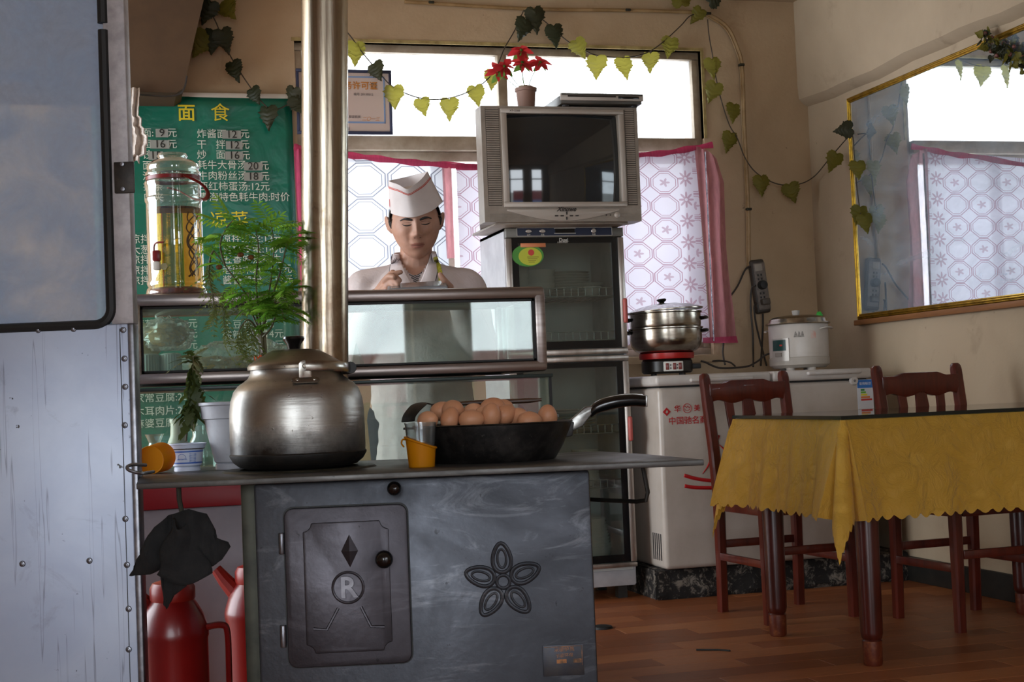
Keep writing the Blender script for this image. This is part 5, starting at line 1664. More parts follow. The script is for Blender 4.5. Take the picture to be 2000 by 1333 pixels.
pot = thing('flower_pot', 'small brown pot of red artificial flowers on the television', 'flower pot', (fp.x, TY0+0.12, ze-0.012))
S_ = 0.0022
part('pot', MB().lathe([(0.0, 0.0), (15*S_, 0.0), (18.5*S_, 0.096), (20.5*S_, 0.097), (21*S_, 0.110), (19*S_, 0.110), (17*S_, 0.095), (0.0, 0.09)], (0, 0, 0), 28), M('brown_pot', '#8a6a5c', 0.6), pot)
part('gravel', blob(21, 17*S_, 17*S_, 0.018, 0.25, 6, 24, 12), M('pale_gravel', '#a3927c', 0.9, bump=0.8), pot, loc=(0, 0, 0.106))
pr0 = Vector((fp.x, TY0+0.12, ze-0.012))
def fpx(px, py, dy=0.0):
    return ony(px, py, TY0+0.12+dy) - pr0
M_RF = leaf_mat('red_petal', '#b3202a', '#c63a3a', 0.45)
M_GF = leaf_mat('green_silk_leaf', '#3f6a2a', '#6f8a3a', 0.45)
pet = MB().add(*lobed(0.045, 0.012, 3, 0.1, 0.25)).mesh('petal', M_RF, 60)
lef = MB().add(*lobed(0.045, 0.013, 3, 0.15, 0.3)).mesh('leaf', M_GF, 60)
for px, py, dy in ((1018, 98, 0.0), (1020, 122, -0.03), (1055, 122, -0.02), (985, 130, -0.04), (972, 140, 0.0)):
    c_ = fpx(px, py, dy)
    part('stem', MB().tube(catmull([Vector((0, 0, 0.085)), c_*0.5+Vector((0, 0.02, 0.05)), c_], 6), 0.0016, 5), M_GF, pot)
    fl_ = part('flower', MB().ball(c_, 0.007, 8, 6), M_GF, pot)
    for k in range(7):
        o = link('petal', pet, fl_, c_, (Matrix.Rotation(rnd.uniform(0.7, 1.3), 3, 'X') @ Matrix.Rotation(2*PI*k/7+rnd.uniform(-.3, .3), 3, 'Z')).to_euler())
        s = rnd.uniform(0.95, 1.45)
        o.scale = (s, s, s)
    for k in range(3):
        o = link('leaf', lef, fl_, c_-Vector((0, 0, 0.01)), (1.0, rnd.uniform(0.2, 0.8), 2*PI*k/3+rnd.uniform(-.5, .5)))

# ------------------------------------------------------------------ chest freezer
FX0, FX1, FY0, FY1, FZ0, FZ1 = 2.16, 3.13, 5.62, 6.28, 0.125, 0.922
M_FRZ = M('freezer_enamel', '#b8aea4', 0.35, 0, '#aba094', 5)
M_FRZ2 = M('freezer_lid_plastic', '#c6c0ba', 0.35, 0, '#b4aca4', 6)
M_FRED = M('red_print', '#b5191c', 0.5)
frz = thing('chest_freezer', 'white chest freezer with red brand print along the back wall', 'freezer', (FX0, FY0, 0))
FW_, FD = FX1-FX0, FY1-FY0
zlid = 0.878
part('body', MB().box((0, 0, FZ0), (FW_, FD, zlid-0.006), 0.02, 4), M_FRZ, frz)
part('gasket', MB().box((0.012, 0.012, zlid-0.008), (FW_-0.012, FD-0.01, zlid+0.002)), M_RUBBER, frz)
lid1 = part('lid', MB().box((-0.012, -0.014, zlid), (FW_*0.52, FD, FZ1), 0.014, 3), M_FRZ2, frz)
lid2 = part('lid', MB().box((FW_*0.525, -0.014, zlid), (FW_+0.006, FD, FZ1), 0.014, 3), M_FRZ2, frz)
for px0, px1, py, pr_ in ((1346, 1470, 741, lid1), (1575, 1680, 728, lid2)):
    x0 = ony(px0, py, FY0-0.014).x-FX0; x1 = ony(px1, py, FY0-0.014).x-FX0
    z = ony((px0+px1)/2, py, FY0-0.014).z
    part('handle', MB().box((x0, -0.034, z-0.008), (x1, -0.010, z+0.008), 0.007, 3), M_FRZ2, pr_)
lx, lz = (lambda p: (p.x-FX0, p.z))(ony(1669, 744, FY0-0.01))
lk = part('lock', MB().lathe([(0.0, -0.012), (0.016, -0.012), (0.019, -0.006), (0.019, 0.004)], (lx, 0, lz), 20, 'y'), M_FRZ2, frz)
part('keyhole', MB().lathe([(0.0, -0.015), (0.005, -0.0145), (0.006, -0.011)], (lx, 0, lz), 12, 'y'), M_STEEL, lk)
def fpt(px, py):
    p = ony(px, py, FY0)
    return p.x-FX0, p.z
x, z = fpt(1302, 805)
dm = 0.0175
part('logo_diamond', MB().prism([(x-dm, z), (x, z-dm), (x+dm, z), (x, z+dm)], -0.0012, 0.001, plane='xz'), M_FRED, frz)
part('logo_mark', MB().prism([(x-dm*.3, z-dm*.1), (x, z-dm*.4), (x+dm*.35, z-dm*.05), (x+0.001, z+dm*.45)], -0.0018, -0.001, plane='xz'), M_FRZ, frz)
def ftext(px, py, s, size, **k):
    x, z = fpt(px, py)
    return text('lettering', s, size, M_FRED, frz, (x, -0.0012, z), ext=0.0006, **k)
ftext(1323, 800, '华', 0.030, bold=0.0003)
ftext(1361, 798, '美', 0.028, bold=0.0003)
ftext(1351, 822, '中国驰名商标', 0.0345, bold=0.0002)
x, z = fpt(1342, 798)
rr_ = 0.0185
b = MB().tube([(x+rr_*math.cos(a), -0.0008, z+rr_*math.sin(a)) for a in [2*PI*k/28 for k in range(28)]], 0.0012, 5, closed=True)
part('emblem_ring', b, M_FRED, frz)
part('emblem_wave', MB().tube(catmull([(x-0.015, -0.0008, z+0.004), (x-0.009, -0.0008, z+0.010), (x-0.003, -0.0008, z+0.002), (x+0.003, -0.0008, z+0.010), (x+0.008, -0.0008, z+0.002), (x+0.014, -0.0008, z+0.006)], 4), 0.0011, 5), M_FRED, frz)
part('emblem_smile', MB().tube([(x+0.011*math.cos(a), -0.0008, z-0.001+0.008*math.sin(a)) for a in [PI+PI*k/10 for k in range(11)]], 0.0011, 5), M_FRED, frz)
def swoosh(pts, wid):
    q = [Vector((p[0], 0, p[1])) for p in [fpt(*c_) for c_ in pts]]
    q = catmull(q, 6)
    n = len(q)
    up_, dn = [], []
    for i, p in enumerate(q):
        t_ = (q[min(i+1, n-1)]-q[max(i-1, 0)]).normalized()
        nrm = Vector((-t_.z, 0, t_.x))
        w = wid[0]+(wid[1]-wid[0])*i/(n-1)
        up_.append(p+nrm*w); dn.append(p-nrm*w)
    b = MB()
    vs = [(p.x, -0.0012, p.z) for p in up_]+[(p.x, -0.0012, p.z) for p in dn]
    b.add(vs, [[i, i+1, n+i+1, n+i] for i in range(n-1)])
    return b
part('swoosh', swoosh([(1336, 929), (1362, 936), (1400, 940), (1440, 938), (1480, 925)], (0.0075, 0.007)), M_FRED, frz, solid=0.001)
part('swoosh', swoosh([(1337, 950), (1362, 953), (1400, 953), (1440, 950), (1490, 940)], (0.0075, 0.007)), M_FRED, frz, solid=0.001)
part('swoosh', swoosh([(1372, 926), (1382, 912), (1390, 893), (1396, 870), (1402, 850)], (0.001, 0.010)), M_FRED, frz, solid=0.001)
part('swoosh', swoosh([(1404, 869), (1412, 876), (1418, 885), (1424, 900), (1428, 915)], (0.001, 0.009)), M_FRED, frz, solid=0.001)
for k in range(5):
    part('vent', MB().box((-0.001, 0.035+0.022*k, 0.16), (0.003, 0.045+0.022*k, 0.27), 0.0005), M_RUBBER, frz)
# energy label
e0, e1 = fpt(1676, 800), fpt(1705, 741)
el = part('energy_label', MB().box((e0[0], -0.001, e0[1]), (e0[0]+0.075, 0.001, e1[1])), M('label_paper', '#c9ccd2', 0.5), frz)
part('label_head', MB().box((e0[0]+0.001, -0.0016, e1[1]-0.036), (e0[0]+0.074, -0.0008, e1[1]-0.001)), M('label_blue', '#2a6cb8', 0.5), el)
text('lettering', '能效标识', 0.014, M('label_white', '#e8eaec', 0.5), el, (e0[0]+0.038, -0.0018, e1[1]-0.018), ext=0.0003)
for k, (c_, w) in enumerate((('#2f7a3a', .018), ('#6aa83a', .024), ('#d8c83a', .030), ('#d07a3a', .042), ('#b8322c', .052))):
    part('label_bar', MB().box((e0[0]+0.016, -0.0016, e1[1]-0.048-0.0105*k), (e0[0]+0.016+w, -0.0008, e1[1]-0.040-0.0105*k)), M('label_bar_%s' % c_[1:], c_, 0.5), el)
# crumbling plinth below it
def plinth():
    t = NT('peeling_plinth')
    v = t.coord('Object')
    n = t.noise(v, 24, 8, 0.75, 0.8)
    s = t.new('ShaderNodeSeparateXYZ'); t.link(v, s.inputs[0])
    pe = t.ramp(n, [(0.51, 0.0), (0.60, 1.0)])
    col = t.mix(pe, hexc('#1b1613'), hexc('#8d8377'))
    t.set(color=col, rough=0.85)
    t.bump(n, 0.9, 0.02)
    return t.m
b = MB()
px0_, px1_ = 2.135, 3.29
def plf(u, v):
    x = px0_+(px1_-px0_)*u
    prof = [(0.0, 0.0), (-0.01, 0.02), (0.0, 0.07), (0.004, 0.118), (0.03, 0.125), (0.62, 0.125)]
    k = min(int(v*5+0.001), 5)
    y_, z_ = prof[k]
    j = 0.012*mnoise.noise(Vector((x*14, z_*30, 3)))*(1 if k < 4 else 0)
    return Vector((x, 5.655+y_+j, z_))
b.grid(plf, 90, 5)
b.box((px0_, 5.68, 0.0), (px1_, 6.27, 0.12))
solo('plinth', b, plinth(), 'black masonry plinth with peeling white paint under the freezer', 'plinth')
# ------------------------------------------------------------------ steamer pot on its electric burner
M_SS = M('pot_stainless', '#a8a094', 0.22, 1.0, '#8c8478', 12, stretch=(1, 1, 5))
fz = FZ1
q = onz(1303, 722, fz) if False else ony(1303, 722, 5.86)
bo = Vector((q.x, 5.86, fz))
PX = (Vector((q.x, 5.86, 0))-CP).dot(FW)/FPX
burn = thing('electric_burner', 'black and red electric burner under the steamer pot', 'burner', bo, -YAW)
part('base', MB().lathe([(0.0, 0.01), (46*PX, 0.01), (50*PX, 0.018), (50*PX, 28*PX), (46*PX, 33*PX), (0.0, 33*PX)], (0, 0, 0), 40), M('burner_black', '#17140f', 0.35), burn)
part('red_rim', MB().lathe([(44*PX, 32*PX), (53*PX, 33*PX), (54*PX, 38*PX), (54*PX, 44*PX), (46*PX, 45*PX)], (0, 0, 0), 40), M('burner_red', '#a81a16', 0.35), burn)
sp1 = part('switch_panel', MB().box((-12*PX, -53*PX, 8*PX), (26*PX, -46*PX, 27*PX), 0.003), M('switch_plate', '#c9c6be', 0.4), burn)
for k, x in enumerate((-8, 6, 17)):
    part('switch', MB().box((x*PX, -55*PX, 11*PX), ((x+6)*PX, -52*PX, 24*PX), 0.002), M('switch_red', '#6a1c10', 0.3), sp1)
for x, z in ((1.5, 20), (1.5, 14), (14.5, 20), (14.5, 14)):
    part('indicator', MB().box(((x-1)*PX, -54*PX, (z-1.2)*PX), ((x+1)*PX, -52.5*PX, (z+1.2)*PX)), M_RUBBER, sp1)
for a in (0.6, 2.2, 3.9, 5.4):
    part('foot', MB().lathe([(0.0, 0.0), (0.014, 0.0), (0.011, 0.012)], (40*PX*math.cos(a), 40*PX*math.sin(a), 0), 12), M_RUBBER, burn)
part('plug_socket', MB().box((48*PX, -8*PX, 12*PX), (66*PX, 4*PX, 22*PX), 0.004), M_RUBBER, burn)
pz = fz+45*PX
steam = thing('steamer_pot', 'two tier stainless steamer pot with a tilted glass lid', 'pot', (bo.x, bo.y, pz), -YAW)
part('pot', MB().lathe([(0.0, 0.0), (52*PX, 0.0), (62*PX, 5*PX), (69*PX, 15*PX), (71*PX, 28*PX), (71*PX, 45*PX), (74*PX, 47*PX), (74*PX, 49*PX), (68*PX, 49*PX), (66*PX, 20*PX), (0.0, 4*PX)], (0, 0, 0), 56), M_SS, steam)
part('steamer_tier', MB().lathe([(68*PX, 48*PX), (69*PX, 50*PX), (70*PX, 55*PX), (70*PX, 76*PX), (73*PX, 78*PX), (73*PX, 80*PX), (68*PX, 80*PX), (67*PX, 52*PX), (0.0, 52*PX)], (0, 0, 0), 56), M_SS, steam)
ld = part('lid', MB().lathe([(74*PX, -2*PX), (75*PX, 1*PX), (72*PX, 2*PX), (66*PX, 4*PX), (50*PX, 9.5*PX), (25*PX, 13.5*PX), (0.0, 15*PX)], (0, 0, 0), 56, close=False), thin('lid_glass', '#ffffff', tint='#f0f6f6', haze=0.35, hazecol='#dfeaea', hscale=12, refl=2.0), steam, loc=(0.0, 0, 83*PX), rot=(0, -0.055, 0))
part('rim', MB().tube([(74.5*PX*math.cos(a), 74.5*PX*math.sin(a), 0) for a in [2*PI*k/48 for k in range(48)]], 0.003, 6, closed=True), M_SS, ld)
part('knob', MB().lathe([(6*PX, 13*PX), (5*PX, 17*PX), (9*PX, 20*PX), (10*PX, 22*PX), (8*PX, 24*PX), (0.0, 24.5*PX)], (-4*PX, 0, 0), 18), M_BAKE, ld)
for z in (41, 66):
    for s in (-1, 1):
        part('handle', MB().tube(catmull([(s*69*PX, -14*PX, z*PX), (s*79*PX, -11*PX, (z+1)*PX), (s*82*PX, 0, (z+1)*PX), (s*79*PX, 11*PX, (z+1)*PX), (s*69*PX, 14*PX, z*PX)], 4), 0.0075, 8), M_BAKE, steam)
# ------------------------------------------------------------------ rice cooker
q = ony(1562, 714, 5.92)
ro = Vector((q.x, 5.92, fz))
PX = (Vector((q.x, 5.92, 0))-CP).dot(FW)/FPX
rc_ = thing('rice_cooker', 'white rice cooker with a steel lid on the freezer', 'rice cooker', ro, -YAW)
M_RW = M('rice_cooker_white', '#cfc8c0', 0.35, 0, '#c2bab0', 6)
part('body', MB().lathe([(0.0, 14*PX), (50*PX, 14*PX), (56*PX, 17*PX), (57*PX, 24*PX), (57.5*PX, 30*PX), (58*PX, 90*PX), (57*PX, 92*PX), (0.0, 92*PX)], (0, 0, 0), 56), M_RW, rc_)
part('base', MB().lathe([(0.0, 6*PX), (50*PX, 6*PX), (54*PX, 9*PX), (58.5*PX, 12*PX), (58.5*PX, 26*PX), (57*PX, 27*PX)], (0, 0, 0), 56), M('cooker_base', '#b3aba0', 0.45), rc_)
for a in (-2.2, -1.2, 1.0, 2.2):
    part('foot', MB().lathe([(0.0, 0.0), (0.018, 0.0), (0.02, 6.5*PX)], (42*PX*math.cos(a), 42*PX*math.sin(a), 0), 14), M_RW, rc_)
rl = part('lid', MB().lathe([(62*PX, 91*PX), (63*PX, 93*PX), (62*PX, 94.5*PX), (57*PX, 95*PX), (55*PX, 102*PX), (48*PX, 106*PX), (30*PX, 109*PX), (0.0, 110*PX)], (0, 0, 0), 56), M_SS, rc_)
part('lid_knob', MB().lathe([(5*PX, 109*PX), (7*PX, 112*PX), (8*PX, 119*PX), (0.0, 120*PX)], (-3*PX, 0, 0), 16), M('knob_clear', '#d0ccc4', 0.3), rl)
def rpan(a0, a1, z0, z1, r0, r1):
    b = MB()
    n = 10
    vs, fs = [], []
    for k in range(n+1):
        a = a0+(a1-a0)*k/n
        for r, z in ((r0, z0), (r1, z0), (r1, z1), (r0, z1)):
            vs.append((r*PX*math.sin(a), -r*PX*math.cos(a), z*PX))
    for k in range(n):
        for m_ in range(4):
            m2_ = (m_+1) % 4
            fs.append([4*k+m_, 4*k+m2_, 4*k+4+m2_, 4*k+4+m_])
    fs += [[0, 1, 2, 3], [4*n+3, 4*n+2, 4*n+1, 4*n]]
    return b.add(vs, fs)
cpn = part('control_panel', rpan(-1.22, -0.52, 20, 64, 57, 60), M('panel_silver', '#b5aea6', 0.35, 0.3), rc_)
part('panel_face', rpan(-1.15, -0.62, 40, 61, 59.5, 60.6), M('panel_green', '#123c38', 0.3), cpn)
part('lever', rpan(-1.02, -0.78, 29, 36, 59.5, 62.5), M('lever_grey', '#8a8178', 0.4), cpn)
part('lamp', rpan(-0.84, -0.74, 49, 52, 60, 61.2), M('lamp_red', '#c03a2a', 0.4), cpn)
part('rating_sticker', MB().grid(lambda u, v: Vector((57.8*PX*math.sin(-0.35+0.35*u), -57.8*PX*math.cos(-0.35+0.35*u), (65+19*v)*PX)), 10, 4), M('grey_sticker', '#9a948c', 0.5, 0, '#6a645e', 130), rc_)
part('flower_print', MB().grid(lambda u, v: Vector((58.0*PX*math.sin(0.22+0.2*u), -58.0*PX*math.cos(0.22+0.2*u), (62+14*v)*PX)), 6, 4), M('pink_print', '#d6a69a', 0.5, 0, '#cfc8c0', 60), rc_)
part('handle', MB().tube(catmull([(34*PX, -46*PX, 80*PX), (42*PX, -52*PX, 82*PX), (54*PX, -44*PX, 82*PX), (60*PX, -28*PX, 80*PX)], 4), 0.007, 8, flat=0.5), M_RW, rc_)
part('handle', MB().tube(catmull([(-34*PX, 46*PX, 80*PX), (-42*PX, 52*PX, 82*PX), (-54*PX, 44*PX, 82*PX), (-60*PX, 28*PX, 80*PX)], 4), 0.007, 8, flat=0.5), M_RW, rc_)
gp_ = ro + Matrix.Rotation(-YAW, 3, 'Z') @ Vector((42*PX, -6*PX, 110*PX))
solo('plastic_clip', blob(31, 0.014, 0.01, 0.014, 0.5, 4, 16, 10), M('bright_green', '#35b23a', 0.4), 'crumpled bright green plastic scrap on the rice cooker lid', 'scrap', loc=gp_-Vector((0, 0, 0.004)))

# ------------------------------------------------------------------ power strip and cords on the back wall
ps = ony(1483, 560, YB-0.02)
strip = thing('power_strip', 'grimy power strip hanging on the wall above the freezer', 'power strip', (ps.x, YB-0.001, ps.z))
strip.rotation_euler = (0, math.radians(-6), 0)
M_STP = M('strip_plastic', '#7a7068', 0.5, 0, '#5f564e', 40)
WPX = 0.00243
part('casing', MB().box((-15*WPX, -0.038, -53*WPX), (15*WPX, 0.0, 53*WPX), 0.012, 3), M('strip_dark', '#3a332c', 0.5), strip)
part('face', MB().box((-11*WPX, -0.042, -46*WPX), (14*WPX, -0.036, 46*WPX), 0.004), M_STP, strip)
part('switch', MB().box((-9*WPX, -0.047, 30*WPX), (7*WPX, -0.041, 44*WPX), 0.003), M('strip_switch', '#a39b90', 0.5), strip)
for z in (22, 14, -14, -22):
    for x in (-4, 3):
        part('socket_hole', MB().box(((x-1.6)*WPX, -0.0428, (z-2)*WPX), ((x+1.6)*WPX, -0.0415, (z+2)*WPX)), M_RUBBER, strip)
pl1 = part('plug', MB().lathe([(0.0, -0.075), (0.018, -0.073), (0.022, -0.062), (0.022, -0.042)], (0.002, 0, 2*WPX), 18, 'y'), M_RUBBER, strip)
pl2 = part('plug', MB().box((-7*WPX, -0.070, -37*WPX), (10*WPX, -0.041, -25*WPX), 0.005), M('plug_grey', '#4f473f', 0.5), strip)
def cordpx(name, pts, r, label, mat=None):
    return solo(name, MB().tube(catmull([ony(x, y, Y) for x, y, Y in pts], 6), r, 7), mat or M_CORD, label, 'cord')
cordpx('cord', [(1466, 520, 6.36), (1455, 528, 6.37), (1440, 560, 6.37), (1418, 590, 6.37), (1404, 612, 6.37), (1405, 635, 6.37), (1413, 660, 6.36), (1412, 690, 6.33), (1416, 712, 6.2)], 0.0045, 'dark cord looping away from the top of the power strip')
cordpx('cord', [(1476, 558, 6.33), (1468, 565, 6.35), (1466, 600, 6.36), (1470, 650, 6.36), (1471, 690, 6.34), (1471, 716, 6.2)], 0.0045, 'black cord dropping straight from the round plug')
cordpx('cord', [(1478, 592, 6.34), (1473, 600, 6.35), (1476, 630, 6.36), (1484, 665, 6.36), (1492, 695, 6.34), (1497, 714, 6.22)], 0.0045, 'cord hanging from the lowest socket and drifting to the cooker')
cordpx('cord', [(1490, 613, 6.37), (1490, 640, 6.37), (1488, 680, 6.36), (1486, 714, 6.25)], 0.005, 'thick cord leaving the bottom end of the power strip')
cordpx('cord', [(1369, 706, 5.84), (1378, 708, 5.84), (1390, 714, 5.84), (1405, 719, 5.86), (1430, 719, 5.9), (1460, 716, 5.95), (1480, 706, 6.0), (1495, 694, 5.98), (1510, 690, 5.96)], 0.0045, 'dark cord trailing across the freezer to the rice cooker')
cordpx('cord', [(1392, 706, 6.1), (1405, 705, 6.12), (1425, 708, 6.12), (1436, 716, 6.1)], 0.004, 'short cord coil lying on the freezer under the curtain')
# beige conduit along the wall
M_COND = M('beige_conduit', '#a3865e', 0.5, 0, '#8c7048', 12)
cpts = [(790, 3), (1028, 17), (1224, 20), (1356, 24), (1384, 28), (1420, 52), (1440, 92), (1450, 132), (1454, 240), (1458, 320), (1462, 410), (1463, 500), (1464, 520)]
cond = thing('conduit', 'beige cable conduit bending down the wall beside the window', 'conduit', (0, 0, 0))
part('hose', MB().tube(catmull([ony(x, y, YB-0.014) for x, y in cpts], 6), 0.0085, 8), M_COND, cond)
part('cable', MB().tube(catmull([ony(x-4, y+3, YB-0.012) for x, y in cpts[4:]], 6), 0.004, 6), M_COND, cond)
for x, y in ((842, 5), (1226, 20), (1383, 27), (1448, 127), (1462, 409)):
    p = ony(x, y, YB-0.016)
    part('clip', MB().obox(p, (0.026, 0.024, 0.012), (0, 0, 0), 0.003), M_DARK, cond)

# ------------------------------------------------------------------ mirror on the right wall
MX = XR-0.004
mY0, mY1, mZ0, mZ1 = 2.6, 5.985, 1.150, 2.158
mir = thing('mirror', 'large gold framed mirror on the right wall', 'mirror', (XR, (mY0+mY1)/2, mZ0))
def L(y, z):
    return (0, y-(mY0+mY1)/2, z-mZ0)
t = NT('mirror_glass')
gl = t.new('ShaderNodeBsdfGlossy'); gl.inputs['Roughness'].default_value = 0.015; gl.inputs[0].default_value = (0.82, 0.88, 0.9, 1)
df = t.new('ShaderNodeBsdfDiffuse'); df.inputs[0].default_value = hexc('#a9bccb')
mx = t.new('ShaderNodeMixShader')
v = t.coord('Object')
f = t.ramp(t.noise(t.coord('Object', (1, 1.2, 3)), 2.2, 6, 0.6, 0.8), [(0.3, 0.12), (0.75, 0.42)])
t.link(f, mx.inputs[0]); t.link(gl.outputs[0], mx.inputs[1]); t.link(df.outputs[0], mx.inputs[2])
t.link(mx.outputs[0], t.out.inputs['Surface'])
hy, hz = (mY1-mY0)/2, mZ1-mZ0
part('glass', MB().box((-0.010, -hy+0.008, 0.008), (-0.004, hy-0.008, hz-0.008)), t.m, mir)
M_GOLD = M('gold_frame', '#b8912f', 0.28, 0.9, '#8a6a1e', 30)
for k in range(3):
    o_ = 0.008*k
    xx = -0.016+0.004*abs(k-1)
    for nm, a, c_ in (('frame_bar', (-hy+o_, o_), (hy-o_, o_)), ('frame_bar', (-hy+o_, hz-o_), (hy-o_, hz-o_)), ('frame_bar', (hy-o_, o_), (hy-o_, hz-o_)), ('frame_bar', (-hy+o_, o_), (-hy+o_, hz-o_))):
        part(nm, MB().tube([(xx, a[0], a[1]), (xx, c_[0], c_[1])], 0.0048, 8), M_GOLD, mir)
part('ledge', MB().box((-0.03, -hy-0.02, -0.03), (0.0, hy+0.012, -0.006), 0.003), M('ledge_wood', '#8a5a30', 0.5, 0, '#744a26', 12, stretch=(1, 0.2, 4)), mir, label='thin wooden ledge')

# ------------------------------------------------------------------ dining table, cloth and glass
TBX0, TBX1, TBY0, TBY1 = 2.105, 3.265, 3.95, 4.73
M_MAH = M('mahogany', '#47170f', 0.28, 0, '#33100a', 9, stretch=(4, 4, 0.5), coat=0.3)
M_MAHL = M('worn_mahogany', '#54200f', 0.4, 0, '#7a4426', 40, 0.5, 0.7)
tab = thing('dining_table', 'dark red wooden dining table under the yellow cloth', 'table', (TBX0, TBY0, 0))
TLX, TLY = TBX1-TBX0, TBY1-TBY0
part('tabletop', MB().box((0.004, 0.004, 0.722), (TLX-0.004, TLY-0.004, 0.748), 0.004), M_MAH, tab)
part('apron', MB().box((0.06, 0.05, 0.64), (TLX-0.06, 0.075, 0.722)), M_MAH, tab)
part('apron', MB().box((0.06, TLY-0.075, 0.64), (TLX-0.06, TLY-0.05, 0.722)), M_MAH, tab)
part('apron', MB().box((0.06, 0.075, 0.64), (0.085, TLY-0.075, 0.722)), M_MAH, tab)
part('apron', MB().box((TLX-0.085, 0.075, 0.64), (TLX-0.06, TLY-0.075, 0.722)), M_MAH, tab)
lprof = [(0.0, 0.0), (0.026, 0.0), (0.029, 0.006), (0.030, 0.07), (0.0305, 0.075), (0.027, 0.079), (0.031, 0.084), (0.034, 0.10), (0.035, 0.30), (0.0375, 0.5), (0.036, 0.64), (0.034, 0.722), (0.0, 0.722)]
for lx_, ly_ in ((0.105, 0.085), (0.085, 0.70), (TLX-0.1, 0.085), (TLX-0.1, 0.70)):
    lg = part('leg', MB().lathe(lprof[4:], (lx_, ly_, 0), 28), M_MAH, tab)
    part('ferrule', MB().lathe(lprof[:5], (lx_, ly_, 0), 28), M_MAHL, lg)
# tablecloth: flat top, hanging skirt with corner folds and a scalloped hem
def cloth_mat():
    t = NT('gold_damask')
    v = t.coord('Object')
    n = t.noise(v, 7, 6, 0.6, 1.2)
    vo = t.new('ShaderNodeTexVoronoi'); vo.inputs['Scale'].default_value = 9.0
    t.link(t.coord('Object', (1, 1, 1.3)), vo.inputs['Vector'])
    pat = t.ramp(t.math('ADD', t.math('MULTIPLY', vo.outputs['Distance'], 0.9), t.math('MULTIPLY', n, 0.35)), [(0.38, 0.0), (0.46, 1.0)])
    col = t.mix(t.math('MULTIPLY', pat, 0.45), hexc('#d8a842'), hexc('#c4942f'))
    t.set(color=col, rough=0.55, spec=0.3, sheen=0.15)
    h = t.math('ADD', t.math('MULTIPLY', pat, 0.25), t.noise(v, 16, 5, 0.6, 2.0))
    t.bump(h, 0.8, 0.018)
    tl = t.new('ShaderNodeBsdfTranslucent'); t.link(col, tl.inputs[0])
    mx = t.new('ShaderNodeMixShader'); mx.inputs[0].default_value = 0.25
    t.link(t.p.outputs[0], mx.inputs[1]); t.link(tl.outputs[0], mx.inputs[2])
    t.link(mx.outputs[0], t.out.inputs['Surface'])
    return t.m
M_CLOTH = cloth_mat()
zc0 = 0.7505
per = []       # (x, y, nx, ny, drop, fold)
DROP = 0.305
def side(a, b_, nrm, n, ph):
    for i in range(n):
        s = i/n
        p = (a[0]+(b_[0]-a[0])*s, a[1]+(b_[1]-a[1])*s)
        ed = min(s, 1-s)*math.hypot(b_[0]-a[0], b_[1]-a[1])
        per.append((p[0], p[1], nrm[0], nrm[1], DROP, ed, ph+s*7))
def corner(c_, a0, n):
    for i in range(n):
        th = (PI/2)*i/n
        a = a0-th
        k = 1.0/max(math.cos(th), math.sin(th)) if 0 < th < PI/2 else 1.0
        per.append((c_[0]+0.012*math.cos(a), c_[1]+0.012*math.sin(a), math.cos(a), math.sin(a), DROP*min(k, 1.42), -abs(math.sin(2*th)), i))
A_, B_, C_, D2 = (TBX0, TBY0), (TBX0, TBY1), (TBX1, TBY1), (TBX1, TBY0)
side(A_, B_, (-1, 0), 90, 0.0)
corner(B_, PI, 44)
side(B_, C_, (0, 1), 120, 2.0)
corner(C_, PI/2, 20)
side(C_, D2, (1, 0), 60, 4.0)
corner(D2, 0.0, 20)
side(D2, A_, (0, -1), 150, 1.0)
corner(A_, -PI/2, 44)
n = len(per)
NV = 22
vs, fs = [], []
# arc length for the scallops
arc = [0.0]
for i in range(n):
    p, q2 = per[i], per[(i+1) % n]
    arc.append(arc[-1]+math.hypot((q2[0]+q2[2]*q2[4]*0.75)-(p[0]+p[2]*p[4]*0.75), (q2[1]+q2[3]*q2[4]*0.75)-(p[1]+p[3]*p[4]*0.75)))
for j in range(NV+1):
    v_ = j/NV
    for i, (x, y, nx, ny, dr, fo, ph) in enumerate(per):
        sc_ = 0.016*abs(math.sin(PI*arc[i]/0.042))
        ln = (dr-0.016)*v_ + sc_*max(0, (v_-0.85)/0.15)
        lim = 1.0 if nx <= 0.5 else 0.12
        if fo < 0:      # corner cone
            out = (0.010+0.20*v_*dr*(0.35+0.65*(-fo)))*lim*(1.0)
        else:
            near = math.exp(-fo/0.10)
            out = (0.006+0.035*v_+0.055*v_*near)*min(lim, 1) + 0.010*v_*math.sin(ph*3.1)+0.006*v_*math.sin(ph*7.3+1)
        if nx > 0.5:
            out = min(out, 0.02)
        z = zc0-ln*0.985
        rr2 = min(1.0, v_*8)
        vs.append((x+nx*out*rr2, y+ny*out*rr2, z-(0.0)))
for j in range(NV):
    for i in range(n):
        i2 = (i+1) % n
        fs.append([j*n+i, j*n+i2, (j+1)*n+i2, (j+1)*n+i])
b = MB().add(vs, fs)
b.f.append(list(range(n)))
b.mi.append(0)
solo('tablecloth', b, M_CLOTH, 'golden yellow damask cloth with scalloped hem on the dining table', 'tablecloth', smooth=60)
t = NT('table_glass_edge'); t.set(color=hexc('#0b1512'), rough=0.15, spec=0.6)
gb = MB()
gz0, gz1 = 0.7525, 0.7635
gb.add([(TBX0-0.012, TBY0-0.008, gz1), (TBX1, TBY0-0.008, gz1), (TBX1, TBY1+0.005, gz1), (TBX0-0.012, TBY1+0.005, gz1)], [[0, 1, 2, 3]], 0)
gb.add([(TBX0-0.012, TBY0-0.008, gz0), (TBX1, TBY0-0.008, gz0), (TBX1, TBY1+0.005, gz0), (TBX0-0.012, TBY1+0.005, gz0)], [[3, 2, 1, 0]], 0)
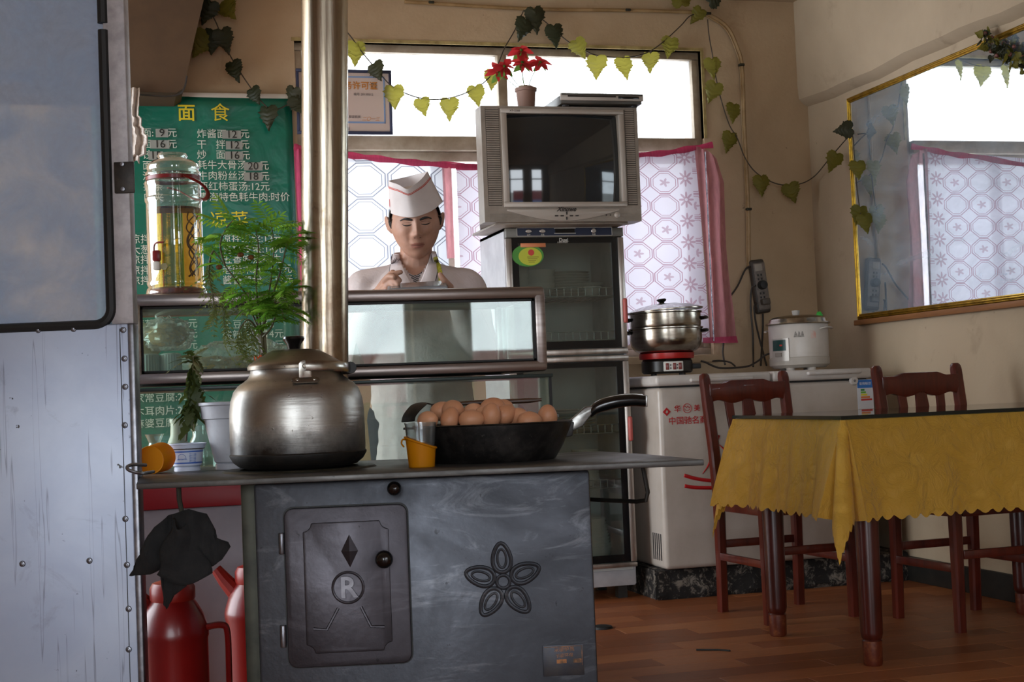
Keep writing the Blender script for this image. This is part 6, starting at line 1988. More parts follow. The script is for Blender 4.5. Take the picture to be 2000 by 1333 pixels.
c4 = [(TBX0-0.012, TBY0-0.008), (TBX1, TBY0-0.008), (TBX1, TBY1+0.005), (TBX0-0.012, TBY1+0.005)]
for i in range(4):
    a, c_ = c4[i], c4[(i+1) % 4]
    gb.add([(a[0], a[1], gz0), (c_[0], c_[1], gz0), (c_[0], c_[1], gz1), (a[0], a[1], gz1)], [[0, 1, 2, 3]], 1)
solo('table_glass', gb, [thin('table_glass_top', '#ffffff', tint='#d8e8de', rough=0.02, refl=1.0), t.m], 'thick glass sheet covering the yellow tablecloth', 'glass sheet', smooth=0)

# ------------------------------------------------------------------ chairs
def bar(mb, pts, w, d, bev=0.004):
    """square section bar through points, width w (x) and depth d (y)"""
    pts = [Vector(p) for p in pts]
    vs, fs = [], []
    for i, p in enumerate(pts):
        ww = w[i] if isinstance(w, (list, tuple)) else w
        dd = d[i] if isinstance(d, (list, tuple)) else d
        e = min(ww, dd)*0.18
        for sx, sy in ((-ww/2+e, -dd/2), (ww/2-e, -dd/2), (ww/2, -dd/2+e), (ww/2, dd/2-e), (ww/2-e, dd/2), (-ww/2+e, dd/2), (-ww/2, dd/2-e), (-ww/2, -dd/2+e)):
            vs.append(p+Vector((sx, sy, 0)))
    for i in range(len(pts)-1):
        for k in range(8):
            k2 = (k+1) % 8
            fs.append([i*8+k, i*8+k2, (i+1)*8+k2, (i+1)*8+k])
    fs.append(list(range(8))[::-1])
    fs.append([(len(pts)-1)*8+k for k in range(8)])
    return mb.add(vs, fs)
M_CHR = M('chair_red_brown', '#5a2013', 0.3, 0, '#42150c', 8, stretch=(4, 4, 0.6), coat=0.25)
def chair(loc, rz, label):
    c_ = thing('dining_chair', label, 'chair', loc, rz, 'dark red wooden chairs at the table')
    hw = 0.168
    for s in (-1, 1):
        part('back_post', bar(MB(), [(s*hw, 0.185, 0.0), (s*hw, 0.180, 0.2), (s*hw, 0.178, 0.44), (s*hw*1.015, 0.195, 0.62), (s*hw*1.03, 0.225, 0.80), (s*hw*1.035, 0.240, 0.895), (s*hw*1.035, 0.243, 0.912), (s*hw*1.03, 0.243, 0.92)], [0.036, 0.037, 0.038, 0.040, 0.040, 0.039, 0.034, 0.02], [0.034, 0.036, 0.042, 0.038, 0.034, 0.032, 0.028, 0.016]), M_CHR, c_)
        part('front_leg', bar(MB(), [(s*hw*1.05, -0.19, 0.0), (s*hw*1.05, -0.19, 0.44)], [0.034, 0.040], [0.034, 0.040]), M_CHR, c_)
        part('side_rail', bar(MB(), [(s*hw*1.02, 0.17, 0.415), (s*hw*1.02, 0.17, 0.4151)], 0.02, 0.02) if False else MB().box((s*hw*1.03-0.01, -0.175, 0.39), (s*hw*1.03+0.01, 0.165, 0.44), 0.003), M_CHR, c_)
        part('stretcher', MB().box((s*hw*1.03-0.009, -0.175, 0.20), (s*hw*1.03+0.009, 0.165, 0.228), 0.003), M_CHR, c_)
    part('seat', MB().box((-hw-0.03, -0.225, 0.44), (hw+0.03, 0.165, 0.462), 0.008, 3), M_CHR, c_)
    part('front_rail', MB().box((-hw+0.018, -0.20, 0.39), (hw-0.018, -0.18, 0.44), 0.003), M_CHR, c_)
    part('back_rail', MB().box((-hw+0.018, 0.170, 0.39), (hw-0.018, 0.19, 0.44), 0.003), M_CHR, c_)
    part('stretcher', MB().box((-hw+0.016, 0.172, 0.245), (hw-0.016, 0.188, 0.275), 0.003), M_CHR, c_)
    part('stretcher', MB().box((-hw+0.016, -0.198, 0.245), (hw-0.016, -0.182, 0.275), 0.003), M_CHR, c_)
    # crest rail with a raised middle
    cr = []
    for k in range(25):
        s = -1+2*k/24
        cr.append((s*hw*1.0, 0.878+0.012*(1 if abs(s) < 0.45 else max(0.0, 1-(abs(s)-0.45)/0.18))))
    lo_ = []
    for k in range(25):
        s = 1-2*k/24
        lo_.append((s*hw*1.0, 0.806 + 0.008*math.cos(abs(s)*2.6*PI)*(0.6+0.4*abs(s)) + (0.004 if abs(s) < 0.15 else 0)))
    part('crest_rail', MB().prism(cr+lo_, 0.213, 0.238, 0.003, plane='xz'), M_CHR, c_)
    part('lower_rail', MB().box((-hw+0.016, 0.176, 0.505), (hw-0.016, 0.196, 0.535), 0.003), M_CHR, c_)
    for s in (-0.5, 0.5):
        part('slat', bar(MB(), [(s*hw*0.86, 0.188, 0.53), (s*hw*0.88, 0.196, 0.62), (s*hw*0.96, 0.212, 0.74), (s*hw*1.0, 0.223, 0.815)], [0.03, 0.026, 0.034, 0.036], 0.012), M_CHR, c_)
    part('splat', bar(MB(), [(0, 0.188, 0.53), (0, 0.193, 0.58), (0, 0.199, 0.64), (0, 0.205, 0.70), (0, 0.213, 0.755), (0, 0.22, 0.795), (0, 0.223, 0.815)], [0.05, 0.040, 0.036, 0.046, 0.056, 0.050, 0.046], 0.012), M_CHR, c_)
    return c_
chair((2.425, 5.075, 0), math.radians(4), 'dark red wooden chair pulled out beside the freezer')
chair((2.915, 4.615, 0), math.radians(4), 'dark red wooden chair pushed in near the mirror wall')
# small things on the floor
q = onz(1176, 1228, 0.0)
solo('floor_drain_cap', MB().lathe([(0.0, 0.012), (0.02, 0.012), (0.036, 0.008), (0.04, 0.0), (0.0, 0.0)], (0, 0, 0), 24), M_RUBBER, 'small black round cap on the floor beside the stove', 'cap', loc=(q.x, q.y, 0))
pts = [onz(x, y, 0.003) for x, y in ((1360, 1270), (1380, 1270), (1405, 1270), (1426, 1272))]
solo('wire_scrap', MB().tube(catmull(pts, 4), 0.003, 6), M_RUBBER, 'short thin black wire scrap lying on the floor', 'wire')
# ------------------------------------------------------------------ lace curtains
def lace(name, base, line, transp, transl, period=(0.144, 0.111), flowers=True, strip=None):
    t = NT(name)
    tc = t.new('ShaderNodeTexCoord')
    s = t.new('ShaderNodeSeparateXYZ')
    t.link(tc.outputs['Object'], s.inputs[0])
    x, z = s.outputs[0], s.outputs[2]
    m = t.math
    gx, gz = m('DIVIDE', x, period[0]), m('DIVIDE', z, period[1])
    u = m('SUBTRACT', m('FRACT', gx), 0.5)
    v = m('SUBTRACT', m('FRACT', gz), 0.5)
    au, av = m('ABSOLUTE', u), m('ABSOLUTE', v)
    oc = m('MAXIMUM', m('MAXIMUM', au, av), m('DIVIDE', m('ADD', au, av), 1.36))
    l1 = m('LESS_THAN', m('ABSOLUTE', m('SUBTRACT', oc, 0.47)), 0.016)
    l2 = m('LESS_THAN', m('ABSOLUTE', m('SUBTRACT', oc, 0.39)), 0.011)
    fac = m('MAXIMUM', l1, l2)
    if flowers:
        par = m('MODULO', m('ADD', m('FLOOR', gx), m('FLOOR', gz)), 2.0)
        par = m('GREATER_THAN', m('ABSOLUTE', par), 0.5)
        r = m('SQRT', m('ADD', m('MULTIPLY', u, u), m('MULTIPLY', v, v)))
        th = m('ARCTAN2', v, u)
        pet = m('ADD', 0.13, m('MULTIPLY', m('COSINE', m('MULTIPLY', th, 5.0)), 0.06))
        fl = m('MULTIPLY', m('LESS_THAN', r, pet), par)
        fac = m('MAXIMUM', fac, m('MULTIPLY', fl, 0.6))
    if strip:
        x0, x1 = strip
        ins = m('MULTIPLY', m('GREATER_THAN', x, x0), m('LESS_THAN', x, x1))
        uu = m('DIVIDE', m('SUBTRACT', x, (x0+x1)/2), 0.1)
        vv = m('SUBTRACT', m('FRACT', m('DIVIDE', z, 0.1)), 0.5)
        r = m('SQRT', m('ADD', m('MULTIPLY', uu, uu), m('MULTIPLY', vv, vv)))
        th = m('ARCTAN2', vv, uu)
        pet = m('ADD', 0.26, m('MULTIPLY', m('COSINE', m('MULTIPLY', th, 8.0)), 0.13))
        f2 = m('MULTIPLY', m('LESS_THAN', r, pet), m('GREATER_THAN', r, 0.07))
        fac = m('ADD', m('MULTIPLY', fac, m('SUBTRACT', 1.0, ins)), m('MULTIPLY', m('MULTIPLY', f2, ins), 0.7))
    col = t.mix(fac, hexc(base), hexc(line))
    tl = t.new('ShaderNodeBsdfTranslucent'); t.link(col, tl.inputs[0])
    df = t.new('ShaderNodeBsdfDiffuse'); t.link(col, df.inputs[0])
    tr = t.new('ShaderNodeBsdfTransparent')
    m1 = t.new('ShaderNodeMixShader'); m1.inputs[0].default_value = transl
    t.link(df.outputs[0], m1.inputs[1]); t.link(tl.outputs[0], m1.inputs[2])
    m2 = t.new('ShaderNodeMixShader')
    t.link(m('MULTIPLY', m('SUBTRACT', 1.0, m('MULTIPLY', fac, 0.75)), transp), m2.inputs[0])
    t.link(m1.outputs[0], m2.inputs[1]); t.link(tr.outputs[0], m2.inputs[2])
    t.link(m2.outputs[0], t.out.inputs['Surface'])
    return t.m
def sheer(name, hx, transp, transl):
    t = NT(name)
    v = t.coord('Object', (30, 1, 6))
    n = t.ramp(t.noise(v, 3, 5, 0.6, 0.5), [(0.3, 0.75), (0.7, 1.0)])
    col = t.mix(1.0, hexc(hx), n, 'MULTIPLY')
    tl = t.new('ShaderNodeBsdfTranslucent'); t.link(col, tl.inputs[0])
    df = t.new('ShaderNodeBsdfDiffuse'); t.link(col, df.inputs[0])
    tr = t.new('ShaderNodeBsdfTransparent')
    m1 = t.new('ShaderNodeMixShader'); m1.inputs[0].default_value = transl
    t.link(df.outputs[0], m1.inputs[1]); t.link(tl.outputs[0], m1.inputs[2])
    m2 = t.new('ShaderNodeMixShader'); m2.inputs[0].default_value = transp
    t.link(m1.outputs[0], m2.inputs[1]); t.link(tr.outputs[0], m2.inputs[2])
    t.link(m2.outputs[0], t.out.inputs['Surface'])
    return t.m
YCU = YB-0.045
cw = lambda px, py, dy=0.0: ony(px, py, YCU+dy)
M_PINK = sheer('pink_voile', '#d85a80', 0.12, 0.5)
M_PINK2 = sheer('dusky_pink_voile', '#c8868c', 0.2, 0.5)
def strip_between(top, bot, nu, nv, ripple, ph=0.0):
    def fn(u, v):
        a = top[0].lerp(top[1], u)
        c_ = bot[0].lerp(bot[1], u)
        p = a.lerp(c_, v)
        p = p + Vector((0, -abs(ripple)*0.5+ripple*0.5*math.sin(u*9+ph+v*1.5), 0))
        return p
    return MB().grid(fn, nu, nv)
sxa = cw(1330, 480).x; sxb = cw(1358, 480).x
# left curtain, behind the cook
cl_ = thing('curtain', 'white lace curtain behind the cook with a pink edge', 'curtain', (0, 0, 0), group='lace curtains on the window')
part('lace_panel', strip_between((cw(585, 300), cw(864, 318)), (cw(600, 690), cw(885, 690)), 60, 20, 0.02), lace('lace_left', '#d6dae2', '#7d7f8c', 0.08, 0.30, flowers=False, period=(0.20, 0.16)), cl_, smooth=70)  # greyer copy of the pink lace; window glare put into its colour
part('edge_strip', strip_between((cw(862, 318, -0.012), cw(889, 321, -0.012)), (cw(873, 506, -0.012), cw(893, 503, -0.012)), 8, 20, 0.012), M_PINK2, cl_, smooth=70, label='narrow dusky pink strip')
part('edge_strip', strip_between((cw(573, 292, -0.012), cw(592, 292, -0.012)), (cw(592, 640, -0.012), cw(604, 640, -0.012)), 8, 20, 0.02), M_PINK, cl_, smooth=70)
hem = [cw(x, y, -0.02) for x, y in ((574, 287), (600, 291), (680, 303), (730, 309), (800, 317), (870, 322), (945, 326))]
part('top_hem', MB().tube(catmull(hem, 5), [0.013+0.003*math.sin(k*1.3) for k in range(31)], 8, flat=0.3, up=(0, 1, 0)), M_PINK, cl_, label='pink top hem')
# right curtain
cr_ = thing('curtain', 'pink patterned lace curtain hanging over the window beside the television', 'curtain', (0, 0, 0), group='lace curtains on the window')
part('lace_panel', strip_between((cw(890, 325), cw(1358, 290)), (cw(905, 690), cw(1385, 668)), 90, 24, 0.014), lace('lace_right', '#c9c0cc', '#a07888', 0.035, 0.24, strip=(sxa, sxb)), cr_, smooth=70)
hem = [cw(x, y, -0.02) for x, y in ((890, 326), (1000, 326), (1150, 318), (1250, 303), (1300, 299), (1345, 291), (1392, 283)) if True]
part('top_hem', MB().tube(catmull(hem, 5), [0.013+0.003*math.sin(k*1.1) for k in range(31)], 8, flat=0.3, up=(0, 1, 0)), M_PINK, cr_, label='pink top hem')
def gather(u, v):
    lt = [1356, 1362, 1368, 1374, 1380, 1384, 1387]
    rt = [1394, 1414, 1416, 1418, 1424, 1433, 1439]
    q = v*6; i = min(int(q), 5); f = q-i
    px = (lt[i]+(lt[i+1]-lt[i])*f)*(1-u)+(rt[i]+(rt[i+1]-rt[i])*f)*u
    py = 286+(662-286)*v+ (8*u if v > 0 else 18*u*u)
    p = cw(px, py, -0.012-0.018*abs(math.sin(u*7+v*2)))
    return p
part('gathered_edge', MB().grid(gather, 24, 24), M_PINK2, cr_, smooth=70, label='gathered dusky pink edge')
part('bottom_hem', strip_between((cw(1372, 660, -0.03), cw(1438, 657, -0.03)), (cw(1373, 671, -0.03), cw(1440, 670, -0.03)), 16, 3, 0.01), M_PINK, cr_, smooth=70)
part('tinsel', MB().tube([cw(1377+17*k/20, 297+370*k/20, -0.042) for k in range(21)], [0.0075+0.0012*math.sin(k*2.1) for k in range(21)], 8, flat=0.4), M('silver_foil', '#b8b8c0', 0.25, 1.0, '#77777f', 60, bump=0.8, bscale=120), cr_, label='silver tinsel strip')

# ------------------------------------------------------------------ artificial vine garlands
M_IVY = leaf_mat('ivy_leaf', '#6f6a28', '#8d8438', 0.5)
M_IVYD = leaf_mat('ivy_leaf_dark', '#2c3320', '#3c3a26', 0.25)
M_TWIG = M('garland_twig', '#3a2f22', 0.7)
def ivy(seed):
    r = random.Random(seed)
    ctl = [(0.0, 0.0), (0.13, 0.10), (0.30, 0.09), (0.42, -0.02), (0.47, -0.17), (0.40, -0.27), (0.44, -0.38), (0.33, -0.46), (0.27, -0.58), (0.19, -0.66), (0.12, -0.80), (0.015, -0.98)]
    out = []
    for i in range(len(ctl)-1):
        a, c_ = ctl[i], ctl[i+1]
        out.append(a)
        mx_, mz_ = (a[0]+c_[0])/2, (a[1]+c_[1])/2
        k = 0.90+0.06*r.uniform(-1, 1)
        out.append((mx_*k, mz_*(0.5*k+0.5)))
    out.append(ctl[-1])
    n = len(out)
    vs, fs = [], []
    for i, (x, z) in enumerate(out):
        rib = 0.035*math.sin(i*1.6)
        mz = -0.95*i/(n-1)
        vs.append((0.0, -0.11+0.16*mz*mz, mz if i else 0.0))
        for s_ in (1, -1):
            j_ = 1+0.08*r.uniform(-1, 1)
            vs.append((s_*x*j_*0.5, -0.05+0.10*z*z+rib, (z+mz)/2))
            vs.append((s_*x*j_, 0.10*abs(x)+0.10*z*z-rib+0.03*r.uniform(-1, 1), z))
    for i in range(n-1):
        a, c_ = 5*i, 5*i+5
        fs += [[a, c_, c_+1, a+1], [a+1, c_+1, c_+2, a+2], [a, a+3, c_+3, c_], [a+3, a+4, c_+4, c_+3]]
    return MB().add(vs, fs)
ivm = [[ivy(k).mesh('leaf', m, 50) for k in range(4)] for m in (M_IVY, M_IVYD)]
YG = YB-0.06
def garland(label, strand, leaves, plane=None):
    f = plane or (lambda x, y: ony(x, y, YG))
    g = thing('vine_garland', label, 'garland', (0, 0, 0), group='artificial vine garlands')
    part('twig', MB().tube(catmull([f(x, y) for x, y in strand], 6), 0.0028, 5), M_TWIG, g)
    for lf in leaves:
        px, py, size, ang = lf[:4]
        dark = lf[4] if len(lf) > 4 else 0
        p = f(px, py-size*0.42)
        p = p + Vector((0, -0.008+rnd.uniform(-.01, .01), 0))
        o = link('leaf', rnd.choice(ivm[dark]), g, p, (rnd.uniform(-0.2, 0.25), math.radians(ang), rnd.uniform(-0.5, 0.5)-0.2))
        s = size*0.00245
        o.scale = (s*rnd.uniform(0.92, 1.08), s*0.8, s)
    return g
garland('vine garland drooping from the ceiling over the green menu', [(392, -20), (398, 5), (420, 40), (440, 90), (462, 130), (490, 172), (512, 200), (535, 215), (570, 200), (590, 185)],
        [(412, 25, 46, 25, 1), (437, 24, 48, -35, 0), (418, 80, 44, 10, 1), (404, 88, 52, 30, 0), (432, 80, 46, -20, 1), (453, 140, 40, -15, 1), (492, 188, 34, -25, 1), (524, 228, 44, 0, 1), (577, 208, 44, -30, 1), (574, 188, 36, 20, 1)])
garland('vine garland swagged across the upper left window pane', [(676, 60), (690, 78), (708, 103), (735, 135), (768, 170), (822, 192), (876, 192), (930, 172), (965, 140), (985, 95), (1005, 60), (1022, 22)],
        [(694, 103, 44, 0, 0), (729, 143, 40, -25, 1), (769, 188, 44, 0, 0), (822, 208, 34, -12, 0), (877, 212, 42, 5, 0), (927, 187, 40, -8, 0), (962, 155, 38, 5, 0)])
garland('vine garland swagged across the upper right window pane', [(1022, 20), (1040, 25), (1062, 40), (1090, 65), (1115, 85), (1140, 98), (1165, 108), (1200, 112), (1235, 111), (1270, 100), (1300, 78), (1330, 50), (1350, 30), (1380, 25)],
        [(1041, 40, 50, -10, 1), (1025, 60, 46, 20, 1), (1080, 70, 44, -10, 1), (1122, 98, 42, -25, 0), (1166, 130, 46, 5, 0), (1217, 132, 44, -10, 0), (1270, 122, 40, 5, 0), (1311, 92, 40, 10, 0), (1330, 30, 44, 170, 0), (1368, 35, 36, 40, 0), (1385, 20, 36, -120, 1)])
garland('vine garland trailing down the wall past the beige conduit to the mirror', [(1382, 38), (1385, 70), (1392, 110), (1398, 150), (1410, 200), (1425, 245), (1440, 270), (1456, 310), (1480, 340), (1520, 360), (1560, 360), (1590, 345), (1620, 310), (1650, 275), (1668, 258)],
        [(1390, 133, 42, -5, 0), (1396, 182, 42, 25, 0), (1432, 222, 40, 10, 0), (1428, 278, 42, 15, 0), (1485, 363, 42, 0, 0), (1539, 378, 40, -15, 0), (1632, 318, 40, 20, 0)], lambda x, y: ony(x, y, YG) if x < 1570 else onx(x, y, XR-0.045))
gpl = lambda x, y: onx(x, y, XR-0.05)
garland('short vine sprig hanging over the gold mirror frame', [(1645, 262), (1664, 264), (1668, 300), (1672, 350), (1678, 400), (1684, 440)],
        [(1664, 266, 36, 85, 1), (1672, 332, 36, 0, 0), (1678, 420, 36, 10, 0), (1686, 436, 36, -10, 0)], gpl)
# berry swag on the mirror's top edge
sw = thing('berry_swag', 'dark leafy berry swag draped over the top of the mirror', 'garland', (0, 0, 0))
pts = catmull([onx(x, y, XR-0.05) for x, y in ((1922, 72), (1935, 88), (1960, 100), (1985, 108), (2010, 122), (2040, 130))], 6)
part('twig', MB().tube(pts, 0.004, 5), M_TWIG, sw)
M_BER = M('dull_berry', '#6a3a32', 0.5)
for k in range(90):
    i = rnd.randrange(len(pts))
    p = pts[i] + Vector((rnd.uniform(-.02, .01), rnd.uniform(-.03, .03), rnd.uniform(-.03, .03)))
    if k % 6 == 0:
        part('berry', MB().ball(p, 0.008, 8, 6), M_BER, sw)
    else:
        o = link('leaf', rnd.choice(ivm[rnd.random() < 0.6]), sw, p, (rnd.uniform(-1, 1), rnd.uniform(-2, 2), rnd.uniform(0.5, 2.5)))
        s = rnd.uniform(0.025, 0.045)
        o.scale = (s, s, s)
# ------------------------------------------------------------------ the cook
CD = 4.78
cp0 = atd(812, 440, CD)
CO = Vector((cp0.x, cp0.y, 0))
CRZ = -math.atan2(CO.x, CO.y)
CINV = Matrix.Rotation(-CRZ, 3, 'Z')
def cl(px, py, dy=0.0):
    """pixel -> cook-local point; dy < 0 is towards the camera"""
    return CINV @ (atd(px, py, CD+dy) - CO)
CS_ = CD/FPX
HC = cl(811, 437)                        # head centre, roughly between the ears
HC.y = 0.0
HEADM = Matrix.Translation(HC) @ Euler((math.radians(14), math.radians(-2.5), math.radians(2))).to_matrix().to_4x4()
def g(x, m, s):
    return math.exp(-((x-m)/s)**2)
def head_fn(u, v):
    a = 2*PI*u - PI/2
    ph = -PI/2+PI*v
    cx_, sy_, sz_ = math.cos(ph)*math.cos(a), math.cos(ph)*math.sin(a), math.sin(ph)
    x, y, z = 0.0735*cx_, 0.092*sy_, 0.116*sz_
    # square the skull a little
    x *= 1+0.10*(1-abs(sz_))*abs(cx_)
    front = max(0.0, -sy_)
    if z < -0.015:                      # jaw
        k = min(1.0, (-z-0.015)/0.10)
        x *= 1-0.15*k*k
        if y > 0:
            y *= 1-0.45*k
    if front > 0:
        y = -(0.088*front**0.72) if front > 0 else y
        y *= 1-0.10*max(0, (z-0.03)/0.08)
        f = min(1.0, front*1.4)
        d = 0.0
        nz = 0.005*g(z, 0.022, 0.018)+0.012*g(z, 0.0, 0.018)+0.019*g(z, -0.022, 0.013)
        d += nz*g(x, 0, 0.0085+0.006*g(z, -0.026, 0.012))
        for s in (-1, 1):
            d += 0.006*g(x, s*0.012, 0.006)*g(z, -0.028, 0.007)
            d -= 0.0085*g(x, s*0.030, 0.016)*g(z, 0.016, 0.011)
            d += 0.0055*g(x, s*0.031, 0.0115)*g(z, 0.012, 0.0075)
            d += 0.005*g(x, s*0.028, 0.020)*g(z, 0.028, 0.008)
            d += 0.005*g(x, s*0.044, 0.018)*g(z, -0.012, 0.018)
            d -= 0.003*g(x, s*0.026, 0.006)*g(z, -0.042, 0.016)
        d += 0.004*g(x, 0, 0.024)*g(z, -0.050, 0.016)
        d += 0.0050*g(x, 0, 0.019)*g(z, -0.0545, 0.0050)
        d += 0.0058*g(x, 0, 0.016)*g(z, -0.0665, 0.0055)
        d -= 0.0050*g(x, 0, 0.023)*g(z, -0.0605, 0.0026)
        d -= 0.0030*g(x, 0, 0.014)*g(z, -0.076, 0.006)
        d += 0.0070*g(x, 0, 0.020)*g(z, -0.094, 0.014)
        y -= d*f
    return HEADM @ Vector((x, y, z))
hb = MB().grid(head_fn, 120, 90, closeu=True)
hb.f.append([i for i in range(120)][::-1]); hb.mi.append(0)
hb.f.append([90*120+i for i in range(120)]); hb.mi.append(0)
body = MB()
body.v += hb.v; body.f += hb.f; body.mi += hb.mi
for s in (-1, 1):                        # ears
    e = Matrix(HEADM) @ Matrix.Translation(Vector((s*0.084, 0.012, -0.004))) @ Euler((math.radians(8), math.radians(s*14), math.radians(s*-22))).to_matrix().to_4x4()
    body.xf = e
    body.ball((0, 0, 0.004), (0.007, 0.017, 0.031), 14, 10)
    body.tube([(s*0.004, 0.016*math.cos(t_)-0.001, 0.006+0.029*math.sin(t_)) for t_ in [-0.9+4.0*k/14 for k in range(15)]], 0.0035, 6)
    body.xf = None
def limb(mb, pts, rad, seg=18, n=6):
    q = catmull(pts, n)
    rr = []
    m = len(rad)-1
    for i in range(len(q)):
        t_ = i/(len(q)-1)*m
        k = min(int(t_), m-1)
        rr.append(rad[k]+(rad[k+1]-rad[k])*(t_-k))
    mb.tube(q, rr, seg)
    mb.ball(q[0], rad[0], seg, 10)
    mb.ball(q[-1], rad[-1], seg, 10)
NK = cl(809, 520, 0.0)
neck_top = HEADM @ Vector((0, 0.022, -0.055))
nb = Vector((NK.x*0.6, 0.055, NK.z-0.03))
limb(body, [neck_top, (neck_top+nb)/2, nb], [0.052, 0.053, 0.062])
SHL, SHR = cl(712, 552, 0.03), cl(908, 548, 0.03)
SHL.y = SHR.y = 0.06
SHL.z -= 0.035; SHR.z -= 0.035
def torso(mb, e):
    sec = [(0.80, 0.155, 0.105, 0.03), (0.90, 0.150, 0.100, 0.03), (1.0, 0.155, 0.105, 0.04), (1.10, 0.170, 0.112, 0.045), (1.18, 0.178, 0.108, 0.05), (1.235, 0.165, 0.092, 0.055), (1.275, 0.120, 0.075, 0.06), (1.305, 0.075, 0.060, 0.06)]
    def fn(u, v):
        q = v*(len(sec)-1); i = min(int(q), len(sec)-2); f = q-i
        z, rx, ry, yc_ = [sec[i][k]+(sec[i+1][k]-sec[i][k])*f for k in range(4)]
        a = 2*PI*u
        ca, sa = math.cos(a), math.sin(a)
        return Vector((math.copysign(abs(ca)**0.85, ca)*(rx+e), yc_+math.copysign(abs(sa)**0.85, sa)*(ry+e), z))
    k = len(mb.f)
    base = len(mb.v)
    mb.grid(fn, 40, 40, closeu=True)
    mb.f.append([base+i for i in range(40)][::-1]); mb.mi.append(0)
    mb.f.append([base+40*40+i for i in range(40)]); mb.mi.append(0)
torso(body, 0.0)
EL, ER = Vector((SHL.x-0.045, 0.03, 1.00)), Vector((SHR.x+0.045, 0.03, 1.00))
HL = cl(745, 562, -0.20)                # wrist of the visible hand
HR = Vector((0.09, -0.19, 1.20))
def arm(mb, S, E_, Wp, e):
    limb(mb, [S, (S+E_)/2+Vector((0, 0.01, 0)), E_], [0.058+e, 0.05+e, 0.043+e])
    limb(mb, [E_, (E_+Wp)/2, Wp], [0.043+e, 0.038+e, 0.029+e*0.9])
    tr_ = Vector((S.x*0.45, 0.06, S.z+0.028))
    limb(mb, [S+Vector((0, 0, 0.012)), tr_, Vector((S.x*0.15, 0.06, S.z+0.05))], [0.05+e, 0.05+e, 0.05+e])
HLw = HL + Vector((-0.02, 0.03, -0.03))
HRw = HR + Vector((0.04, 0.02, -0.02))
arm(body, SHL, EL, HLw, 0.0)
arm(body, SHR, ER, HRw, 0.0)
for s in (-1, 1):                        # legs
    limb(body, [(s*0.085, 0.03, 0.84), (s*0.09, 0.02, 0.48), (s*0.09, 0.04, 0.10)], [0.088, 0.058, 0.040])
    limb(body, [(s*0.09, 0.045, 0.055), (s*0.092, -0.03, 0.045), (s*0.095, -0.10, 0.035)], [0.042, 0.038, 0.028])
# hands
def hand(mb, w, k, up, across):
    """w wrist, k knuckle centre, up = back-of-hand normal, across = towards the thumb"""
    d = (k-w)
    pm = w.lerp(k, 0.55)
    for t_ in (-0.028, -0.010, 0.010, 0.026):
        limb(mb, [w+across*t_*0.5, w.lerp(k, 0.5)+across*t_*0.9, k+across*t_], [0.017, 0.0155, 0.011], 10, 4)
HLk = cl(762, 549, -0.235)
acr = Vector((0.35, -0.1, 0.93)).normalized()
hand(body, HLw, HLk, Vector((0, -1, 0)), acr)
fing = [  # knuckle, mid, tip (pixels, depth)
    [(761, 541, -0.235), (770, 535, -0.245), (783, 532, -0.25)],      # index, reaching out
    [(762, 546, -0.24), (773, 542, -0.255), (781, 548, -0.262)],
    [(761, 551, -0.24), (772, 549, -0.258), (778, 556, -0.266)],
    [(759, 556, -0.235), (767, 556, -0.252), (772, 563, -0.26)],
]
for i, f in enumerate(fing):
    limb(body, [cl(*q) for q in f], [0.0098 if i < 3 else 0.0085, 0.0088 if i < 3 else 0.0078, 0.0072 if i < 3 else 0.0065], 10, 5)
limb(body, [cl(752, 549, -0.225), cl(760, 540, -0.25), cl(770, 541, -0.27)], [0.012, 0.0105, 0.0085], 10, 5)
# other hand under the tablet
hand(body, HRw, HR, Vector((0, 0, -1)), Vector((-0.2, -0.98, 0)))
for i in range(4):
    b0 = HR+Vector((-0.012, -0.026+0.018*i, 0.0))
    limb(body, [b0, b0+Vector((-0.03, -0.004, 0.010)), b0+Vector((-0.055, -0.004, 0.018))], [0.0098, 0.0088, 0.0072], 10, 4)
limb(body, [HR+Vector((0.01, -0.03, 0.01)), HR+Vector((-0.008, -0.05, 0.03)), HR+Vector((-0.02, -0.05, 0.048))], [0.012, 0.0105, 0.0085], 10, 4)
bodyv = voxel(body, 0.0028, 2)
t = NT('cook_skin')
v = t.coord('Object')
n_ = t.noise(v, 26, 5, 0.6)
col = t.mix(t.ramp(n_, [(0.35, 0.0), (0.7, 1.0)]), hexc('#bb917d'), hexc('#a97f6a'))
t.set(color=col, rough=0.5, spec=0.35, sub=0.12)
t.p.inputs['Subsurface Radius'].default_value = (0.015, 0.006, 0.003)
t.p.inputs['Subsurface Scale'].default_value = 0.5
t.bump(t.noise(v, 220, 3, 0.6), 0.12, 0.001)
M_SKIN = t.m
M_LIP = M('lip_skin', '#9a6658', 0.45)
HINV = HEADM.inverted()
for fi, f in enumerate(bodyv.f):
    c_ = bodyv.v[f[0]]
    if abs(c_.z-HC.z) < 0.13 and c_.y < -0.03:
        l_ = HINV @ c_
        if ((l_.x/0.0225)**2+((l_.z+0.0605)/0.0105)**2) < 1 and l_.y < -0.05:
            bodyv.mi[fi] = 1
cook = part('person', bodyv, [M_SKIN, M_LIP], None, smooth=60)
cook.location = CO
cook.rotation_euler = (0, 0, CRZ)
tag(cook, 'cook in a pale coat and paper cap looking down behind the counter', 'person')
from mathutils.bvhtree import BVHTree
bvh = BVHTree.FromPolygons(bodyv.v, bodyv.f)
def onface(x, z, off=0.0006):
    """head-local x, z -> point on the face surface"""
    o_ = HEADM @ Vector((x, -0.25, z))
    d = (HEADM.to_3x3() @ Vector((0, 1, 0))).normalized()
    h = bvh.ray_cast(o_, d)
    return (h[0]-d*off) if h[0] is not None else HEADM @ Vector((x, -0.08, z))
M_HAIR = M('black_hair', '#14110f', 0.5, 0, '#241e1a', 80, bump=0.5, bscale=200)
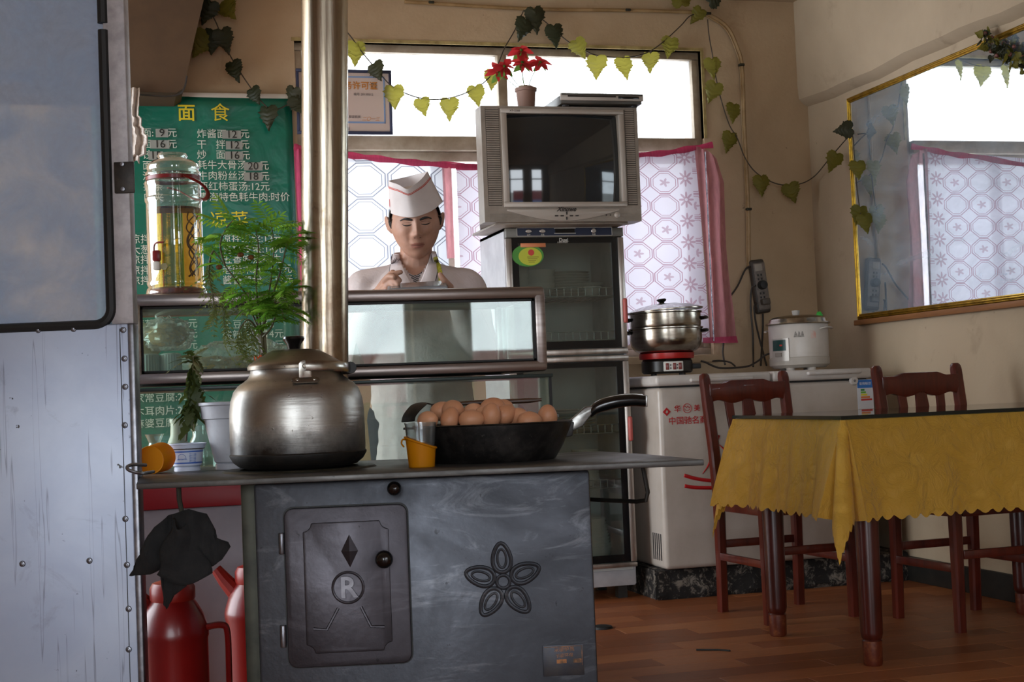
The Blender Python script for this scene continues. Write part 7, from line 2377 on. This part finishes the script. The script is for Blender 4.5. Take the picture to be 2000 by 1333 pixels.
for s in (-1, 1):
    br_ = [onface(s*x, z, 0.0008) for x, z in ((0.012, 0.022), (0.020, 0.025), (0.030, 0.0275), (0.040, 0.027), (0.050, 0.022))]
    part('eyebrow', MB().tube(catmull(br_, 4), [0.0022+0.0020*math.sin(PI*min(1, k/13)) for k in range(17)], 6, flat=1.0), M_HAIR, cook)
    ls = [onface(s*x, z, 0.0002) for x, z in ((0.015, 0.0085), (0.021, 0.0065), (0.030, 0.0050), (0.039, 0.0065), (0.046, 0.0095))]
    part('lash_line', MB().tube(catmull(ls, 4), [0.0007+0.0014*math.sin(PI*k/16) for k in range(17)], 5), M_HAIR, cook)
    cr0 = [onface(s*x, z, 0.0) for x, z in ((0.016, 0.014), (0.030, 0.0155), (0.044, 0.013))]
    part('lid_crease', MB().tube(catmull(cr0, 5), 0.0006, 5), M('crease_skin', '#6f4634', 0.6), cook)
    part('nostril', MB().ball(onface(s*0.0085, -0.034, -0.0012), (0.0032, 0.002, 0.0018), 8, 6), M('nostril_dark', '#3a1f18', 0.7), cook)
mo = [onface(x, z, 0.0) for x, z in ((-0.0235, -0.0595), (-0.012, -0.0610), (0.0, -0.0603), (0.012, -0.0610), (0.0235, -0.0595))]
part('mouth_line', MB().tube(catmull(mo, 4), [0.0005+0.0006*math.sin(PI*k/16) for k in range(17)], 5), M('mouth_dark', '#4f2a22', 0.6), cook)
# hair: shell over skull, sides and nape
hv = MB()
def hair_fn(u, v):
    a = 2*PI*u - PI/2
    ph = -0.62+(PI/2+0.62)*v
    d = Vector((math.cos(ph)*math.cos(a), math.cos(ph)*math.sin(a), math.sin(ph)))
    fr = max(0.0, -math.sin(a))
    lo = -0.03+0.095*fr**0.6
    x, y, z = 0.0885*d.x, 0.101*d.y, 0.121*d.z
    if z < lo:
        z = lo
    return HEADM @ Vector((x*(1+0.01*math.sin(40*u)), y, z))
hv.grid(hair_fn, 64, 30, closeu=True)
hk = [f for f in hv.f if (lambda c_: (c_.z < 0.026 and (c_.y > 0.045 or c_.z > 0.016)) or (abs(c_.x) > 0.058 and c_.y > -0.03 and 0.016 < c_.z < 0.062) or (c_.y > 0.03 and c_.z < 0.06))(HINV @ (sum((hv.v[i] for i in f), Vector())/len(f)))]
hv.f, hv.mi = hk, [0]*len(hk)
part('hair', hv, M_HAIR, cook, smooth=70)
for s in (-1, 1):
    sb = [HEADM @ Vector((s*0.0785, -0.022, z)) for z in (0.016, 0.010, 0.002, -0.008)]
    part('sideburn', MB().tube(sb, [0.010, 0.009, 0.007, 0.003], 8), M_HAIR, cook)
# coat
coat = MB()
torso(coat, 0.016)
arm(coat, SHL, EL, HLw+(EL-HLw).normalized()*0.035, 0.017)
arm(coat, SHR, ER, HRw+(ER-HRw).normalized()*0.035, 0.017)
limb(coat, [(0, 0.05, 0.85), (0, 0.05, 0.55)], [0.17, 0.18])
coatv = voxel(coat, 0.006, 6)
for v_ in coatv.v:                        # soft wrinkles
    q = Vector((v_.x*16, v_.y*16, v_.z*22))
    v_ += Vector((0, -1, 0.2))*0.004*mnoise.noise(q)+Vector((1, 0, 0))*0.002*mnoise.noise(q*1.7)
Vl, Vr, Vb = cl(779, 505), cl(841, 500), cl(812, 560)
def in_v(p):
    if p.y > 0.075 or p.z < Vb.z:
        return False
    t_ = (p.z-Vb.z)/(Vl.z-Vb.z)
    xl, xr = Vb.x+(Vl.x-Vb.x)*t_, Vb.x+(Vr.x-Vb.x)*t_
    if t_ > 1.0:
        return True
    return xl < p.x < xr
kf, km = [], []
for f in coatv.f:
    c_ = sum((coatv.v[i] for i in f), Vector())/len(f)
    if in_v(c_) or (c_.z > Vl.z+0.01 and abs(c_.x) < 0.075):
        continue
    kf.append(f); km.append(0)
coatv.f, coatv.mi = kf, km
t = NT('coat_cloth')
v = t.coord('Object')
t.set(color=t.mix(t.ramp(t.noise(v, 8, 4, 0.6), [(0.35, 0.0), (0.7, 1.0)]), hexc('#d6cac8'), hexc('#c6b9b8')), rough=0.85, spec=0.2)
t.bump(t.noise(v, 30, 5, 0.6, 1.5), 0.35, 0.006)
M_COAT = t.m
part('coat', coatv, M_COAT, cook, smooth=70)
cbvh = BVHTree.FromPolygons(coatv.v, coatv.f)
def onbody(x, z, off, both=True):
    best = None
    for tr_ in ((cbvh, bvh) if both else (bvh,)):
        h = tr_.ray_cast(Vector((x, -0.125, z)), Vector((0, 1, 0)))
        if h[0] is not None and (best is None or h[0].y < best.y):
            best = h[0].copy()
    if best is None:
        best = Vector((x, 0.0, z))
    best.y -= off
    return best
# striped undershirt in the lower part of the opening
Vm_l, Vm_r = Vb.lerp(Vl, 0.55), Vb.lerp(Vr, 0.55)
def shirt(u, v):
    a = Vb + (Vm_l-Vb)*v
    c_ = Vb + (Vm_r-Vb)*v
    p = a.lerp(c_, u)
    dip = 0.018*v*(1-(2*u-1)**2)
    return onbody(p.x, p.z-dip, 0.004, False)
t = NT('striped_shirt')
sp3 = t.new('ShaderNodeSeparateXYZ'); t.link(t.coord('Object'), sp3.inputs[0])
st_ = t.math('GREATER_THAN', t.math('SINE', t.math('MULTIPLY', t.math('ADD', sp3.outputs[2], t.math('MULTIPLY', t.math('ABSOLUTE', sp3.outputs[0]), -0.6)), 900.0)), 0.0)
t.set(color=t.mix(st_, hexc('#39363c'), hexc('#b9b3b5')), rough=0.85)
part('undershirt', MB().grid(shirt, 24, 16), t.m, cook, smooth=70, label='dark striped undershirt')
# collar and lapels
M_LAP = M('collar_cloth', '#d8cdcd', 0.85, bump=0.2, bscale=120)
M_PIPE = M('dark_piping', '#4a4248', 0.7)
lap = {
    -1: ([(779, 500), (786, 520), (796, 542), (806, 560)], [(766, 497), (763, 515), (762, 538), (778, 570)]),
    1: ([(841, 496), (835, 518), (827, 540), (818, 560)], [(852, 497), (855, 513), (855, 530), (846, 570)]),
}
for s, (inn, out) in lap.items():
    I = catmull([cl(*q) for q in inn], 6)
    O = catmull([cl(*q) for q in out], 6)
    def lf(u, v, I=I, O=O):
        k = v*(len(I)-1); i = min(int(k), len(I)-2); f = k-i
        a = I[i].lerp(I[i+1], f); c_ = O[i].lerp(O[i+1], f)
        p = a.lerp(c_, u)
        q = onbody(p.x, p.z, 0.006+0.004*math.sin(PI*u))
        return q
    part('lapel', MB().grid(lf, 12, 24), M_LAP, cook, smooth=70, solid=0.003)
    part('piping', MB().tube([lf(1.0, k/20)+Vector((0, -0.002, 0)) for k in range(21)], 0.0013, 5), M_PIPE, cook)
# collar band round the neck
ccen = Vector((nb.x, 0.058, Vl.z))
def collar(u, v):
    a = -0.35-PI/2+0.95+ (2*PI-1.2)*u
    a = math.radians(-38)+math.radians(256)*u
    r = 0.068+0.010*v
    return Vector((ccen.x+r*math.cos(a), ccen.y+0.95*r*math.sin(a), ccen.z+0.022-0.040*v+0.012*math.sin(a)))
part('collar', MB().grid(collar, 40, 6), M_LAP, cook, smooth=70, solid=0.004)
# lanyard
ln_ = [cl(850, 503), cl(856, 520), cl(860, 540), cl(861, 560), cl(861, 590)]
ly = [onbody(p.x, p.z, 0.014) for p in catmull(ln_, 6)]
part('lanyard', MB().tube(ly, 0.0085, 6, flat=0.25, up=(0, 1, 0)), M('yellow_lanyard', '#a39a2c', 0.6, 0, '#6a6a1c', 160), cook, label='yellow green lanyard')
# trousers and shoes
tro = MB()
limb(tro, [(0, 0.04, 0.86), (0, 0.04, 0.78)], [0.15, 0.14])
for s in (-1, 1):
    limb(tro, [(s*0.085, 0.035, 0.80), (s*0.092, 0.02, 0.48), (s*0.092, 0.035, 0.09)], [0.10, 0.075, 0.062])
part('trousers', voxel(tro, 0.01, 3), M('dark_trousers', '#26262c', 0.85), cook, smooth=70)
for s in (-1, 1):
    part('shoe', MB().ball((s*0.094, -0.04, 0.038), (0.048, 0.125, 0.038), 20, 12), M('black_shoe', '#141312', 0.4), cook)
# paper cap
def interp(pts, n):
    return catmull([Vector((p[0], p[1], 0)) for p in pts], n)
def hp2(cx, cy):
    return (640+cx/4.762, 320+cy/4.762)
fb = [hp2(*q) for q in ((578, 448), (600, 468), (690, 492), (793, 499), (900, 468), (990, 425), (1072, 350))]
ft = [hp2(*q) for q in ((563, 158), (585, 170), (660, 195), (737, 236), (800, 200), (870, 145), (928, 72))]
FB, FT = interp(fb, 4), interp(ft, 4)
n_ = len(FB)
def ring(P, depth, backz):
    out = []
    for i, q in enumerate(P):
        s = -1+2*i/(n_-1)
        dep = -depth*(1-abs(s)**1.5)**0.75
        out.append(cl(q.x, q.y, dep))
    m_ = n_-1
    a, c_ = out[-1], out[0]
    back_ = []
    for i in range(1, m_):
        f = i/m_
        p = a.lerp(c_, f)
        w = math.sin(PI*f)**0.7
        p = p + Vector((0, depth*1.0*w, backz*w))
        back_.append(p)
    return out+back_
RBt, RTp = ring(FB, 0.105, -0.01), ring(FT, 0.085, 0.012)
N_ = len(RBt)
hat = MB()
vs = []
for j in range(9):
    f = j/8
    for i in range(N_):
        p = RBt[i].lerp(RTp[i], f)
        vs.append(p)
fs = [[j*N_+i, j*N_+(i+1) % N_, (j+1)*N_+(i+1) % N_, (j+1)*N_+i] for j in range(8) for i in range(N_)]
# inner wall and recessed top
cen = sum(RTp, Vector())/N_
b0 = len(vs)
for i in range(N_):
    vs.append(RTp[i].lerp(cen, 0.04)+Vector((0, 0, -0.001)))
for i in range(N_):
    vs.append(RTp[i].lerp(RBt[i], 0.28).lerp(cen, 0.05))
for i in range(N_):
    fs.append([8*N_+i, 8*N_+(i+1) % N_, b0+(i+1) % N_, b0+i])
    fs.append([b0+i, b0+(i+1) % N_, b0+N_+(i+1) % N_, b0+N_+i])
fs.append([b0+N_+i for i in range(N_)])
hat.add(vs, fs)
cap = part('paper_cap', hat, M('cap_paper', '#dcd5d4', 0.75, 0, '#d0c8c7', 10), cook, smooth=40, label='white paper cap with red stripes')
M_CST = M('cap_red_stripe', '#c0402f', 0.6)
for f0, f1 in ((0.775, 0.800), (0.815, 0.832)):
    b = MB()
    vs, fs = [], []
    for i in range(n_):
        for f in (f0, f1):
            p = RBt[i].lerp(RTp[i], f)
            nn_ = (p-cen); nn_.z = 0
            vs.append(p+nn_.normalized()*0.0012)
    for i in range(n_-1):
        fs.append([2*i, 2*i+2, 2*i+3, 2*i+1])
    part('stripe', b.add(vs, fs), M_CST, cap, smooth=40)
mk = []
for k in range(14):
    a = 2*PI*k/14
    i_, f_ = 1.6+0.7*math.cos(a), 0.30+0.13*math.sin(a)
    i0 = int(i_)
    p = RBt[i0].lerp(RBt[i0+1], i_-i0).lerp(RTp[i0].lerp(RTp[i0+1], i_-i0), f_)
    nn_ = (p-cen); nn_.z = 0
    mk.append(p+nn_.normalized()*0.001)
part('mark', MB().tube(mk, 0.0007, 4, closed=True), M_CST, cap)
# tablet held at the counter
tc_ = (cl(762, 562, -0.26)+cl(868, 560, -0.26))/2
wv = CO + Matrix.Rotation(CRZ, 3, 'Z') @ tc_
tabl = thing('tablet', 'pale grey flat tablet device held by the cook', 'tablet', wv, CRZ)
tabl.rotation_euler = (math.radians(12), math.radians(-1.5), CRZ)
part('case', MB().box((-0.092, -0.06, -0.012), (0.092, 0.07, 0.006), 0.005, 3), M('tablet_grey', '#8f9298', 0.4, 0.2), tabl)
part('screen', MB().box((-0.08, -0.05, 0.006), (0.08, 0.06, 0.0075)), M('tablet_screen', '#6f767c', 0.2), tabl)
